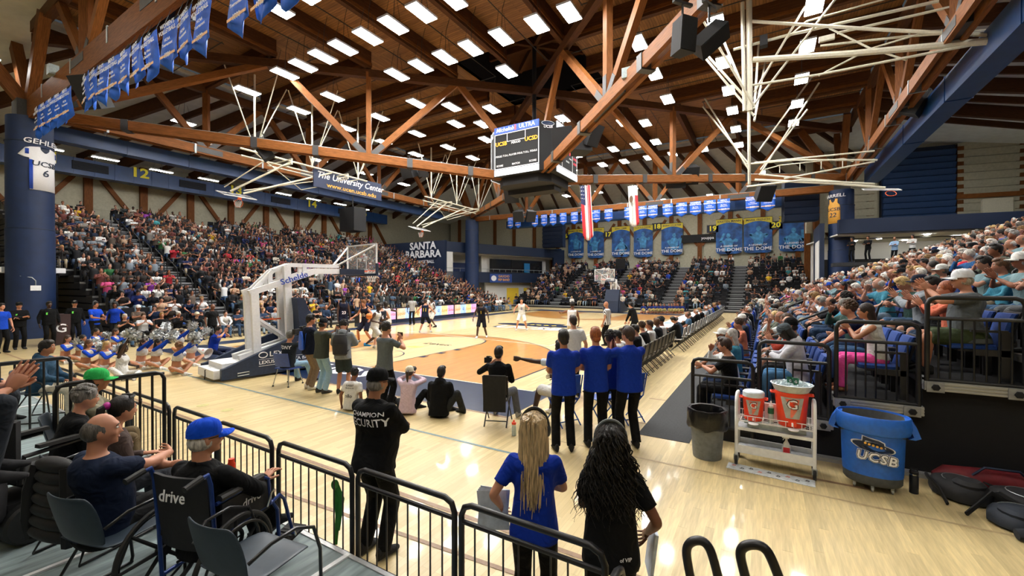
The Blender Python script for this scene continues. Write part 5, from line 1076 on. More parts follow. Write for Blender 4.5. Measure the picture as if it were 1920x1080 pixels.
def legend(u, v0, v1, wd, name, i, label, y=49.2, slant=0.):
    p = ony(u, v0, y); wd = (16, 14, 28, 31, 32, 34, 35, 38, 44, 46, 48)[i]*(p-CAMP).dot(_fw)/FPX; ht = p.z-ony(u, v1, y).z
    t = thing('legend_banner', label, 'banner', (p.x, y, p.z), slant, 'legend banners on the far wall')
    n = 8; poly = [(-wd/2, 0), (-wd/2, -ht+.4), (-wd/2+.12, -ht+.12), (-wd/2+.45, -ht), (wd/2-.45, -ht), (wd/2-.12, -ht+.12), (wd/2, -ht+.4), (wd/2, 0)]
    K = lambda d: Matrix(((1, 0, 0, 0), (0, 0, 1, -d), (0, 1, 0, 0), (0, 0, 0, 1)))
    MB().prism(poly, .03, K(.03)).build('cloth', LEGB, t, smooth=False)
    arc = [(-wd/2, 0)]+[(-wd/2+wd*q/10, -.75+.35*sin(pi*q/10)) for q in range(11)]+[(wd/2, 0)]
    MB().prism(arc, .01, K(.045)).build('gold_header', BANY, t, smooth=False)
    lettering(name, .38*wd/3.2, NAVY, t, face((0, -.06, -.27), (0, -1, 0)), ext=.003, wide=1.05)
    lettering('A LEGEND OF', .3*wd/3.2, WHTX, t, face((0, -.06, -ht+.95), (0, -1, 0)), ext=.003, wide=1.1); lettering('THE DOME', .62*wd/3.2, WHTX, t, face((0, -.06, -ht+.5), (0, -1, 0)), ext=.003, wide=1.05)
    r = random.Random(i); s = wd/3.2; sg = r.choice((-1, 1)); dx = r.uniform(-.3, .3)
    f = MB(); hd = [(dx+.27*s*cos(a), -1.45*s-.35*(i % 3)+.33*s*sin(a)) for a in [2*pi*q/12 for q in range(12)]]; f.prism(hd, .01, K(.046)); hy = hd[9][1]
    f.prism([(dx-.6*s, hy-.35), (dx-.25*s, hy-.02), (dx+.25*s, hy-.02), (dx+.6*s, hy-.35), (dx+.5*s, hy-1.6), (dx-.5*s, hy-1.6)], .01, K(.048))
    for q in (-1, 1):
        e = [(dx+q*.55*s, hy-.4), (dx+q*1.0*s, hy-.4-r.uniform(-.35, .7)), (dx+q*r.uniform(.3, 1.2)*s, hy-r.uniform(-.7, 1.7))]
        for a, b in zip(e, e[1:]):
            d = Vector((b[0]-a[0], b[1]-a[1])).normalized(); w_ = .15*s; f.prism([(a[0]-d.y*w_, a[1]+d.x*w_), (b[0]-d.y*w_, b[1]+d.x*w_), (b[0]+d.y*w_, b[1]-d.x*w_), (a[0]+d.y*w_, a[1]-d.x*w_)], .01, K(.05+.001*q))
    f.build('printed_figure', LEGL, t, smooth=False)
    g = MB(); g.prism([(dx-.5*s, hy-1.6), (dx+.5*s, hy-1.6), (dx+.75*s, max(hy-2.9, -ht+1.2)), (dx+.1*s, max(hy-2.9, -ht+1.2)), (dx, hy-2.1), (dx-.2*s, max(hy-2.9, -ht+1.2)), (dx-.8*s, max(hy-2.9, -ht+1.2))], .01, K(.047)); g.build('printed_figure', LEGD, t, smooth=False)
    MB().tube([(-wd/2, -.03, .03), (wd/2, -.03, .03)], .03, 6).build('rod', DSTEEL, t)
for i, (u, v0, v1, wd, nm, lb) in enumerate(((998, 428, 484, 1.9, 'RAY LEWIS', 'narrow blue legend banner farthest left beside the suite block'), (1014, 430, 484, 1.9, 'MAX WEISS', 'narrow blue legend banner second from the left'), (1040, 433, 484, 2.5, 'EUGENIA MORLEY', 'blue legend banner left of yellow section number 16'), (1080, 430, 484, 2.7, 'CARMEN MURRAY', 'blue legend banner just right of section number 16'), (1117, 428, 484, 2.7, 'BRIAN SHAW', 'blue legend banner of a player, directly left of section number 17'), (1164, 425, 482, 2.9, 'JERRY PIMM', 'blue legend banner of a coach in a suit, right of number 17'), (1206, 423, 482, 2.9, 'LUCIUS DAVIS', 'blue legend banner left of section number 18'), (1260, 419, 478, 3.3, 'BARRY PORTER', 'blue legend banner right of section number 18'), (1367, 411, 476, 3.3, 'KRISTEN MANN', 'blue legend banner of a running player, right of section number 19'), (1421, 408, 474, 3.4, 'MARK FRENCH', 'gold-topped blue legend banner of a man in a tie, left of section number 20'), (1489, 404, 471, 3.5, 'KATHY GREGORY', 'shaded blue legend banner right of section number 20'))):
    legend(u, v0, v1, wd, nm, i, lb)
p = ony(1309, 447, 49.2); o = thing('wall_display', 'black wall display with sponsor wording right of section number 18', 'sign', (p.x, 49.2, p.z)); MB().box((0, 0, 0), (4.1, .1, 1.0)).build('panel', BLACKM, o, smooth=False); lettering('youppa', .5, WHTX, o, face((1.1, -.06, 0), (0, -1, 0)))
# flags
def flag(loc, label, stripes):
    t = thing('flag', label, 'flag', loc); ht, wd, nx, nz = (4.6, 1.0, 10, 14) if stripes else (3.3, .8, 10, 12)
    RED = mat('flag_red', (.55, .02, .03), .6); FW = mat('flag_white', (.75, .74, .70), .6); FB = mat('flag_blue', (.012, .02, .10), .6)
    vs = [(-wd/2+wd*i/nx+.28*j/nz*(1 if stripes else .6), .16*sin(i*2.2)+.03*j/nz, -ht*j/nz-(.5 if stripes else .3)*sin(i/nx*pi)*j/nz) for i in range(nx+1) for j in range(nz+1)]
    b = MB()
    for i in range(nx):
        for j in range(nz):
            if stripes: m = 2 if (j < 5 and i < 5) else (0 if i % 2 == 0 else 1)
            else: m = 0 if (i > nx-4 and j > 2) else 1
            b.add([vs[i*(nz+1)+j], vs[i*(nz+1)+j+1], vs[(i+1)*(nz+1)+j+1], vs[(i+1)*(nz+1)+j]], [(0, 1, 2, 3)], m)
    me = b.mesh('cloth', [RED, FW, FB]); c = link('cloth', me, t); md = c.modifiers.new('w', 'WELD'); md = c.modifiers.new('s', 'SOLIDIFY'); md.thickness = .01
    if stripes:
        for i in range(4):
            for j in range(4): p = vs[i*(nz+1)+j]; MB().box((p[0]+.05, p[1]-.12, p[2]-.15), (.06, .02, .06)).build('star', FW, t, smooth=False)
    else: MB().ell((-.05, -.25, -1.2), (.16, .02, .3), n=10).build('flag_bear', mat('brown_print', (.12, .07, .04), .7), t)
    MB().tube([(-wd/2-.1, 0, .03), (wd/2+.1, 0, .03)], .025, 6).build('pole', DSTEEL, t)
flag((-1.95, 28, 11.75), 'striped national flag hanging below the beams left of the far hoop', True); flag((2.4, 28, 11.2), 'white and red state flag hanging right of the striped flag', False)
sg = thing('hall_sign', 'dark blue hanging sign reading The University Center with web address', 'sign', (-13.25, 11.1, 9.72), pi/2)
MB().b2((-2.85, -.05, -.65), (2.85, .05, .65)).build('board', mat('deep_blue_sign', (.01, .022, .07), .5), sg, smooth=False); lettering('The University Center', .62, WHTX, sg, face((.15, -.07, .2), (0, -1, 0)), shear=.3); lettering('www.ucen.ucsb.edu', .42, ORNG, sg, face((.2, -.07, -.38), (0, -1, 0)), wide=1.25)
for x in (-2.5, 2.5): MB().tube([(x, 0, .65), (x, 0, 1.2)], .015, 5).build('chain', STEEL, sg)
sg.rotation_euler = (0, 0, pi/2+.0)
def jersey(colxy, rad, az, zt, w_, h_, base, num, name, label, mcol, team='UCSB'):
    # a printed wrap following the round column
    t = thing('jersey_banner', label, 'banner', (colxy[0], colxy[1], 0), az)
    def wrap(poly_x0, poly_x1, z0, z1, m, nm, off, taper=0.):
        n = 10; b = MB(); vs = []
        for i in range(n+1):
            x = poly_x0+(poly_x1-poly_x0)*i/n
            for z in (z0, z1): a = x/rad; r = rad+off; vs.append((r*sin(a), -r*cos(a), z))
        b.add(vs, [(2*i, 2*i+2, 2*i+3, 2*i+1) for i in range(n)]); o = b.build(nm, m, t); md = o.modifiers.new('s', 'SOLIDIFY'); md.thickness = .008; md.offset = 1
    def outline(rows, m, nm, off):
        b = MB(); vs = []
        for z, x in rows:
            for i in range(13): q = (-x+2*x*i/12)*w_/rad; vs.append(((rad+off)*sin(q), -(rad+off)*cos(q), zt+z))
        b.add(vs, [(j*13+i, j*13+i+1, (j+1)*13+i+1, (j+1)*13+i) for j in range(len(rows)-1) for i in range(12)]); o = b.build(nm, m, t); md = o.modifiers.new('s', 'SOLIDIFY'); md.thickness = .008; md.offset = 1
    slv = num == '6'
    outline([(-.04, .15), (-.10, .34), (-.16, .44), (-.50, .60), (-.60, .47), (-.62, .36), (-1, .33), (-h_, .35)] if slv else [(-.04, .16), (-.06, .25), (-.35, .24), (-.55, .36), (-.8, .37), (-h_, .38)], mcol, 'jersey_body', .012)
    outline([(-.04, .12), (-.16, .11), (-.24, .07), (-.3, .02)], NAVY, 'jersey_collar', .022)
    if slv:
        wrap(-w_*.36, -w_*.28, zt-h_+.02, zt-.7, ROYAL, 'side_stripe', .02)
        for sg in (-1, 1): wrap(sg*w_*.44, sg*w_*.36, zt-.45, zt-.2, ROYAL, 'sleeve_trim', .02)
    for tx, z, s in ((name, zt+.18, .34), (team, zt-.85, .34), (num, zt-1.28, .46)):
        o = lettering(tx, s, WHTX if tx == name else NAVY, t, Matrix(), shear=.1); me = o.data.copy(); o.data = me; o.matrix_local = Matrix()
        for v in me.vertices: a = v.co.x*1.15/rad; r = rad+.03+v.co.z; v.co = (r*sin(a), -r*cos(a), z+v.co.y)
jersey((-HX-.3, y0-.1), .83, 2.0, 9.15, 1.5, 2.1, WHTX, '6', 'GEHLEN', 'white jersey number 6 printed on the near-left navy column', WHTX)
jersey((HX-.5, y1), .83, -.77, 9.15, 1.3, 1.9, mat('jersey_gold', (.75, .38, .06), .6), '22', 'HARRELL', 'gold jersey number 22 printed on the far-right navy column', MATS['jersey_gold'])
# ================================================================ near platform and rails
PLZ = .39; PLAT = mat('grey_platform_deck', (.20, .255, .26), .6, var=.3, scale=3, stretch=(6, .8, 1), bump=.06)
pf = struct('platform')
for a, b in ((-3.0, 1.2), (1.2, 3.5), (3.5, 5.95), (5.95, 7.7), (7.7, 9.5), (9.5, 11.6)):
    MB().b2((a+.006, -12, PLZ-.06), (b-.006, -6.64, PLZ)).build('deck_panel', PLAT, pf, smooth=False)
    for x in (b,): MB().b2((x-.022, -12, PLZ-.07), (x+.018, -6.64, PLZ+.014)).build('joint_trim', WHITEP, pf, smooth=False)
for q in range(3): MB().b2((-3, -6.66+q*.024, PLZ-.12), (11.62, -6.646+q*.024, PLZ+.008-.012*q)).build('edge_trim', ALU, pf, smooth=False)
MB().b2((-3, -12, 0), (11.55, -6.7, PLZ-.07)).build('platform_skirt', VOID, pf, smooth=False)
def railing(p0, p1, zt, zb, label, n=8, grp=None, r=.021, br=.0065, drop=.125):
    p0, p1 = Vector((*p0, 0)), Vector((*p1, 0)); d = p1-p0; L = d.length; u = d/L
    t = thing('railing', label, 'railing', p0, 0, grp); P = lambda s, z: u*s+Vector((0, 0, z)); c = .085
    MB().tube([P(0, zb), P(0, zt-c), P(c*.3, zt-c*.3), P(c, zt), P(L-c, zt), P(L-c*.3, zt-c*.3), P(L, zt-c), P(L, zb)], r, 10).build('frame', BLACK, t)
    MB().tube([P(0, zt-drop), P(L, zt-drop)], r*.8, 8).build('mid_rail', BLACK, t); MB().tube([P(0, zb+.11), P(L, zb+.11)], r*.85, 8).build('bottom_rail', BLACK, t)
    bl = MB().tube([(0, 0, zb+.11), (0, 0, zt-drop)], br, 6).mesh('baluster', BLACK)
    for i in range(n): o = link('baluster', bl, t); o.location = u*(L*(i+1)/(n+1))
    return t
secs = [(1.25, 2.28), (2.38, 3.42), (3.62, 4.72), (4.85, 6.02), (6.16, 7.19), (7.25, 8.27), (8.38, 9.43), (9.5, 10.49), (10.55, 11.55)]
SL = ['behind the denim jacket', 'left of the tall side guard', 'beside the green cap, left part', 'beside the green cap, right part', 'behind the blue cap, left', 'behind the blue cap, right', 'with a green strap tied on it', 'in front of the security guard', 'in front of the blonde woman']
for i, (a, b) in enumerate(secs): railing((a, -6.55), (b, -6.55), 1.05, .2, 'low black platform rail '+SL[i], 8)
railing((11.66, -7.4), (11.66, -6.6), 1.05, .2, 'short black rail end at the platform corner by the camera', 5)
railing((3.5, -8.6), (3.52, -6.85), 1.47, .2, 'tall black side guard beside the clapping hands', 12, br=.014, drop=.02); railing((5.92, -7.5), (6.02, -6.6), 1.47, .2, 'tall black side guard in front of the green cap', 7, br=.014, drop=.02)
gs = thing('green_strap', 'green webbing strap knotted to the platform rail', 'strap', (9.17, -6.52, .8)); GRN = mat('green_webbing', (.03, .22, .035), .6)
MB().tube([(0, 0, .02), (.0, .015, -.1), (.01, .02, -.25), (-.01, .01, -.5)], [.018, .022, .02, .016], 6, flat=.25).build('tail', GRN, gs); MB().tube([(.02, .0, .03), (.05, .03, -.1), (.04, .0, -.36)], [.018, .022, .014], 6, flat=.25).build('tail', GRN, gs); MB().ell((0, 0, .02), (.035, .03, .045), n=8).build('knot', GRN, gs)
for i, pts in enumerate(([(1302, 1120), (1290, 1060), (1286, 1030), (1294, 1016), (1312, 1012), (1326, 1020), (1336, 1040), (1356, 1120)], [(1408, 1120), (1392, 1062), (1387, 1036), (1394, 1024), (1412, 1020), (1432, 1025), (1446, 1044), (1474, 1120)])):
    W = [ony(u, v, -6.62) for u, v in pts]; W = [Vector((W[0].x+.03, -6.62, .0))]+W+[Vector((W[-1].x+.05, -6.62, .0))]
    c = W
    for _ in range(2):
        q = [c[0]]
        for a, b in zip(c, c[1:]): q += [a.lerp(b, .25), a.lerp(b, .75)]
        c = q+[c[-1]]
    h_ = thing('stair_handrail', ('left' if i == 0 else 'right')+' black looped stair handrail at the platform steps', 'handrail'); MB().tube(c, .021, 10).build('loop', BLACK, h_)
# bench-side stand: end rails and aisle handrails
for k in range(0, 6):
    x = XR+k*RUN; z = .25+RISE*k
    railing((x+.03, -1.27), (x+RUN-.05, -1.27), z+1.06, z-.12, 'black end rail of the bench-side stand, %s row' % ordw(k), 7, r=.029, br=.011, drop=.27)
for k in range(8, 21):
    x = -(XL+k*RUN); z = .25+RISE*k
    if k % 2 == 0: railing((x+.03, -2.25), (x-RUN*2+.1, -2.25), z+1.0, z-.1, 'black end rail of the student stand, %s row' % ordw(k), 6, br=.012)
railing((-18.2, -4.9), (-18.2, -2.3), 4.4, 3.4, 'black rail along the landing beside the left column', 8, br=.012)
MB().b2((-33, -5, 3.12), (-18.1, -2.2, 3.4)).build('floor_landing', NOSE, smooth=False)['kind'] = 'structure'
for y in (-4.6, -3.5, -2.5): MB().b2((-18.09, y-.3, 3.15), (-18.06, y+.3, 3.38)).build('trim_landing', WHTX, smooth=False)['kind'] = 'structure'
MB().b2((-19.6, -5, 0), (-19.4, -2.2, 3.12)).build('wall_landing', VOID, smooth=False)['kind'] = 'structure'
def aisle_rails(P, aisles, rows, where_, sg):
    for ai, c in enumerate(aisles):
        for k in range(1, rows-1, 2):
            z = .25+RISE*k; d0 = k*RUN+.2; d1 = d0+1.5; h1 = z+RISE*1.55
            t = thing('aisle_handrail', 'black looped aisle handrail, %s aisle of %s, %s row' % (ordw(ai), where_, ordw(k)), 'handrail', (0, 0, 0), 0, 'aisle handrails of the '+where_)
            pts = [(d0, z-.3), (d0-.02, z+.55), (d0+.03, z+.78), (d0+.16, z+.92), (d1-.2, h1+.95), (d1-.06, h1+.94), (d1, h1+.84), (d1-.02, h1+.6), (d1-.03, h1)]
            MB().tube([P(a, c, b) for a, b in pts], .024, 8).build('loop', BLACK, t)
aisle_rails(PR, AISL, 17, 'bench-side stand', 1); aisle_rails(PL, AISL[:3], 19, 'student stand', -1)
# ================================================================ chairs
CHB = mat('dark_blue_grey_plastic', (.022, .036, .052), .5, var=.1); WIRE = mat('black_wire', (.01, .01, .011), .35)
def shell_chair(loc, deg, label):
    t = thing('stacking_chair', label, 'chair', loc, radians(deg)-pi/2)
    n = 9; R_ = []
    for y, z, wd, dip in ((.24, .435, .20, .0), (.20, .45, .225, .012), (.05, .44, .235, .022), (-.12, .43, .23, .02), (-.19, .46, .225, .01)):
        R_.append([(wd*x, y, z+dip*x*x) for x in [-1+2*i/n for i in range(n+1)]])
    def sheet(R_, nm, th=.014):
        b = MB(); m = len(R_[0]); b.add([p for q in R_ for p in q], [(i*m+j, i*m+j+1, (i+1)*m+j+1, (i+1)*m+j) for i in range(len(R_)-1) for j in range(m-1)])
        o = b.build(nm, CHB, t, ang=60); md = o.modifiers.new('s', 'SOLIDIFY'); md.thickness = th; md.offset = 0; ms = o.modifiers.new('b', 'SUBSURF'); ms.levels = 1; ms.render_levels = 1
    sheet(R_, 'seat')
    B_ = []
    for z, y, wd, dip in ((.47, -.20, .21, .03), (.56, -.235, .225, .045), (.68, -.265, .232, .05), (.78, -.29, .215, .045), (.815, -.298, .17, .035)):
        B_.append([(wd*x, y+dip*x*x, z) for x in [-1+2*i/n for i in range(n+1)]])
    sheet(B_, 'backrest')
    for s in (-1, 1):
        MB().tube([(s*.24, -.20, .60), (s*.29, -.1, .67), (s*.30, .05, .68), (s*.30, .18, .62), (s*.29, .24, .45), (s*.27, .27, .05), (s*.27, .26, .012)], .011, 8).build('arm_leg', WIRE, t)
        MB().tube([(s*.27, .27, .012), (s*.27, -.26, .012), (s*.25, -.22, .1), (s*.2, -.05, .42)], .010, 8).build('sled_leg', WIRE, t)
    MB().tube([(-.2, -.05, .42), (.2, -.05, .42)], .010, 8).build('crossbar', WIRE, t)
    return t
shell_chair((9.62, -7.42, PLZ), 98, 'empty dark blue-grey plastic armchair in the front corner of the platform')
shell_chair((8.48, -7.74, PLZ), 105, 'dark grey plastic armchair under the man in the navy T-shirt')
shell_chair((7.55, -7.6, PLZ), 105, 'dark plastic armchair hung with a black quilted jacket')
# quilted jacket over the back of that chair
jk = thing('quilted_jacket', 'black quilted puffer jacket hanging over the chair back', 'jacket', (7.80, -7.86, PLZ), radians(15)); PUF = mat('puffer_nylon', (.006, .006, .007), .7, bump=.2)
for i in range(7): MB().ell((0, -.03-.004*i, .80-.082*i), (.20+.012*i, .06, .060), None, 14, 8).build('quilt_row', PUF, jk)
for s in (-1, 1): MB().tube([(s*.16, -.03, .80), (s*.21, -.05, .6), (s*.22, -.06, .4), (s*.2, -.06, .25)], [.055, .06, .055, .04], 8).build('sleeve', PUF, jk)
# ---------------- wheelchair
WCB = mat('wheelchair_black_nylon', (.010, .010, .012), .7, bump=.25); WBL = mat('wheelchair_blue_frame', (.012, .04, .20), .3, .3); RUB = mat('black_rubber', (.012, .012, .012), .6); CHR = mat('chrome', (.5, .52, .54), .2, .9)
def wheelchair(loc, deg):
    t = thing('wheelchair', 'blue framed folding wheelchair with black sling back, man in blue cap in it', 'wheelchair', loc, radians(deg)-pi/2)
    b = MB(); b.loft([[Vector((x, y+.03*(x/.21)**2-.04*0, z)) for x in (-.21, -.1, 0, .1, .21)]+[Vector((x, y-.02+.03*(x/.21)**2, z)) for x in (.21, .1, 0, -.1, -.21)] for z, y in ((.40, -.22), (.6, -.245), (.78, -.265), (.90, -.28))]); o = b.build('sling_back', WCB, t, ang=70)
    lettering('drive', .105, WHTX, o, face((-.03, -.292, .77), (0, -1, .08)), ext=.001)
    MB().loft([[Vector((x, y, z)) for x in (-.22, .22)]+[Vector((x, y, z-.04)) for x in (.22, -.22)] for y, z in ((-.22, .5), (.0, .485), (.24, .5))]).build('sling_seat', WCB, t)
    for s in (-1, 1):
        MB().tube([(s*.23, -.34, .92), (s*.23, -.27, .93), (s*.23, -.25, .86), (s*.23, -.22, .5), (s*.23, -.2, .12)], .0135, 8).build('back_cane', WBL, t); MB().tube([(s*.23, -.42, .905), (s*.23, -.31, .93)], .02, 8).build('push_grip', RUB, t)
        MB().tube([(s*.23, -.22, .5), (s*.23, .25, .5), (s*.23, .3, .42), (s*.23, .32, .12)], .0135, 8).build('side_frame', WBL, t); MB().tube([(s*.23, -.2, .18), (s*.23, .3, .18)], .0135, 8).build('side_frame', WBL, t)
        pn = MB().b2((s*.235-.008, -.18, .5), (s*.235+.008, .2, .70)).build('skirt_guard', WCB, t, smooth=False)
        if s > 0: lettering('drive', .075, WHTX, pn, face((.247, .05, .62), (1, 0, 0)), ext=.001)
        MB().tube([(s*.24, -.22, .72), (s*.24, .15, .73), (s*.24, .2, .70), (s*.24, .22, .5)], .013, 8).build('arm_frame', WBL, t); MB().loft([[Vector((s*.24+x, y, z)) for x, z in ((-.025, .73), (.025, .73), (.028, .75), (.015, .765), (-.015, .765), (-.028, .75))] for y in (-.2, .14)]).build('arm_pad', RUB, t)
        wh = link('rear_wheel', None, t); wh.location = (s*.30, -.14, .305); wh.rotation_euler = (0, s*.03, 0)
        MB().tube([(0, .295*cos(a), .295*sin(a)) for a in [2*pi*i/40 for i in range(40)]], .016, 8, closed=True).build('tyre', RUB, wh); MB().tube([(s*.035, .25*cos(a), .25*sin(a)) for a in [2*pi*i/36 for i in range(36)]], .009, 6, closed=True).build('hand_rim', BLACK, wh)
        for i in range(8): a = i*pi/4; MB().tube([(0, .03*cos(a), .03*sin(a)), (0, .285*cos(a), .285*sin(a))], [.014, .010], 6).build('spoke', BLACKM, wh)
        MB().lathe([(.035, -.03), (.035, .03)], 12).build('hub', BLACKM, wh, M=Matrix.Rotation(pi/2, 4, 'Y'))
        c = link('caster', None, t); c.location = (s*.22, .34, .095); MB().tube([(0, .08*cos(a), .08*sin(a)) for a in [2*pi*i/20 for i in range(20)]], .016, 6, closed=True).build('caster_tyre', RUB, c); MB().tube([(0, 0, 0), (s*.0, -.03, .1), (0, -.03, .14)], .014, 6).build('fork', BLACKM, c)
        for i in range(5): a = i*2*pi/5; MB().tube([(0, 0, 0), (0, .075*cos(a), .075*sin(a))], .008, 5).build('caster_spoke', BLACKM, c)
        MB().tube([(s*.23, .25, .50), (s*.23, .32, .52), (s*.22, .38, .46), (s*.21, .46, .22), (s*.2, .50, .12)], .013, 8).build('leg_rest', WBL, t); MB().tube([(s*.20, .49, .18), (s*.2, .52, .09)], .012, 8).build('foot_tube', CHR, t)
        fp = MB().box((s*.12, .55, .085), (.17, .19, .022), Rx(.12)).build('foot_plate', BLACKM, t, smooth=False)
        for q in range(4): MB().box((s*.12, .49+q*.04, .098), (.14, .012, .008), Rx(.12)).build('tread_bar', RUB, fp, smooth=False)
        MB().tube([(s*.25, .18, .5), (s*.27, .2, .6), (s*.28, .22, .62)], .008, 6).build('brake_lever', CHR, t)
    MB().tube([(-.23, -.1, .2), (.23, .1, .48)], .011, 6).build('cross_brace', BLACK, t); MB().tube([(.23, -.1, .2), (-.23, .1, .48)], .011, 6).build('cross_brace', BLACK, t)
    return t
WCX = (8.99, -7.34, PLZ); WCD = 108
wheelchair(WCX, WCD)
# power wheelchair partly out of view at the left, with a black bag on its back
t = thing('power_wheelchair', 'black power wheelchair with joystick arm at the back of the platform', 'wheelchair', (6.75, -7.72, PLZ), radians(15)); 
for x, y, r in ((-.28, -.25, .17), (.28, -.25, .17), (-.25, .35, .12), (.25, .35, .12)):
    w_ = MB().lathe([(r*.4, -.05), (r*.9, -.05), (r, -.03), (r, .03), (r*.9, .05), (r*.4, .05)], 20).build('wheel', RUB, t, M=Matrix.Translation((x, y, r)) @ Matrix.Rotation(pi/2, 4, 'Y')); MB().lathe([(r*.4, -.055), (r*.4, .055)], 10).build('hub', STEEL, w_)
MB().loft([[Vector((x, y, z)) for x, y in ((-.22, -.35), (.22, -.35), (.22, .3), (-.22, .3))] for z in (.12, .34)]).build('motor_base', BLACKM, t, ang=20); MB().loft([[Vector((x*.24, y, z)) for x, y in ((-1, -.25), (1, -.25), (1, .25), (-1, .25))] for z in (.44, .54)]).build('seat_cushion', BLACKM, t, ang=20)
MB().loft([[Vector((x*.22, y-.3+.1*0, z)) for x, y in ((-1, .0), (-.8, -.06), (.8, -.06), (1, 0), (.8, .05), (-.8, .05))] for z in (.5, .8, .95, 1.0)]).build('seat_back', BLACKM, t)
for s in (-1, 1): MB().tube([(s*.27, -.3, .5), (s*.28, -.28, .72), (s*.28, .1, .74)], .02, 8).build('arm_frame', BLACK, t); MB().loft([[Vector((s*.28+x, y, .76+z)) for x, z in ((-.035, 0), (.035, 0), (.03, .03), (-.03, .03))] for y in (-.2, .14)]).build('arm_pad', RUB, t)
MB().tube([(.28, .14, .76), (.3, .24, .77), (.28, .3, .86)], [.025, .03, .014], 8).build('joystick', BLACKM, t); MB().b2((.24, .16, .785), (.3, .2, .79)).build('control_light', mat('blue_led', (.05, .3, 1), emit=1.5), t, smooth=False)
bg = thing('hanging_bag', 'black soft bag slung behind the power wheelchair', 'bag', (6.95, -8.12, PLZ), radians(15)); MB().loft([[Vector((x*.2*w_, y*.11*w_, z)) for x, y in [(cos(2*pi*i/10), sin(2*pi*i/10)) for i in range(10)]] for z, w_ in ((.18, .6), (.25, 1), (.5, 1.1), (.72, .9), (.8, .4))]).build('sack', mat('bag_nylon', (.012, .012, .014), .7, bump=.4), bg); MB().tube([(-.1, .02, .78), (-.08, .1, .95), (.08, .1, .95), (.1, .02, .78)], .012, 6).build('strap', BLACKM, bg)
# ================================================================ drinks cart, bins and bags by the stand
GREY = mat('grey_bin_plastic', (.15, .17, .19), .5); BAGM = mat('bin_liner', (.004, .004, .005), .28, bump=.6)
cn = thing('trash_can', 'round grey trash can with a black liner beside the drinks cart', 'bin', (11.58, -2.02, 0))
MB().lathe([(.19, 0), (.195, .02), (.235, .62), (.24, .66), (.22, .66), (.18, .03)], 28).build('can', GREY, cn); MB().lathe([(.245, .655), (.265, .68), (.262, .70), (.225, .70), (.2, .5), (.1, .3)], 28, cap=False).build('rim', BLACKM, cn)
r_ = []; 
for z, r in ((.44, .255), (.47, .275), (.60, .275), (.68, .272), (.715, .26), (.71, .225), (.6, .2), (.4, .19)): r_.append([Vector(((r+.009*sin(9*a+z*20))*cos(a), (r+.009*sin(9*a+z*20))*sin(a), z+(.018*sin(5*a) if z < .52 else 0))) for a in [2*pi*i/40 for i in range(40)]])
MB().loft(r_, cap=False).build('liner', BAGM, cn)
GREYM = mat('bin_interior', (.10, .10, .095), .7); BRB = mat('bright_blue_barrel', (.014, .13, .60), .5, var=.08, bump=.1)
br_ = thing('barrel_bin', 'big oval bright blue wheeled bin with a hat emblem, right of the cart', 'bin', (13.46, -1.98, 0), radians(-8)); br_.scale = (.78, .9, .97)
E = lambda rx, ry, z, n=40: [Vector((rx*cos(2*pi*i/n), ry*sin(2*pi*i/n), z)) for i in range(n)]
MB().loft([E(.34, .22, .08), E(.37, .24, .11), E(.375, .245, .2)]).build('base_band', mat('grey_base', (.07, .08, .09), .6), br_)
MB().loft([E(.378, .248, .2), E(.38, .25, .23), E(.40, .265, .72), E(.455, .30, .74), E(.49, .33, .83), E(.47, .315, .93), E(.455, .30, .95), E(.44, .29, .95), E(.42, .275, .86)], cap=False).build('body', BRB, br_); MB().loft([E(.425, .28, .93), E(.40, .26, .7), E(.36, .235, .22), E(.02, .02, .21)], cap=False).build('interior', GREYM, br_)
for s in (-1, 1): MB().loft([[Vector((s*x, y, z)) for y in (-.09, .09) for _ in (0,)]+[Vector((s*(x-.08), y, z)) for y in (.1, -.1)] for x, z in ((.46, .93), (.52, .84), (.56, .74), (.50, .71))]).build('side_ear', BRB, br_)
em = link('hat_emblem', None, br_)
def elw(pts, z0, nm, m, off): # wrap a flat outline (x,z) onto the oval bin
    b = MB(); vs = []
    for x, z in pts: k = 1.03+.05*(z-.2); a = x; y = -sqrt(max(1-(a/(.395+off))**2, 0))*(.262+off); vs.append((a, y*k, z0+z))
    b.add(vs, [tuple(range(len(vs)))]); o = b.build(nm, m, em, smooth=False); md = o.modifiers.new('s', 'SOLIDIFY'); md.thickness = .006; md.offset = 1
hatp = [(.25*cos(a)-.0, .055*sin(a)+.0-.12*(cos(a))*.2) for a in [2*pi*i/24 for i in range(24)]]
crown = [(-.13, .015), (-.12, .10), (-.04, .085), (.07, .07), (.13, .045), (.14, -.02)]
elw([(x*1.08, z*1.2) for x, z in hatp], .58, 'emblem_outline', WHTX, .004); elw(hatp, .58, 'hat_brim', NAVYL, .010); elw([(x*1.1, z*1.1+.002) for x, z in crown], .60, 'crown_outline', WHTX, .006); elw(crown, .60, 'hat_crown', NAVYL, .013)
for i in range(5): elw([(-.09+.047*i+.017*cos(a), .014*sin(a)-.008*i) for a in [2*pi*q/10 for q in range(10)]], .625, 'hat_dot', mat('gold_dot', (.8, .42, .06), .5), .018)
for bo, m, o_ in ((.10, WHTX, .0), (.065, NAVYL, .008), (.02, WHTX, .014)): lettering('UCSB', .15, m, em, face((.04, -.275-o_, .455), (0, -1, 0)) @ Matrix.Rotation(-.06, 4, 'Z'), shear=.12, wide=1.2, ext=.004, bold=bo, spacing=1.15)
for x, y in ((-.22, -.13), (.0, -.2), (.24, -.12), (0, .18)): MB().lathe([(.03, -.012), (.03, .012)], 10).build('castor', STEEL, br_, M=Matrix.Translation((x, y, .03)) @ Matrix.Rotation(pi/2, 4, 'Y')); MB().b2((x-.02, y-.02, .03), (x+.02, y+.02, .09)).build('castor_fork', STEEL, br_, smooth=False)
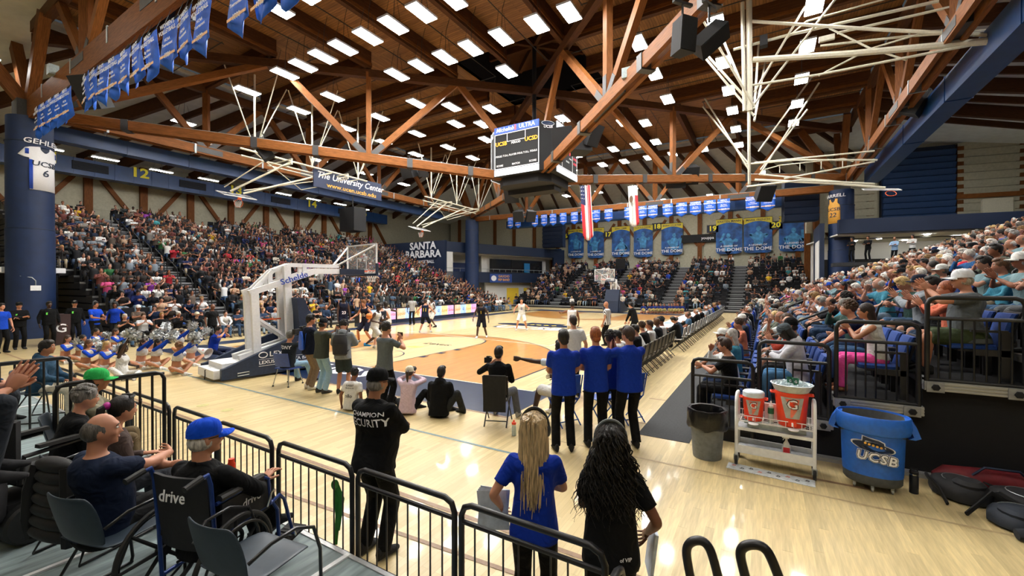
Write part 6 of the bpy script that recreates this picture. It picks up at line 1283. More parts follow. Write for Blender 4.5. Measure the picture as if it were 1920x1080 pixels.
ct = thing('drinks_cart', 'white tubular drinks cart on black castors beside the trash can', 'cart', (12.42, -1.93, 0), radians(-2))
for s in (-1, 1):
    MB().tube([(s*.45, -.17, .12), (s*.45, -.17, .88), (s*.45, -.13, .95), (s*.45, -.05, .98), (s*.45, .1, .97), (s*.45, .16, .9), (s*.45, .17, .12)], .022, 10).build('end_frame', WHITEP, ct)
    for y in (-.17, .17):
        c = link('castor', None, ct); c.location = (s*.45, y-.02, .068); MB().lathe([(.03, -.018), (.06, -.018), (.068, -.01), (.068, .01), (.06, .018), (.03, .018)], 18).build('wheel', RUB, c, M=Matrix.Rotation(pi/2, 4, 'Y')); MB().prism([(-.03, 0), (.03, 0), (.02, .07), (-.02, .07)], .06, Matrix(((0, 0, 1, -.03), (1, 0, 0, 0), (0, 1, 0, 0), (0, 0, 0, 1)))).build('fork', STEEL, c, smooth=False)
for z, h_ in ((.20, .12), (.52, .05)):
    MB().b2((-.44, -.17, z), (.44, .17, z+.012)).build('shelf', mat('galv_shelf', (.42, .44, .45), .5, .3), ct, smooth=False)
    for y in (-.175, .175): MB().b2((-.44, y-.006, z-.03), (.44, y+.006, z+h_-.04)).build('shelf_lip', WHITEP, ct, smooth=False)
wr_ = MB()
for z in (.62, .70): wr_.tube([(-.45, -.18, z), (.45, -.18, z), (.45, .18, z), (-.45, .18, z)], .006, 5, closed=True)
for i in range(10): x = -.4+.089*i; wr_.tube([(x, -.18, .70), (x, -.18, .62), (x, .18, .62), (x, .18, .70)], .0045, 5)
for q in range(4): wr_.tube([(-.45, -.13+.085*q, .62), (.45, -.13+.085*q, .62)], .0045, 5)
w_o = wr_.build('wire_basket', WHITEP, ct); MB().b2((-.12, .13, .62), (.15, .16, .84)).build('back_board', WHITEP, ct, smooth=False)
for x in (-.24, .22): MB().lathe([(.055, 0), (.065, .012), (.05, .02)], 16).build('drip_cup', WHITEP, ct, M=Matrix.Translation((x, -.2, .60)))
ORC = mat('orange_cooler', (.80, .055, .015), .4, var=.04); LIDW = mat('cooler_lid', (.62, .70, .78), .5); SILV = mat('silver_print', (.42, .43, .42), .5); SALM = mat('salmon_print', (.85, .20, .13), .5)
def cooler(loc, r, h_, label, tall):
    t = thing('drinks_cooler', label, 'cooler', loc); MB().lathe([(r*.80, 0), (r*.84, .015), (r*.9, h_*.4), (r*1.0, h_*.92), (r*1.03, h_*.95), (r*1.0, h_)], 32).build('tank', ORC, t)
    def wrap(pts, nm, m, off):
        b = MB(); vs = []
        for x, z in pts: rr = r*(.84+.16*min(1, max(0, z/h_)))+off; a = x/rr; vs.append((rr*sin(a), -rr*cos(a), z))
        b.add(vs, [tuple(range(len(vs)))]); o = b.build(nm, m, t, smooth=False); md = o.modifiers.new('s', 'SOLIDIFY'); md.thickness = .004; md.offset = 1
    def wrapg(f, z0, z1, nm, m, off):
        b = MB(); nx, nz = 10, 8; vs = []
        for j in range(nz+1):
            z = z0+(z1-z0)*j/nz; xl, xr = f(j/nz); rr = r*(.84+.16*min(1, max(0, z/h_)))+off
            for i in range(nx+1): q = (xl+(xr-xl)*i/nx)*r/rr; vs.append((rr*sin(q), -rr*cos(q), z))
        b.add(vs, [(j*(nx+1)+i, j*(nx+1)+i+1, (j+1)*(nx+1)+i+1, (j+1)*(nx+1)+i) for j in range(nz) for i in range(nx)]); b.build(nm, m, t)
    wrapg(lambda q: (-.38-.36*q, .42+.30*q), h_*.27, h_*.88, 'bolt_panel', SILV, .003)
    wrapg(lambda q: (-.12-.36*max(0, q*2-1)+.05*q, .0+.32*min(1, q*2)+.1*max(0, q*2-1)), h_*.30, h_*.84, 'bolt_mark', SALM, .006)
    for sz, m, o_ in ((r*.95, BLACKM, .014), (r*.82, WHTX, .018)): lettering('G', sz, m, t, face((0, -r*.97-o_, h_*.68), (0, -1, 0)), ext=.003, wide=1.1)
    MB().prism([(-.05, h_*.78), (.02, h_*.74), (.0, h_*.70), (.06, h_*.70), (-.03, h_*.58), (.0, h_*.66), (-.05, h_*.66)], .004, Matrix(((.45*r/.15, 0, 0, 0), (0, 0, 1, -r*.97-.026), (0, 1, 0, -.0), (0, 0, 0, 1)))).build('bolt', ORC, t, smooth=False)
    MB().box((0, -r*.87, h_*.13), (.09, .04, .07)).build('spigot_recess', ORC, t); MB().tube([(0, -r*.88, h_*.15), (0, -r*.88-.05, h_*.15), (0, -r*.88-.055, h_*.08)], .011, 8).build('spigot', WHITEP, t)
    for s in (-1, 1): MB().tube([(s*r*.95, -.05, h_*.93), (s*r*1.22, -.05, h_*.93), (s*r*1.25, .05, h_*.93), (s*r*.95, .05, h_*.93)], .012, 8).build('handle', ORC, t)
    if tall: MB().lathe([(r*1.02, h_), (r*1.0, h_+.06), (r*.9, h_+.075), (.02, h_+.075)], 32).build('lid', LIDW, t)
    return t
cooler((12.17, -1.95, .625), .135, .33, 'smaller orange drinks cooler with a white lid, left on the cart', True)
cooler((12.62, -1.95, .625), .195, .46, 'larger orange drinks cooler under a tub of ice, right on the cart', False)
tub = thing('ice_tub', 'white tub of ice standing on the larger orange cooler', 'tub', (12.62, -1.95, 1.087)); MB().lathe([(.19, 0), (.2, .01), (.235, .085), (.25, .10), (.235, .105), (.2, .03)], 32).build('bowl', mat('white_tub', (.58, .66, .70), .5), tub)
ice = MB(); rr_ = random.Random(5)
for i in range(90): a = rr_.uniform(0, 6.28); q = sqrt(rr_.random())*.205; ice.box((q*cos(a), q*sin(a), .075+rr_.random()*.03), (.035, .03, .026), Euler((rr_.random()*3, rr_.random()*3, 0)).to_matrix())
tag(ice.build('ice_cubes', mat('ice', (.62, .72, .75), .15), tub, smooth=False), kind='stuff')
for i, (x, y) in enumerate(((12.60, -1.98), (12.66, -2.03))):
    cu = thing('paper_cup', ('rear' if i == 0 else 'front')+' green paper cup standing on the tub of ice', 'cup', (x, y, 1.185)); MB().lathe([(.03, 0), (.031, .002), (.041, .085), (.043, .088), (.039, .088), (.03, .01)], 18).build('cup', mat('green_cup', (.008, .12, .055), .5), cu); lettering('G', .045, WHTX, cu, face((0, -.043, .05), (0, -1, 0)), ext=.002)
bt = thing('squeeze_bottle', 'clear squeeze bottle with green band standing between the coolers', 'bottle', (12.38, -2.0, .628)); MB().lathe([(.033, 0), (.036, .01), (.036, .12), (.03, .14), (.036, .16), (.036, .20), (.02, .225)], 16).build('bottle', mat('frosted_plastic', (.45, .52, .5), .4), bt); MB().lathe([(.0365, .125), (.038, .13), (.038, .2), (.0365, .205)], 16, cap=False).build('band', MATS['green_cup'], bt); MB().lathe([(.03, .22), (.03, .24), (.01, .25), (.01, .29), (.004, .3)], 12).build('cap', WHITEP, bt)
sp = thing('spray_bottle', 'white spray bottle with red label on the bottom cart shelf', 'bottle', (12.56, -2.0, .212)); MB().loft([[Vector((rx*cos(2*pi*i/14), ry*sin(2*pi*i/14), z)) for i in range(14)] for z, rx, ry in ((0, .048, .03), (.02, .052, .034), (.12, .052, .034), (.17, .03, .024), (.20, .014, .014), (.23, .014, .014))]).build('bottle', WHITEP, sp)
MB().box((0, -.036, .075), (.075, .004, .08)).build('label_patch', mat('red_label', (.65, .03, .04), .5), sp, smooth=False); MB().loft([[Vector((x, y, z)) for y in (-.012, .012) for z in (.23, .27)][::1] for x in (-.05, .03)][0:2]).build('trigger_head', WHITEP, sp); MB().tube([(-.02, 0, .235), (-.04, 0, .2)], .006, 6).build('trigger', WHITEP, sp)
tw = thing('folded_towels', 'grey and green towels lying on the middle cart shelf', 'towel', (12.42, -1.93, .534)); MB().loft([[Vector((x, y, z)) for y, z in ((-.12, 0), (.12, 0), (.1, .05), (-.1, .06))] for x in (-.32, -.1, .2, .36)]).build('towel', mat('grey_towel', (.36, .42, .41), .95, bump=.6), tw); MB().box((-.3, -.05, .065), (.12, .16, .02)).build('green_towel', mat('green_cloth', (.05, .13, .1), .9), tw)
mt = thing('printed_towel', 'white towel printed with dark marks on the floor under the cart', 'towel', (12.36, -2.24, .001), radians(-4)); MB().b2((-.5, -.11, 0), (.5, .11, .006)).build('towel', mat('white_terry', (.66, .70, .72), .95, bump=.4), mt, smooth=False)
for i in range(9): lettering('G', .07, BLACKM if i % 3 else SALM, mt, Matrix.Translation((-.42+.105*i, .03-.055*(i % 2), .009)) @ Matrix.Rotation(2.6, 4, 'Z'), ext=.001)
bo = thing('steel_bottle', 'dark navy steel water bottle on the floor right of the blue bin', 'bottle', (13.86, -1.93, 0)); MB().lathe([(.04, 0), (.044, .004), (.044, .205), (.04, .225)], 20).build('flask', mat('navy_steel', (.012, .016, .025), .4, .2), bo); MB().lathe([(.041, .225), (.041, .235)], 20).build('steel_ring', CHR, bo); MB().lathe([(.043, .235), (.043, .265), (.03, .27)], 20).build('lid', BLACKM, bo); MB().tube([(-.03, 0, .265), (-.03, 0, .295), (.03, 0, .295), (.03, 0, .265)], .007, 6).build('loop', BLACKM, bo)
def backpack(loc, rz, col, label, s=1., flat_=1.):
    m = mat('pack_'+col[0], col[1], .75, bump=.5, scale=9, var=.25); t = thing('backpack', label, 'bag', loc, rz); t.scale = (s, s, s)
    MB().loft([[Vector((x*w_*(1+.06*sin(3*i)), y*d_, z)) for i, (x, y) in enumerate([(cos(2*pi*q/14), sin(2*pi*q/14)) for q in range(14)])] for z, w_, d_ in ((0, .2, .26), (.03, .25, .31), (.10*flat_, .25, .31), (.17*flat_, .21, .27), (.21*flat_, .12, .17))]).build('main_bag', m, t)
    MB().loft([[Vector((.02+x*w_, -.12+y*d_, z)) for x, y in [(cos(2*pi*q/12), sin(2*pi*q/12)) for q in range(12)]] for z, w_, d_ in ((.14*flat_, .14, .12), (.21*flat_, .15, .13), (.25*flat_, .10, .09))]).build('front_pocket', m, t)
    MB().tube([(-.18, .2, .12), (-.27, .1, .2), (-.27, -.12, .12), (-.3, -.3, .02)], .014, 6, flat=2).build('strap', BLACKM, t); MB().tube([(.16*cos(a), -.05+.2*sin(a), .20*flat_+.01) for a in [pi*q/10 for q in range(11)]], .005, 5).build('zip', STEEL, t); MB().tube([(0, .24, .15), (.0, .33, .18), (.06, .26, .15)], .01, 6).build('grab_loop', BLACKM, t)
    return t
rd = thing('red_bag', 'long dark red duffel behind the black backpacks on the floor', 'bag', (14.75, -1.45, .14), .1); MB().tube([(-.62, 0, -.02), (-.5, 0, 0), (0, 0, .02), (.5, 0, 0), (.62, 0, -.02)], [.05, .13, .14, .13, .06], 12).build('duffel', mat('dark_red_nylon', (.16, .008, .014), .7, bump=.3), rd); MB().tube([(-.3, -.1, .08), (-.2, -.12, .2), (.1, -.12, .2), (.2, -.1, .08)], .014, 6).build('handle', NAVY, rd)
backpack((14.3, -1.75, 0), .3, ('charcoal', (.012, .012, .014)), 'black backpack leaning on the red duffel, nearest the water bottle')
backpack((14.8, -1.85, 0), .9, ('black', (.010, .010, .012)), 'second black backpack lying beside the first one')
backpack((14.62, -2.28, 0), -.7, ('slate', (.016, .022, .034)), 'dark slate backpack with pale zip lines, front of the bag pile', 1., .8)
tr_ = thing('trousers_bundle', 'dark clothes bundle with brown hem lying before the backpacks', 'clothes', (14.85, -2.62, 0), .4); MB().tube([(-.4, .1, .06), (-.1, .0, .09), (.3, -.1, .08), (.5, -.18, .05)], [.06, .11, .1, .05], 10, flat=.8).build('bundle', mat('dark_cloth_bundle', (.012, .016, .022), .9, bump=.5), tr_); MB().tube([(-.35, -.08, .05), (0, -.2, .06), (.32, -.30, .05)], [.04, .07, .05], 8, flat=.8).build('hem', mat('brown_hem', (.14, .075, .045), .9), tr_)
# ================================================================ courtside furniture
PADK = mat('black_chair_vinyl', (.022, .021, .018), .55); PADT = mat('khaki_chair_back', (.085, .075, .055), .6); PADW = mat('pale_chair_vinyl', (.52, .52, .50), .6)
def fold_meshes(padm, frm):
    s = MB().loft([[Vector((x, y, z)) for x, z in ((-.2, .45), (.2, .45), (.21, .47), (.18, .49), (-.18, .49), (-.21, .47))] for y in (-.18, .2)]).mesh('seat', padm); b = MB().loft([[Vector((x*.2, y+d, z)) for x, d in ((-1, 0), (1, 0), (.9, .035), (-.9, .035))] for z, y in ((.58, -.22), (.75, -.25), (.92, -.27))]).mesh('backrest', padm)
    L = []
    for sd in (-1, 1): L.append(MB().tube([(sd*.22, -.29, .92), (sd*.22, -.2, .5), (sd*.22, .24, .01)], .013, 6).mesh('leg', frm)); L.append(MB().tube([(sd*.2, .17, .45), (sd*.2, -.26, .01)], .013, 6).mesh('leg', frm))
    return [s, b]+L+[MB().tube([(-.2, -.2, .1), (.2, -.2, .1)], .01, 6).mesh('crossbar', frm)]
FK = {'black': fold_meshes(PADT, BLACK), 'pale': fold_meshes(PADW, BLACK), 'blue': fold_meshes(mat('blue_chair', (.012, .07, .36), .4), mat('blue_chair_frame', (.012, .07, .33), .35))}
def fold(kind, loc, deg, label, grp=None):
    t = thing('folding_chair', label, 'chair', loc, radians(deg)-pi/2, grp)
    for m in FK[kind]: link(m.name.split('.')[0], m, t)
    return t
for i in range(13): fold('black', (9.3-.0*i, .1+i*.56, 0), 180, 'black folding team chair with khaki back, %s in the bench row' % ordw(i), 'team bench chairs')
for i in range(20): fold('pale', (9.45, 8.3+i*.95, 0), 180, 'pale padded folding chair behind the scorers table, %s from the bench' % ordw(i), 'scorers chairs')
BENCHX = 9.3
tbx = thing('scorers_table', 'long black-skirted scorers table with white top beside the court', 'table', (8.45, 15.5, 0)); MB().b2((-.35, -7.2, .70), (.35, 7.2, .74)).build('table_top', WHITEP, tbx, smooth=False); MB().b2((-.33, -7.15, .03), (-.3, 7.15, .72)).build('skirt', BLACKM, tbx, smooth=False); MB().b2((-.3, -7.15, .03), (.3, -7.1, .7)).build('end_panel', BLACKM, tbx, smooth=False)
for i, (x, y) in enumerate(((8.4, 8.6), (8.55, 9.0), (8.35, 9.5), (8.5, 10.6), (8.4, 12))):
    pp = MB().b2((-.12, -.16, 0), (.12, .16, .02+.02*(i % 2))).build('paper_stack', WHTX if i % 2 else mat('teal_folder', (.08, .3, .38), .6), smooth=False); pp.location = (x, y, .74); pp.rotation_euler = (0, 0, i*.5); tag(pp, '%s stack of papers along the scorers table' % ordw(i), 'papers')
for i in range(4): bo_ = thing('water_bottle', 'clear water bottle on the scorers table, %s of four' % ordw(i), 'bottle', (8.2+.06*i, 8.35+.12*i, .74)); MB().lathe([(.032, 0), (.034, .01), (.034, .15), (.014, .19), (.014, .21)], 12).build('bottle', MATS['frosted_plastic'], bo_); MB().lathe([(.016, .2), (.016, .22)], 10).build('cap', WHITEP, bo_)
for i in range(4):
    y = 8.3+i*3.05; led = thing('display_board', 'courtside video board showing pale advert panels, %s along the left sideline' % ordw(i), 'screen', (-8.95, y+1.5, 0), 0, 'sideline video boards')
    MB().b2((-.3, -1.5, 0), (.12, 1.5, .22)).build('base', NAVY, led, smooth=False); MB().b2((-.3, -1.5, .22), (.1, 1.5, 1.02)).build('cabinet', BLACKM, led, smooth=False)
    for j, c in enumerate(((.8, .42, .3), (.3, .45, .8), (.8, .52, .25), (.6, .32, .6))):
        m = mat('advert_%d' % j, c, emit=.7, var=.35, scale=3); pn = MB().b2((.1, -1.45+j*.725, .27), (.115, -1.45+j*.725+.72, .97)).build('screen_panel', m, led, smooth=False)
        lettering(('Liquid', 'G', 'Loyal', 'Santa')[j], .3, (ORNG, ROYAL, ORNG, SALM)[j], pn, face((.12, -1.09+j*.725, .62), (1, 0, 0)), ext=.002, shear=.25)
for i in range(30): fold('black', (-10.35, -2.2+i*.62+(12 if i > 15 else 0), 0), 0, 'black courtside chair, %s in the front row before the student stand' % ordw(i), 'courtside chairs')
# ================================================================ people on the floor and the platform
FLOOR = dict(pelvis=(0, 0, .13), lean=.22, fl_=(.10, .40, .07), fr_=(-.08, .34, .07), kl=(-1, .5, .25), kr=(1, .5, .25), dl=(.8, .5, 0), dr=(-.8, .5, 0))
BL, NV, WH, RB, GY, JE, KH = srgb('0b0c0e'), srgb('121a34'), srgb('cfcfcd'), srgb('0d2f96'), srgb('83878a'), srgb('8fb0c4'), srgb('7c6450')
SK, SK2, SK3, SK4 = srgb('bd8468'), srgb('a56f50'), srgb('70452f'), srgb('3a2318')
BRN, DK, GRH, BLD, RED_ = srgb('33221a'), srgb('15100d'), srgb('6f6c68'), srgb('c8a874'), srgb('8a4a22')
def C_(skin, shirt, low=BL, hair=DK, shoe=(.02, .02, .022), **k): d = dict(skin=skin, shirt=shirt, trousers=low, shorts=low, skirt=low, hair=hair, shoe=shoe); d.update(k); return d
DECAL = []
def decal(b, txt, size, z, m, x=0., back=True, wide=1., bend=0., col=None):
    sh = [c for c in b.children if c.name.startswith('shirt')][0]; DECAL.append((b, sh, txt, size, z, m, x, back, wide))
def do_decals():
    for b, sh, txt, size, z, m, x, back, wide in DECAL:
        bv = BVHTree.FromPolygons([v.co.copy() for v in sh.data.vertices], [tuple(p.vertices) for p in sh.data.polygons])
        o = lettering(txt, size, m, sh, ext=0., name='print', wide=1.); me = o.data.copy(); o.data = me; sg = -1 if back else 1
        for v in me.vertices:
            px, pz = x+v.co.x*wide*(1 if back else -1), z+v.co.y
            h = bv.ray_cast(Vector((px, sg*1.0, pz)), Vector((0, -sg, 0)))[0]
            v.co = (px, (h.y if h is not None else sg*.12)+sg*.006, pz)
        o.matrix_local = Matrix()
    DECAL.clear()
def held(b, J, nm, mb, m, label, cat, off=(0, 0, 0), rot=None, rel='mid'):
    M = b.matrix_basis.copy(); p = (J['wl']+J['wr'])/2 if rel == 'mid' else J[rel]
    o = mb.build(nm, m, None, smooth=False); o.matrix_basis = Matrix.LocRotScale(b.location, b.rotation_euler, None) @ Matrix.Translation(p+Vector(off)) @ (rot.to_4x4() if rot is not None else Matrix()); return tag(o, label, cat)
PHONEM = mat('phone_black', (.012, .012, .014), .25)
def phone_mb(): return MB().box((0, 0, 0), (.15, .009, .075))
def camera_mb(big=False):
    b = MB(); s = 1.6 if big else 1; b.box((0, 0, 0), (.14*s, .08*s, .10*s)); b.box((0, 0, .065*s), (.06*s, .06*s, .03*s)); b.tube([(0, .03*s, 0), (0, .10*s, 0), (0, .105*s, 0), (0, .19*s, 0)], [.04*s, .04*s, .047*s, .047*s], 14)
    if big: b.box((0, -.16, .02), (.1, .26, .13)); b.tube([(-.06, .1, .13), (.06, .28, .14)], .018, 8); b.tube([(0, 0, .13), (0, -.12, .13)], .014, 6)
    return b
# ---- platform
g, HM, J = figure('security guard in black jacket and cap standing with folded arms behind the rail', (9.19, -6.12, 0), 98, C_(SK2, BL, BL, GRH, cap=BL), 'capshort', ('cap', 'glasses'), top='long', bot='trousers', h=1.73, fat=1.42, pelvis=(0, 0, .93), wl=(.04, .25, 1.16), wr=(-.04, .28, 1.21), hdl=(1, -.1, .3), hdr=(-1, -.1, .2), curl=(.7, .7), el=(-1, .1, -.7), er=(1, .1, -.7), head=(-.25, -.1), vox=.014)
decal(g, 'CHAMPION', .055, 1.36, WHTX, .025, wide=1.1); decal(g, 'SECURITY', .105, 1.28, WHTX, .025, wide=.78)
g2, HM2, J2 = figure('blonde woman in royal blue T-shirt with dark headphones, papers at her side', (10.93, -6.22, 0), 112, C_(SK, RB, BL, BLD), 'bald', ('phones',), top='tee', bot='trousers', h=1.62, fem=1, wl=(-.27, .10, .98), wr=(.0, .28, 1.12), hdr=(-1, .2, .1), er=(1, -.2, -.6), head=(-.15, -.05), vox=.014, facep=True)
def strands(name, b, HM, n, ln, wid, depth, r0, curl, col, cmat, seed, curlr=0.):
    rr = random.Random(seed); m = MB(); inv = HM
    m.ell((0, -.016, .022), (.084, .102, .11), None, 14, 10)
    for i in range(n):
        th = rr.uniform(-1.9, 1.9); s = Vector((sin(th)*.078, -cos(th)*.085-.01 if abs(th) < 1.6 else -.0, rr.uniform(-.04, .12))); L = ln*rr.uniform(.72, 1.04); e = Vector((sin(th)*wid*rr.uniform(.45, 1.05), -.05-depth*max(cos(th), -.2)*rr.uniform(.6, 1.1), s.z-L)); ph = rr.uniform(0, 6); k = 7 if not curlr else 26
        pts = []; sg = 1 if th > 0 else -1
        if i % 2: s = Vector((sg*rr.uniform(0, .03), rr.uniform(-.085, .06), 0)); s.z = .022+.112*sqrt(max(0, 1-(s.x/.086)**2-((s.y+.016)/.104)**2))
        cpt = Vector((sg*rr.uniform(.082, .098)*min(1, abs(sin(th))*1.4+.1), s.y*.4-.09*max(cos(th), -.1)-.02, rr.uniform(.0, .05)))
        for q in range(k):
            t = q/(k-1); a = s*(1-t)**2+cpt*(2*t*(1-t))+e*t*t if not i % 2 else (s.lerp(cpt, t/.3) if t < .3 else cpt.lerp(e, (t-.3)/.7))
            if i % 2 and t < .3: a += Vector((a.x, a.y+.016, a.z-.022)).normalized()*.028*sin(pi*t/.3)
            if curlr: a += Vector((cos(ph+t*26), sin(ph+t*26), 0))*curlr*(.4+t)
            else: a.x += curl*sin(ph+t*5)*t
            pts.append(a)
        m.tube(pts, [r0*(1-.75*(q/(k-1))**2) for q in range(k)], 4 if curlr else 5, flat=.6)
    link('hair', m.mesh('hair', cmat), b, col, HM)
strands('hair', g2, HM2, 620, .56, .125, .10, .0095, .010, BLD, mat('blonde_hair', (.46, .33, .18), .45, var=.5, scale=22, stretch=(3, 3, .4), bump=.5), 4)
pp = MB(); [pp.box((0, .006*i, .004*i), (.22, .004, .29), Ry(.06*i-.1)) for i in range(4)]; held(g2, J2, 'paper_sheets', pp, mat('paper_blue_grey', (.52, .58, .66), .7), 'sheaf of pale papers held by the blonde woman', 'papers', (-.06, .0, -.03), rel='wl')
g3, HM3, J3 = figure('woman in black with a big mass of dark curly hair and grey headset', (11.47, -6.20, 0), 112, C_(SK3, BL, BL, DK, phones=(.16, .18, .19)), 'bald', ('phones',), top='tee', bot='trousers', h=1.62, fem=1, fat=1.12, wl=(.02, .28, 1.1), wr=(.26, .12, .98), hdl=(1, .2, 0), el=(-1, -.2, -.6), vox=.014)
strands('hair', g3, HM3, 300, .50, .25, .12, .007, 0, DK, HAIR, 8, curlr=.017)
held(g3, J3, 'paper_sheets', MB().box((0, 0, -.1), (.02, .2, .3), Ry(.12)), MATS['paper_blue_grey'], 'pale papers hanging at the side of the curly haired woman', 'papers', (.03, .02, -.02), rel='wr')
decal(g3, 'of VIP', .03, .86, WHTX, .08)
WS = dict(SIT); 
g4, HM4, J4 = figure('elderly man in bright blue cap and black sweater sitting in the wheelchair', (WCX[0], WCX[1], PLZ), WCD, C_(SK, BL, BL, srgb('b8b4ae'), cap=srgb('0d46c4')), 'capshort', ('cap', 'glasses'), top='long', bot='trousers', h=1.68, fat=1.08, vox=.013, pelvis=(0, -.085, .43), lean=-.1, head=(-.5, -.05), wl=(-.12, .26, .60), wr=(.13, .28, .66), hdr=(-.1, .8, .35), pnr=(0, .3, -1), er=(1, -.2, -.4), fl_=(-.12, .5, .12), fr_=(.12, .40, .30), kr=(.2, .8, 1.2), curl=(.4, .3), spread=.32)
tag(link('orange_bottle', MB().lathe([(.022, 0), (.025, .01), (.025, .09), (.02, .10), (.02, .125)], 12).mesh('orange_bottle', ORC)), 'small orange capped bottle at the lap of the man in the blue cap', 'bottle').location = CAMP+ray(434, 893)*2.98
g5, HM5, J5 = figure('balding man in navy T-shirt sitting in the grey plastic chair', (8.33, -7.70, PLZ), 98, C_(SK, srgb('121d33'), BL, srgb('55504b')), 'fringe', (), top='tee', bot='trousers', h=1.70, fat=1.28, vox=.014, hem=.03, pelvis=(0, -.08, .45), lean=-.06, fl_=(-.2, .46, .085), fr_=(.2, .46, .085), wl=(.12, .30, .78), wr=(-.05, .38, .82), hdr=(-1, .3, 0), hdl=(1, .2, 0), el=(-1, 0, -.6), er=(1, 0, -.6), head=(-.45, 0))
g6, HM6, J6 = figure('dark haired woman in brown top with pink hair clip, on the platform', (7.58, -7.58, PLZ), 92, C_(SK, srgb('4a3e3a'), srgb('3c3f47'), DK), 'pony', (), top='long', bot='trousers', h=1.60, fem=1, fat=1.1, vox=.016, **pz(POSES['sit_lap'], pelvis=(0, 0, .48), lean=.25))
link('hair_clip', MB().ell((0, -.115, .045), (.045, .03, .035), n=8, k=6).mesh('hair_clip', mat('magenta_clip', (.45, .02, .28), .4)), g6, None, HM6); link('sunglasses', MB().tube([(.085*cos(a), .01+.06*sin(a), .12+.0*a) for a in [pi*i/8 for i in range(9)]], .012, 6).mesh('sunglasses', BLACK), g6, None, HM6)
g7, HM7, J7 = figure('grey haired person in black jacket beside the pink hair clip woman', (6.78, -7.62, PLZ), 85, C_(SK, BL, srgb('30343c'), GRH), 'curlyshort', (), top='long', bot='trousers', h=1.58, fem=.6, vox=.018, **pz(POSES['sit_lap'], pelvis=(0, 0, .49), lean=.25))
shell_chair((6.15, -7.36, PLZ), 70, 'dark plastic armchair under the man in the green cap')
g8, HM8, J8 = figure('man in bright green cap and khaki shirt sitting behind the side guard', (6.15, -7.36, PLZ), 70, C_(SK2, srgb('8a8672'), srgb('6b5c44'), DK, cap=srgb('2fae56')), 'capshort', ('cap',), top='tee', bot='trousers', h=1.64, vox=.017, **pz(POSES['sit_phone'], head=(0, 0), pelvis=(0, 0, .50)))
o = held(g8, J8, 'phone', phone_mb(), PHONEM, 'phone in the hands of the man in the green cap', 'phone', (0, .12, .02))
shell_chair((2.42, -6.95, PLZ), 50, 'plastic armchair under the person in the denim print jacket')
g9, HM9, J9 = figure('young person in dark blue denim print jacket and cream trousers', (2.42, -6.95, PLZ), 55, C_(SK2, srgb('26435a'), srgb('cfc8b4'), DK), 'short', (), top='hoodie', bot='trousers', h=1.62, vox=.02, **POSES['sit_lap'])
shell_chair((1.9, -7.6, PLZ), 50, 'plastic armchair at the left end of the platform'); figure('grey blonde person at the far left edge behind the rail', (1.9, -7.6, PLZ), 50, C_(SK, srgb('2c4a70'), srgb('9ab0c0'), srgb('b0a890')), 'long', (), top='long', bot='trousers', h=1.66, fem=1, vox=.022, **POSES['sit_lap'])
MB().b2((4, -12, 0), (14, -8.95, .95)).build('platform_rear_step', VOID, pf, smooth=False)
hp_ = CAMP+ray(14, 728)*2.75; dirv = Vector((cos(radians(78)), sin(radians(78)), 0)); shell_chair((hp_.x-dirv.x*.36, hp_.y-dirv.y*.36-.02, hp_.z-.84), 78, 'plastic chair under the clapping person at the left edge')
figure('clapping person in grey trousers whose hands reach in at the left edge', (hp_.x-dirv.x*.36, hp_.y-dirv.y*.36, hp_.z-.84), 78, C_(SK, srgb('30508a'), srgb('22272e'), BRN), 'short', (), top='tee', bot='trousers', h=1.78, vox=.016, **pz(POSES['sit_clap'], wl=(-.035, .36, .84), wr=(.035, .36, .82), curl=(.12, .2), fl_=(-.12, .26, .34), fr_=(.12, .26, .34)))
# ---- baseline staff, photographers
g, HM, J = figure('dark haired staff member in blue polo standing left of the polo trio', onz(1057, 846), 122, C_(SK2, RB, BL, DK), 'short', (), top='polo', bot='trousers', h=1.84, vox=.017, wl=(.02, .24, 1.08), wr=(-.02, .26, 1.12), hdl=(1, .1, 0), hdr=(-1, .1, 0), el=(-1, -.1, -.6), er=(1, -.1, -.6), head=(.1, 0))
g, HM, J = figure('red haired staff member in blue polo in the middle of the trio', onz(1117, 838), 116, C_(SK, RB, BL, RED_), 'short', (), top='polo', bot='trousers', h=1.86, vox=.017, wl=(.02, .24, 1.08), wr=(-.02, .26, 1.12), hdl=(1, .1, 0), hdr=(-1, .1, 0), el=(-1, -.1, -.6), er=(1, -.1, -.6), head=(.15, .0))
g, HM, J = figure('brown haired staff member in blue polo clapping, right of the trio', onz(1180, 840), 128, C_(SK, RB, BL, BRN), 'short', (), top='polo', bot='trousers', h=1.88, vox=.017, fat=1.08, pelvis=(0, 0, .93), wl=(-.16, .34, 1.38), wr=(-.07, .34, 1.40), hdl=(.1, .2, 1), hdr=(-.2, .2, 1), pnl=(1, 0, 0), pnr=(-1, 0, 0), curl=(.1, .1), el=(-1, -.2, -.7), er=(1, -.2, -.9), head=(.35, 0))
figure('staff member in blue polo half hidden behind the trio', onz(1145, 822), 118, C_(SK3, RB, BL, DK), 'curlyshort', (), top='polo', bot='trousers', h=1.76, vox=.02, **POSES['stand_fold'])
fold('black', (8.12, -2.35, 0), 112, 'black folding chair of the cameraman in black on the baseline')
g, HM, J = figure('cameraman in black shirt and grey trousers seated on the baseline chair', (8.12, -2.35, 0), 112, C_(SK, BL, srgb('5a5d62'), DK, shoe=(.3, .3, .3)), 'short', (), top='long', bot='trousers', h=1.80, vox=.017, **pz(SIT, lean=.1, fl_=(-.15, .5, .085), fr_=(.3, .38, .085), wl=(-.2, .3, 1.0), wr=(.1, .36, .75), head=(.05, 0)))
held(g, J, 'camera', camera_mb(), BLACKM, 'black camera with long lens at the seated cameraman, left side', 'camera', (-.06, .08, .05), rel='wl')
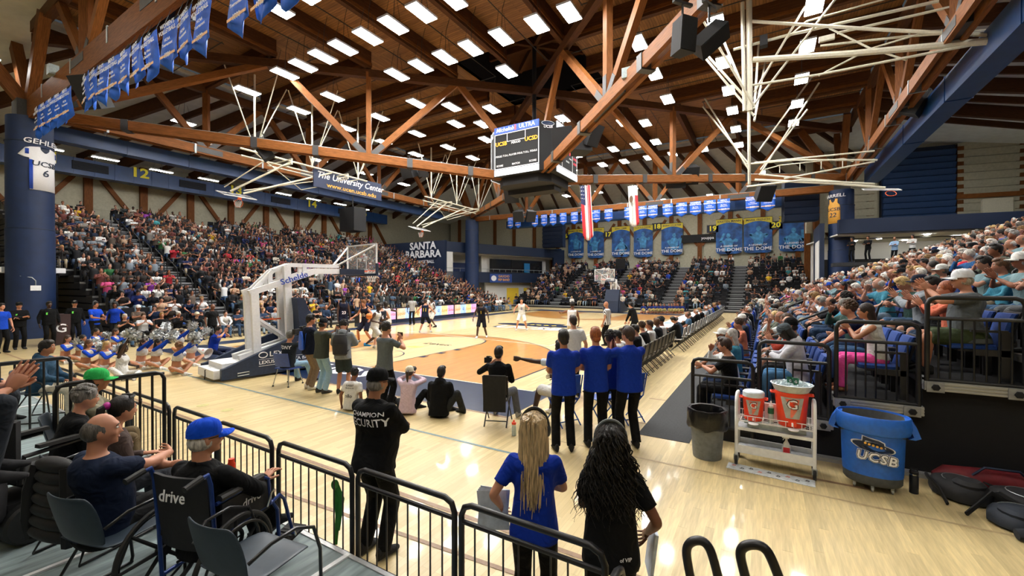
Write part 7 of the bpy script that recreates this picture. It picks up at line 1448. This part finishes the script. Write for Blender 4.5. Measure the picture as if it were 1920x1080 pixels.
jkt = MB().loft([[Vector((x*.2, y, z)) for x, y in ((-1, -.30), (1, -.30), (1, -.335), (-1, -.335))] for z in (.94, .7, .45, .3)]).build('draped_jacket', mat('black_fabric', (.01, .01, .011), .9, bump=.4)); jkt.location = (8.12, -2.35, 0); jkt.rotation_euler = (0, 0, radians(112)-pi/2); tag(jkt, 'black jacket draped over the baseline folding chair', 'jacket')
figure('person in black hoodie with white shoulder stripes sitting on the floor', (6.95, -2.62, 0), 112, C_(SK, BL, srgb('26282a'), DK), 'short', (), top='hoodie', bot='trousers', h=1.76, vox=.018, **pz(FLOOR, fr_=(.38, .30, .07), kr=(.8, .6, .5), wl=(-.05, .3, .35), wr=(.1, .3, .35)))
g, HM, J = figure('woman in pale pink sweater and cream cap photographing from the floor', (6.3, -2.8, 0), 118, C_(SK, srgb('cdb6c4'), BL, BRN, cap=srgb('d8d2c0')), 'pony', ('cap',), top='long', bot='trousers', h=1.68, fem=1, vox=.018, **pz(FLOOR, fr_=(.45, .42, .07), kr=(.5, .5, .6), wl=(-.07, .26, .74), wr=(.05, .26, .74), el=(-1, -.2, -.8), er=(1, -.2, -.8)))
held(g, J, 'camera', camera_mb(), BLACKM, 'black camera held up by the woman in pale pink', 'camera', (0, .07, .08))
g, HM, J = figure('child in printed white T-shirt and black head covering sitting on the floor', (5.13, -3.2, 0), 105, C_(SK3, WH, BL, BL), 'curlyshort', (), top='tee', bot='trousers', h=1.52, vox=.018, **FLOOR); decal(g, 'SUNSET', .05, .50, BLACKM); decal(g, 'BEACH RUN', .035, .45, BLACKM); decal(g, 'o8o', .1, .3, BLACKM)
figure('girl with long light brown hair sitting behind the child in white', (5.3, -2.78, 0), 75, C_(SK, srgb('3b2c2a'), BL, srgb('6b4a30')), 'long', (), top='long', bot='trousers', h=1.6, fem=1, vox=.02, **FLOOR)
g, HM, J = figure('man in grey T-shirt standing and filming the play with a phone', onz(722, 770), 88, C_(SK, srgb('565e62'), BL, DK), 'curlyshort', (), top='tee', bot='trousers', h=1.76, vox=.017, **pz(POSES['stand_phone'], wl=(.05, .28, 1.36), wr=(.14, .28, 1.40)))
held(g, J, 'phone', phone_mb(), PHONEM, 'phone raised by the man in the grey T-shirt', 'phone', (-.02, .05, .13))
def worn(nm, mb, m, label, cat, b): o = mb.build(nm, m); o.matrix_basis = Matrix.LocRotScale(b.location, b.rotation_euler, None); return tag(o, label, cat)
g, HM, J = figure('man in grey hoodie and dark shorts with black backpack, head bowed', onz(643, 738), 128, C_(SK, srgb('83898e'), srgb('2a3438'), DK), 'curlyshort', (), top='hoodie', bot='shorts', h=1.72, vox=.018, **pz(POSES['stand_phone'], head=(0, -.5), wl=(-.06, .3, 1.1), wr=(.06, .3, 1.1)))
bk = MB(); bk.loft([[Vector((x*w_, -.14-y*d_-.02, z)) for x, y in [(cos(2*pi*q/14), .5+.5*sin(2*pi*q/14)) for q in range(14)]] for z, w_, d_ in ((.92, .12, .08), (.96, .16, .15), (1.15, .17, .18), (1.3, .16, .15), (1.40, .12, .10))]); bk.loft([[Vector((x*.12, -.27-y*.08, z)) for x, y in [(cos(2*pi*q/10), .5+.5*sin(2*pi*q/10)) for q in range(10)]] for z in (.98, 1.0, 1.18, 1.2)])
for s in (-1, 1): bk.tube([(s*.11, -.16, 1.38), (s*.13, .0, 1.50), (s*.14, .15, 1.35), (s*.16, .0, 1.05), (s*.13, -.16, 1.0)], .022, 6, flat=.5)
worn('backpack', bk, mat('black_pack', (.014, .014, .016), .7, bump=.3), 'black backpack on the back of the man in the grey hoodie', 'bag', g)
g, HM, J = figure('man in olive shirt and pale jeans with dark cap worn backwards', onz(603, 737), 92, C_(SK2, srgb('3a3f3a'), srgb('8aaabf'), DK, cap=srgb('14161c'), shoe=(.05, .05, .05)), 'capshort', ('capback',), top='tee', bot='trousers', h=1.74, fat=1.12, vox=.017, **pz(POSES['stand_phone'], wl=(.02, .36, 1.42), wr=(.12, .36, 1.42)))
held(g, J, 'phone', phone_mb(), PHONEM, 'phone raised by the man in the olive shirt', 'phone', (0, .05, .12))
link('cap_badge', MB().lathe([(.03, 0), (.03, .006)], 14).mesh('cap_badge', GOLD), g, None, HM @ Matrix.Translation((0, -.117, .075)) @ Matrix.Rotation(pi/2, 4, 'X'))
g, HM, J = figure('man in navy jersey and brown trousers carrying a blue drawstring bag', onz(580, 730), 75, C_(SK, srgb('11182a'), srgb('776552'), DK, shoe=(.5, .48, .44)), 'short', (), top='tee', bot='trousers', h=1.82, fat=1.1, vox=.018, **pz(POSES['stand_phone'], wl=(.05, .3, 1.25), wr=(.12, .3, 1.25)))
ds = MB(); ds.loft([[Vector((x*w_, -.15-(.5+.5*y)*.07, z)) for x, y in [(cos(2*pi*q/12), sin(2*pi*q/12)) for q in range(12)]] for z, w_ in ((.98, .12), (1.0, .17), (1.2, .16), (1.36, .10), (1.42, .03))])
for s in (-1, 1): ds.tube([(s*.12, -.15, 1.0), (s*.13, -.12, 1.35), (s*.11, -.02, 1.53)], .007, 5)
worn('drawstring_bag', ds, mat('bright_blue_nylon', (.012, .08, .48), .35, bump=.35), 'bright blue drawstring bag on the back of the man in navy', 'bag', g)
t = thing('shell_chair', 'blue plastic chair on steel legs under the video cameraman', 'chair', (1.97, -2.62, 0), radians(106)-pi/2); BPL = mat('blue_plastic', (.010, .045, .24), .45)
for nm, rs in (('seat', [[Vector((x, y, z+.02*abs(x)/.2)) for x in (-.22, 0, .22)]+[Vector((x, y, z-.015)) for x in (.22, 0, -.22)] for y, z in ((.22, .43), (0, .44), (-.2, .45))]), ('backrest', [[Vector((x, y+.05*(x/.22)**2, z)) for x in (-.22, 0, .22)]+[Vector((x, y-.015+.05*(x/.22)**2, z)) for x in (.22, 0, -.22)] for y, z in ((-.21, .5), (-.26, .7), (-.29, .84))])): MB().loft(rs).build(nm, BPL, t, ang=60)
for sx in (-1, 1):
    for sy in (-1, 1): MB().tube([(sx*.17, sy*.15, .43), (sx*.23, sy*.24, .03)], .011, 6).build('leg', CHR, t); MB().ell((sx*.23, sy*.24, .02), (.025, .025, .02), n=8, k=6).build('foot', BLACKM, t)
g, HM, J = figure('video cameraman in dark FDNY T-shirt and jeans on the blue chair', (1.97, -2.62, 0), 106, C_(SK, srgb('20262c'), srgb('7c9cb2'), srgb('5a5a58'), cap=srgb('6a6a66')), 'fringe', ('cap',), top='tee', bot='trousers', h=1.76, fat=1.1, vox=.017, **pz(SIT, lean=.1, fr_=(.3, .5, .085), wl=(-.02, .42, 1.05), wr=(.24, .40, 1.22), er=(1, -.2, -.6), head=(0, 0))); decal(g, 'FDNY', .12, .96, WHTX)
held(g, J, 'video_camera', camera_mb(True), BLACKM, 'black shoulder video camera of the FDNY shirt cameraman', 'camera', (-.06, -.12, .10), rel='wr')
# ---- cheer squad
SILV_ = mat('silver_pom', (.62, .65, .66), .25, .5); GOLDP = mat('gold_pom', (.6, .5, .2), .3, .4)
def pom_mesh(m, seed):
    rr = random.Random(seed); b = MB()
    for i in range(150):
        d = Vector((rr.gauss(0, 1), rr.gauss(0, 1), rr.gauss(0, 1))).normalized(); s = d.orthogonal().normalized()*.018; e = rr.uniform(.11, .19); k = d.cross(s)*rr.uniform(-2, 2)
        b.add([d*.02-s*.4, d*.02+s*.4, d*e*.6+s+k, d*e*.6-s+k, d*e+s*.8-k*.8, d*e-s*.8-k*.8], [(0, 1, 2, 3), (3, 2, 4, 5)])
    return b.mesh('pompom', m, smooth=False)
POM = [pom_mesh(SILV_, 1), pom_mesh(SILV_, 2)]; POMG = pom_mesh(GOLDP, 3)
CW = [('A', 122, 679, 'leftmost', BRN, 'long', 0), ('B', 150, 678, 'second from left, black hair', DK, 'long', 0), ('C', 160, 693, 'front row, brown wavy hair', srgb('4a3020'), 'long', 0), ('D', 195, 696, 'front row, blonde hair', srgb('a88a5a'), 'long', 0), ('J', 176, 660, 'back row beside the blue polo, dark hair', DK, 'pony', 0), ('K', 212, 660, 'back row left of the raised arm', BRN, 'long', 0),
      ('F', 264, 689, 'just right of the raised arm', BRN, 'long', 1), ('G', 291, 690, 'middle, arm raised with pompom', DK, 'long', 1), ('H', 330, 701, 'front right, curly light brown hair', srgb('6b4a30'), 'curlyshort', 1), ('I', 357, 683, 'rightmost, leaning near the hoop base', BRN, 'pony', 1), ('L', 335, 662, 'back row right', DK, 'long', 1), ('M', 283, 664, 'back row middle', BRN, 'long', 1)]
for i, (nm, u, v, wh_, hc_, hs, up_) in enumerate(CW):
    p = onz(u, v); ps = pz(FLOOR, lean=.12, fl_=(.32, .30, .07), fr_=(.42, .40, .07), kl=(.2, 1, .5), kr=(1, .4, .3), wl=(-.1, .36, .62), wr=(.1, .42, .58), head=(-.1, 0))
    if up_: ps.update(wl=(-.1, .42, 1.02), wr=(.12, .44, .95), el=(-1, .2, -.5), er=(1, .2, -.5))
    g, HM, J = figure('seated cheerleader in white and blue uniform, '+wh_, p, 38+6*(i % 3), C_(SK2 if i % 3 else SK, WH, WH, hc_, sleeve=srgb('1440b4'), shoe=(.7, .7, .7)), hs, (), 'cheer squad on the near baseline', top='cheer', bot='skirt', h=1.64, fem=1, vox=.02, **ps)
    Mw = Matrix.LocRotScale(g.location, g.rotation_euler, None)
    for q in ('wl', 'wr')[:2 if up_ else (1 if i % 2 else 2)]:
        o = link('pompom', POM[i % 2]); o.location = Mw @ (J[q]+J['h'+q[1]]*.10); o.rotation_euler = (i, i*2, 0); tag(o, 'silver pompom in %s hand of cheerleader, %s' % ('left' if q == 'wl' else 'right', wh_), 'pompom', 'silver pompoms')
g, HM, J = figure('cheerleader with very long black hair and bare raised arm, white tracksuit', onz(228, 708), 45, C_(SK4, WH, WH, (.006, .005, .005), shoe=(.3, .28, .25)), 'long', (), top='tank', bot='trousers', h=1.68, fem=1, vox=.018, **pz(FLOOR, lean=.05, fl_=(.4, .5, .07), fr_=(.5, .35, .07), wl=(-.1, .3, .3), wr=(.16, .32, 1.28), er=(1, .3, -.3)))
hl = MB().loft([[Vector((cos(2*pi*j/10)*rx, y+sin(2*pi*j/10)*.05, z)) for j in range(10)] for z, y, rx in ((.06, -.05, .08), (-.1, -.08, .1), (-.35, -.1, .1), (-.6, -.1, .08), (-.68, -.09, .03))]); link('long_hair', hl.mesh('long_hair', HAIR), g, (.006, .005, .005), HM)
Mw = Matrix.LocRotScale(g.location, g.rotation_euler, None)
for k_ in range(2): o = link('pompom', POM[k_]); o.location = Mw @ (J['wr']+J['hr']*.12+Vector((-.2*k_, 0, .02-.06*k_))); tag(o, ('large silver pompom', 'second silver pompom')[k_]+' held high over the long black hair', 'pompom', 'silver pompoms')
g, HM, J = figure('man in royal blue polo kneeling and clapping beside the hoop base', onz(399, 672), 38, C_(SK, RB, NV, DK), 'short', (), top='polo', bot='trousers', h=1.78, vox=.019, **pz(FLOOR, pelvis=(0, 0, .28), lean=.3, wl=(-.05, .38, .86), wr=(.03, .38, .88), hdl=(.1, .4, 1), hdr=(-.1, .4, 1), pnl=(1, 0, 0), pnr=(-1, 0, 0)))
t = thing('megaphone', 'white cheer megaphone beside the kneeling man in blue', 'megaphone', onz(386, 676)+Vector((0, 0, .28)), .4); MB().lathe([(.05, -.3), (.055, -.29), (.17, .1), (.18, .1), (.17, .09), (.05, -.28)], 24).build('cone', WHITEP, t, M=Matrix.Rotation(1.9, 4, 'Y')); MB().ell((0, -.1, .06), (.06, .01, .05), n=10).build('emblem', ORC, t)
# ---- left side staff
for u, v, lb, hr, ex, sk in ((36, 655, 'leftmost security guard in black with folded arms by the navy column', DK, ('cap',), SK), (92, 649, 'middle security guard in black, dark skinned, by the column', DK, (), SK4), (140, 644, 'right security guard in black with cap by the column', GRH, ('cap',), SK)):
    g, HM, J = figure(lb, onz(u, v), 5, C_(sk, BL, BL, hr, cap=BL), 'short', ex, top='long', bot='trousers', h=1.86, fat=1.15, vox=.024, **POSES['stand_fold' if u < 80 else 'stand'])
    link('badge', MB().box((.09, .15, 1.36), (.07, .012, .09)).mesh('badge', mat('neon_badge', (.15, .75, .08), .5)), g)
figure('man in royal blue T-shirt and black shorts with headphones left of the cheer squad', onz(178, 648), 25, C_(SK2, srgb('1442b8'), BL, DK), 'short', ('phones',), top='tee', bot='shorts', h=1.84, vox=.022, **pz(POSES['stand'], wl=(-.1, .36, 1.15), wr=(.1, .36, 1.1)))
g, HM, J = figure('woman in blue and white tracksuit with headphones behind the cheer squad', onz(216, 640), -25, C_(SK3, srgb('1036a0'), BL, DK), 'short', ('phones',), top='long', bot='trousers', h=1.76, fem=1, vox=.022, **pz(POSES['stand'], wl=(-.36, .1, 1.0), wr=(.28, .1, .95)))
figure('man in royal blue T-shirt cut off at the left edge of the picture', onz(2, 662), 20, C_(SK, srgb('1440b0'), BL, DK), 'short', (), top='tee', bot='trousers', h=1.86, vox=.024, **POSES['stand'])
t = thing('water_cooler_case', 'dark tall drinks case lettered G between the security guards', 'case', onz(108, 646), .1); MB().b2((-.35, -.3, 0), (.35, .3, 1.3)).build('case', mat('dark_case', (.03, .012, .012), .5), t, smooth=False); lettering('G', .5, WHTX, t, face((.36, 0, .7), (1, 0, 0)))
bn_ = thing('bin', 'tall blue bin behind the man in blue T-shirt', 'bin', onz(160, 638)); MB().lathe([(.3, 0), (.36, .9), (.37, .95), (.33, .95), (.28, .1)], 20).build('bin_body', mat('blue_bin', (.012, .06, .30), .5), bn_)
def quick(loc, deg, pn, top, bot, shirt, pants, skin, hair, hcol, label, group=None, **k): return person(loc, deg, pn, top, bot, shirt, pants, skin, hair, hcol, label, group, **k)
quick(onz(262, 632), 5, 'stand_fold', 'long', 'trousers', srgb('7f9cb4'), srgb('24364c'), SK2, 'short', DK, 'photographer in pale blue denim shirt behind the cheer squad')
quick(onz(296, 628), 165, 'stand', 'tee', 'trousers', srgb('33373a'), BL, SK, 'short', BRN, 'man in dark grey T-shirt seen from behind, left of the courtside row')
quick(onz(282, 624), 150, 'stand', 'tee', 'trousers', srgb('33201f'), BL, SK, 'short', BRN, 'man in brown shirt turned away behind the dark grey T-shirt')
quick(onz(398, 648), 10, 'stand', 'tee', 'trousers', BL, BL, SK3, 'bald', DK, 'referee in striped shirt standing by the courtside row near the hoop')
# ---- players, officials
def player(label, u, v, deg, sk, top, low, hair, hc_, num, pose, h=1.93, shoe=(.6, .6, .6), z=0., ncol=None, hs=('short'), vox=.022, **k):
    g, HM, J = figure(label, onz(u, v)+Vector((0, 0, z)), deg, C_(sk, top, low, hc_, shoe=shoe), hair, (), top='tank', bot='shorts', h=h, vox=vox, **pose); 
    if num: decal(g, num, .24, 1.22, ncol or WHTX); decal(g, num, .2, 1.22, ncol or WHTX, back=False)
    return g, HM, J
RUNP = dict(pelvis=(0, 0, .86), lean=.3, fl_=(-.15, -.45, .16), fr_=(.14, .35, .09), wl=(-.1, .38, 1.1), wr=(.22, .25, 1.0), el=(-.5, -1, -.2), er=(.5, -1, -.2), head=(0, .1))
STN = dict(pelvis=(0, 0, .84), lean=.18, fl_=(-.26, -.02, .085), fr_=(.26, .08, .085), wl=(-.42, .25, .95), wr=(.42, .25, .98))
BNUM = ROYAL
g, HM, J = player('player in white jersey driving with the ball near the hoop', 703, 655, 20, SK4, WH, WH, 'short', DK, '2', RUNP, 1.9, shoe=(.02, .2, .5), ncol=BNUM)
ball = thing('basketball', 'orange basketball held in front of the driving player', 'ball', CAMP+ray(692, 593)*16.2); BALLM = mat('orange_ball', (.70, .20, .03), .6, bump=.3, scale=120)
MB().ell((0, 0, 0), (.121, .121, .121), None, 24, 16).build('ball', BALLM, ball)
for M_ in (Matrix(), Matrix.Rotation(pi/2, 4, 'X'), Matrix.Rotation(pi/2, 4, 'Y')): MB().tube([(.1212*cos(a), .1212*sin(a), 0) for a in [2*pi*i/28 for i in range(28)]], .003, 4, closed=True).build('seam', BLACKM, ball, M=M_)
player('dark jersey defender with sandy hair facing the ball', 686, 642, -80, SK, srgb('161a2c'), srgb('161a2c'), 'curlyshort', srgb('7a5232'), '10', STN, 1.98)
player('dark haired defender in grey trimmed jersey right of the ball', 716, 652, 150, SK, srgb('23262e'), srgb('15161c'), 'short', DK, '4', pz(STN, wl=(-.2, .4, 1.1), wr=(.2, .42, 1.1)), 1.92)
player('white jersey teammate with raised fist right of the defenders', 726, 640, 170, SK4, WH, WH, 'short', DK, '', pz(STN, wr=(.3, .2, 1.35)), 1.9)
player('tall dark jersey player with headband standing left of the play', 643, 634, -20, SK4, srgb('11172c'), srgb('11172c'), 'short', DK, '23', dict(pelvis=(0, 0, .92), lean=.15, wl=(-.25, .15, .8), wr=(.25, .15, .8)), 2.06)
player('navy jersey player seen from behind by the video boards', 797, 624, 120, SK, srgb('10182e'), srgb('10182e'), 'short', BRN, '11', STN, 1.9, ncol=GOLD)
player('white jersey player beside the navy player by the boards', 813, 613, -120, SK4, WH, WH, 'short', DK, '', STN, 1.9, shoe=(.02,)*3)
player('dark jersey guard with gold number walking near the arc', 903, 633, -65, SK4, srgb('10121c'), srgb('10121c'), 'long', DK, '1', dict(pelvis=(0, 0, .90), lean=.16, fl_=(-.22, -.1, .085), fr_=(.16, .3, .085), wl=(-.35, .15, .86), wr=(.35, .2, .9), head=(.2, .1)), 1.84, ncol=GOLD, shoe=(.7, .7, .7))
player('white jersey player standing alone on the mid court emblem', 978, 619, -62, SK, WH, WH, 'short', DK, '2', pz(STN, wl=(-.35, .2, 1.08), wr=(.38, .2, .95)), 1.92, ncol=BNUM)
player('white number 7 player beside the bench pointing onto the court', 1072, 652, 100, SK3, WH, WH, 'curlyshort', DK, '7', dict(pelvis=(0, 0, .9), lean=.2, wl=(-.55, .45, 1.3), wr=(.2, .3, .9), hdl=(-.7, .6, 0)), 1.88, ncol=BNUM)
STRIPE = mat('referee_stripes', (.42, .42, .42), .8)
_b = STRIPE.node_tree; _w = _b.nodes.new('ShaderNodeTexWave'); _w.inputs['Scale'].default_value = 8; _w.bands_direction = 'X'; _rp = _b.nodes.new('ShaderNodeValToRGB'); _rp.color_ramp.interpolation = 'CONSTANT'; _rp.color_ramp.elements[0].color = (.01, .01, .01, 1); _rp.color_ramp.elements[1].position = .5; _rp.color_ramp.elements[1].color = (.7, .7, .7, 1)
_tc = _b.nodes.new('ShaderNodeTexCoord'); _b.links.new(_tc.outputs['Object'], _w.inputs['Vector']); _b.links.new(_w.outputs[0], _rp.inputs[0]); _b.links.new(_rp.outputs[0], _b.nodes['Principled BSDF'].inputs['Base Color'])
REFS = []
for u, v, deg, lb, sk, hs in ((773, 609, -60, 'referee in striped shirt standing before the video boards', SK4, 'short'), (1138, 648, 175, 'bald referee in striped shirt on the bench sideline', SK2, 'bald')):
    g, HM, J = figure(lb, onz(u, v), deg, C_(sk, (.4, .4, .4), BL, DK), hs, (), top='tee', bot='trousers', h=1.85, vox=.022, **POSES['stand']); REFS.append(g)
figure('coach in black pullover leaning forward on the sideline', onz(1190, 640), 165, C_(SK, BL, BL, DK), 'short', (), top='long', bot='trousers', h=1.82, vox=.022, **dict(pelvis=(0, 0, .9), lean=.35, wl=(-.15, .4, .7), wr=(.15, .4, .7)))
figure('bearded man in white T-shirt standing by the head of the bench', (8.6, .05, 0), 130, C_(SK, WH, BL, BRN), 'short', (), top='tee', bot='trousers', h=1.84, vox=.02, **POSES['stand'])
# player on a blue chair behind the staff, one arm stretched out
for i, (x, y) in enumerate(((9.15, -1.75), (9.75, -1.35), (10.1, -1.0))): fold('blue', (x, y, 0), 150, 'royal blue folding chair behind the staff trio, %s from the left' % ordw(i), 'blue bench end chairs')
figure('player in white shorts on a blue chair stretching a fist out', (9.15, -1.75, 0), 150, C_(SK4, srgb('c8d4e4'), WH, DK, shoe=(.7,)*3), 'short', (), top='tee', bot='shorts', h=1.95, vox=.02, **pz(SIT, fl_=(-.25, .5, .085), fr_=(.1, .5, .085), lean=.1, wl=(-.62, .5, 1.05), hdl=(-.8, .5, 0), wr=(.1, .36, .7), curl=(1.4, .5)))
for i, (x, y, c) in enumerate(((8.75, -2.55, ORC), (8.85, -2.3, mat('red_cap', (.6, .02, .02), .4)), (8.95, -2.15, MATS['red_cap']), (8.7, -2.75, ORC))):
    o = thing('squeeze_bottle', 'drink bottle with bright cap on the floor by the blue chair, %s from the front' % ordw(i), 'bottle', (x, y, 0)); MB().lathe([(.036, 0), (.038, .01), (.038, .14), (.03, .17), (.038, .18), (.036, .2)], 14).build('bottle', MATS['frosted_plastic'], o); MB().lathe([(.038, .19), (.038, .22), (.012, .23), (.012, .26)], 12).build('cap', c, o)
# ---- bench, table and courtside rows
rb = random.Random(21)
for i in range(13):
    if i in (0,): continue
    wj = i in (2, 3, 6, 8, 11); h_ = rb.choice(['short', 'curlyshort'])
    quick((BENCHX, .1+i*.56, 0), 180+rb.uniform(-10, 10), rb.choice(['sit_lean', 'sit_lap', 'sit_chin', 'sit_fold']), 'tee', 'shorts' if wj else 'trousers', WH if wj else rb.choice([BL, BL, srgb('1a1c20')]), WH if wj else BL, rb.choice(SKINS), h_, rb.choice(HAIRS), '%s on the team bench, %s chair from the near end' % ('player in white' if wj else 'team member in black', ordw(i)), 'people on the team bench', sc=1.06)
quick((9.45, 8.3, 0), 178, 'sit_phone', 'long', 'trousers', BL, srgb('7a7f80'), SK2, 'short', DK, 'bearded man in black sweater and grey trousers on the first pale chair', shoe=(.6, .6, .6))
for i in range(1, 20):
    if i in (2, 5, 9): continue
    s_ = rb.choice([BL, BL, srgb('1d3f9a'), srgb('2a3c50'), srgb('3f5f7c'), srgb('8a9098')]); oh = rb.random() < .4
    quick((9.45, 8.3+i*.95, 0), 180+rb.uniform(-12, 12), rb.choice(['sit_lap', 'sit_phone', 'sit_lean']), rb.choice(['tee', 'long']), 'trousers', s_, BL, SKINS[i % 4], 'fringe' if oh else 'short', rb.choice(OLDH if oh else HAIRS), 'official in %s top at the scorers table, %s chair from the bench' % (cname(s_), ordw(i)), 'people at the scorers table')
for i in range(30):
    y = -2.2+i*.62+(12 if i > 15 else 0)
    if rb.random() < .06: continue
    s_ = rb.choice([BL, BL, srgb('d8d8d6'), srgb('8a9098'), srgb('b8bcc0'), srgb('24344c'), srgb('6a6a66')]); oh = rb.random() < .4
    quick((-10.35, y, 0), rb.uniform(-14, 8), rb.choice(['sit_lap', 'sit_clap', 'sit_lean', 'sit_fold']), rb.choice(['tee', 'long']), 'trousers', s_, rb.choice(TR), SKINS[i % 5], rb.choice(['fringe', 'bald', 'short']) if oh else 'short', rb.choice(OLDH if oh else HAIRS), 'courtside guest in %s top, %s chair of the front row before the student stand' % (cname(s_), ordw(i)), 'people in the courtside row', cap=srgb('c8c0a8') if i in (4, 11) else None)
# ---- far end people
for i, u in enumerate((1207, 1219, 1226, 1233, 1239, 1246, 1255, 1260, 1266, 1272, 1279)):
    p = onz(u, 587.5); quick(p-Vector((0, 0, .40)), -95, 'sit_lap', 'long', 'trousers', srgb('16225a') if i % 2 else srgb('1a2a6a'), SK, SK, 'long', rb.choice(HAIRS), 'far cheerleader in navy sitting on the far baseline, %s from the left' % ordw(i), 'far cheer squad')
    o = link('pompom', POMG); o.location = p+Vector((.1, -.55, .35)); tag(o, 'gold pompom before the %s far cheerleader from the left' % ordw(i), 'pompom', 'gold pompoms')
quick(onz(1287, 585), -60, 'stand_fold', 'long', 'trousers', srgb('27404f'), NV, SK3, 'short', DK, 'man in teal pullover standing at the far end of the scorers table')
quick(onz(1116, 578), -70, 'sit_lap', 'tee', 'trousers', srgb('12306a'), NV, SK, 'short', DK, 'far photographer in blue left of the far hoop'); quick(onz(1128, 577), -70, 'sit_lap', 'tee', 'trousers', srgb('153a80'), NV, SK, 'short', DK, 'second far photographer in blue beside the far hoop')
quick(onz(1072, 578), -60, 'sit_lap', 'long', 'trousers', WH, BL, SK, 'long', BLD, 'blonde person in white sitting on the far baseline')
for i, (u, v, c) in enumerate(((1000, 570, srgb('24508a')), (1006, 570, BL))): quick(onz(u, v+3), -60, 'stand_fold', 'tee', 'trousers', c, BL, SK, 'short', DK, ('man in blue', 'man in black')[i]+' standing at the far left corner of the court')
for i, (x, y, k, c) in enumerate(((17.6, 29.2, 4.4, BL), (18.5, 29.25, 4.45, BL), (19.9, 29.2, 4.3, srgb('8aa8c8')), (20.8, 29.2, 4.4, WH))): quick((x, y+.15, k-.2), -120, 'stand_fold', 'long', 'trousers', c, BL, SK2, ('short', 'short', 'bald', 'long')[i], DK, ('first guard in black', 'second guard in black', 'man in pale blue shirt', 'woman in white with long hair')[i]+' standing at the top back of the bench-side stand')
MB().b2((16.5, 28.9, 3.9), (26, 30.3, 4.15)).build('floor_upper_landing', TREAD, smooth=False)['kind'] = 'structure'
# ---- bench-side stand, seats nearest the camera
def seatpos(k, j):
    for n_, kk, jj, p in ALL:
        if n_ == 'right' and kk == k and jj == j: return Vector(p)
figure('young man in black T-shirt with brown hair clapping beside the lowest end rail', seatpos(0, 0), 176, C_(SK, BL, BL, BRN), 'short', (), top='tee', bot='trousers', h=1.78, vox=.018, **pz(POSES['sit_clap'], wl=(-.04, .42, .86), wr=(.05, .42, .84), hdl=(0, 1, .3), hdr=(0, 1, .3)))
g, HM, J = figure('woman in pale grey sweatshirt with long dark locks and grey cap, second row end', seatpos(1, 0), 178, C_(SK4, srgb('c4c4cc'), srgb('4a78a0'), DK, cap=srgb('4a5258'), shoe=(.3, .3, .32)), 'longside', ('cap',), top='hoodie', bot='trousers', h=1.72, fem=1, fat=1.1, vox=.018, **POSES['sit_phone'])
figure('person in rust red sweater and black beanie behind the pale sweatshirt', seatpos(1, 1), 176, C_(SK, srgb('8a2c1a'), BL, DK, cap=BL), 'capshort', ('beanie',), top='long', bot='trousers', h=1.74, vox=.02, **POSES['sit_clap'])
g, HM, J = figure('young woman in white tank top and bright pink trousers, third row end', seatpos(2, 0), 178, C_(SK2, WH, srgb('e0529c'), srgb('24170f'), shoe=srgb('c48a68')), 'long', (), top='tank', bot='trousers', h=1.70, fem=1, vox=.016, hem=.02, **pz(SIT, lean=.22, wl=(-.05, .34, .96), wr=(.06, .34, .94), hdl=(.1, .6, .6), hdr=(-.1, .6, .6), el=(-1, 0, -.7), er=(1, 0, -.7), curl=(.7, .7)))
o = thing('paper_cup', 'small paper cup held by the woman in pink trousers', 'cup', Matrix.LocRotScale(g.location, g.rotation_euler, None) @ ((J['wl']+J['wr'])/2+Vector((0, .07, .03)))); MB().lathe([(.03, 0), (.04, .07), (.037, .07), (.028, .005)], 14).build('cup', WHITEP, o)
figure('young man with curly brown hair in navy T-shirt behind the pink trousers', seatpos(2, 1), 176, C_(SK, srgb('14203c'), srgb('3a5a80'), srgb('4a3420')), 'curlyshort', (), top='tee', bot='trousers', h=1.78, vox=.02, **POSES['sit_lean'])
figure('heavy man in grey T-shirt, olive shorts and white cap clapping, fourth row end', seatpos(3, 0), 178, C_(SK, srgb('565b5e'), srgb('3b4630'), srgb('a89c88'), cap=srgb('d8dce2'), shoe=(.02,)*3), 'capshort', ('cap', 'glasses'), top='tee', bot='shorts', h=1.84, fat=1.42, vox=.017, **pz(POSES['sit_clap'], wl=(-.03, .40, 1.10), wr=(.05, .40, 1.10)))
figure('woman in coral sweater beside the heavy man in grey', seatpos(3, 1), 176, C_(SK, srgb('d4745a'), srgb('2a3a50'), srgb('8a4a28')), 'bun', (), top='long', bot='trousers', h=1.66, fem=1, vox=.02, **POSES['sit_clap'])
figure('man in grey hooded sweatshirt and dark cap clapping in the fourth row', seatpos(3, 3), 174, C_(SK, srgb('8d959c'), srgb('20242c'), GRH, cap=srgb('161c2c')), 'capshort', ('cap',), top='hoodie', bot='shorts', h=1.80, fat=1.1, vox=.018, **POSES['sit_clap'])
bake_all(); finish_hands()
for b in REFS:
    for c in b.children:
        if c.name.startswith('shirt'): c.data.materials.clear(); c.data.materials.append(STRIPE)
do_decals()
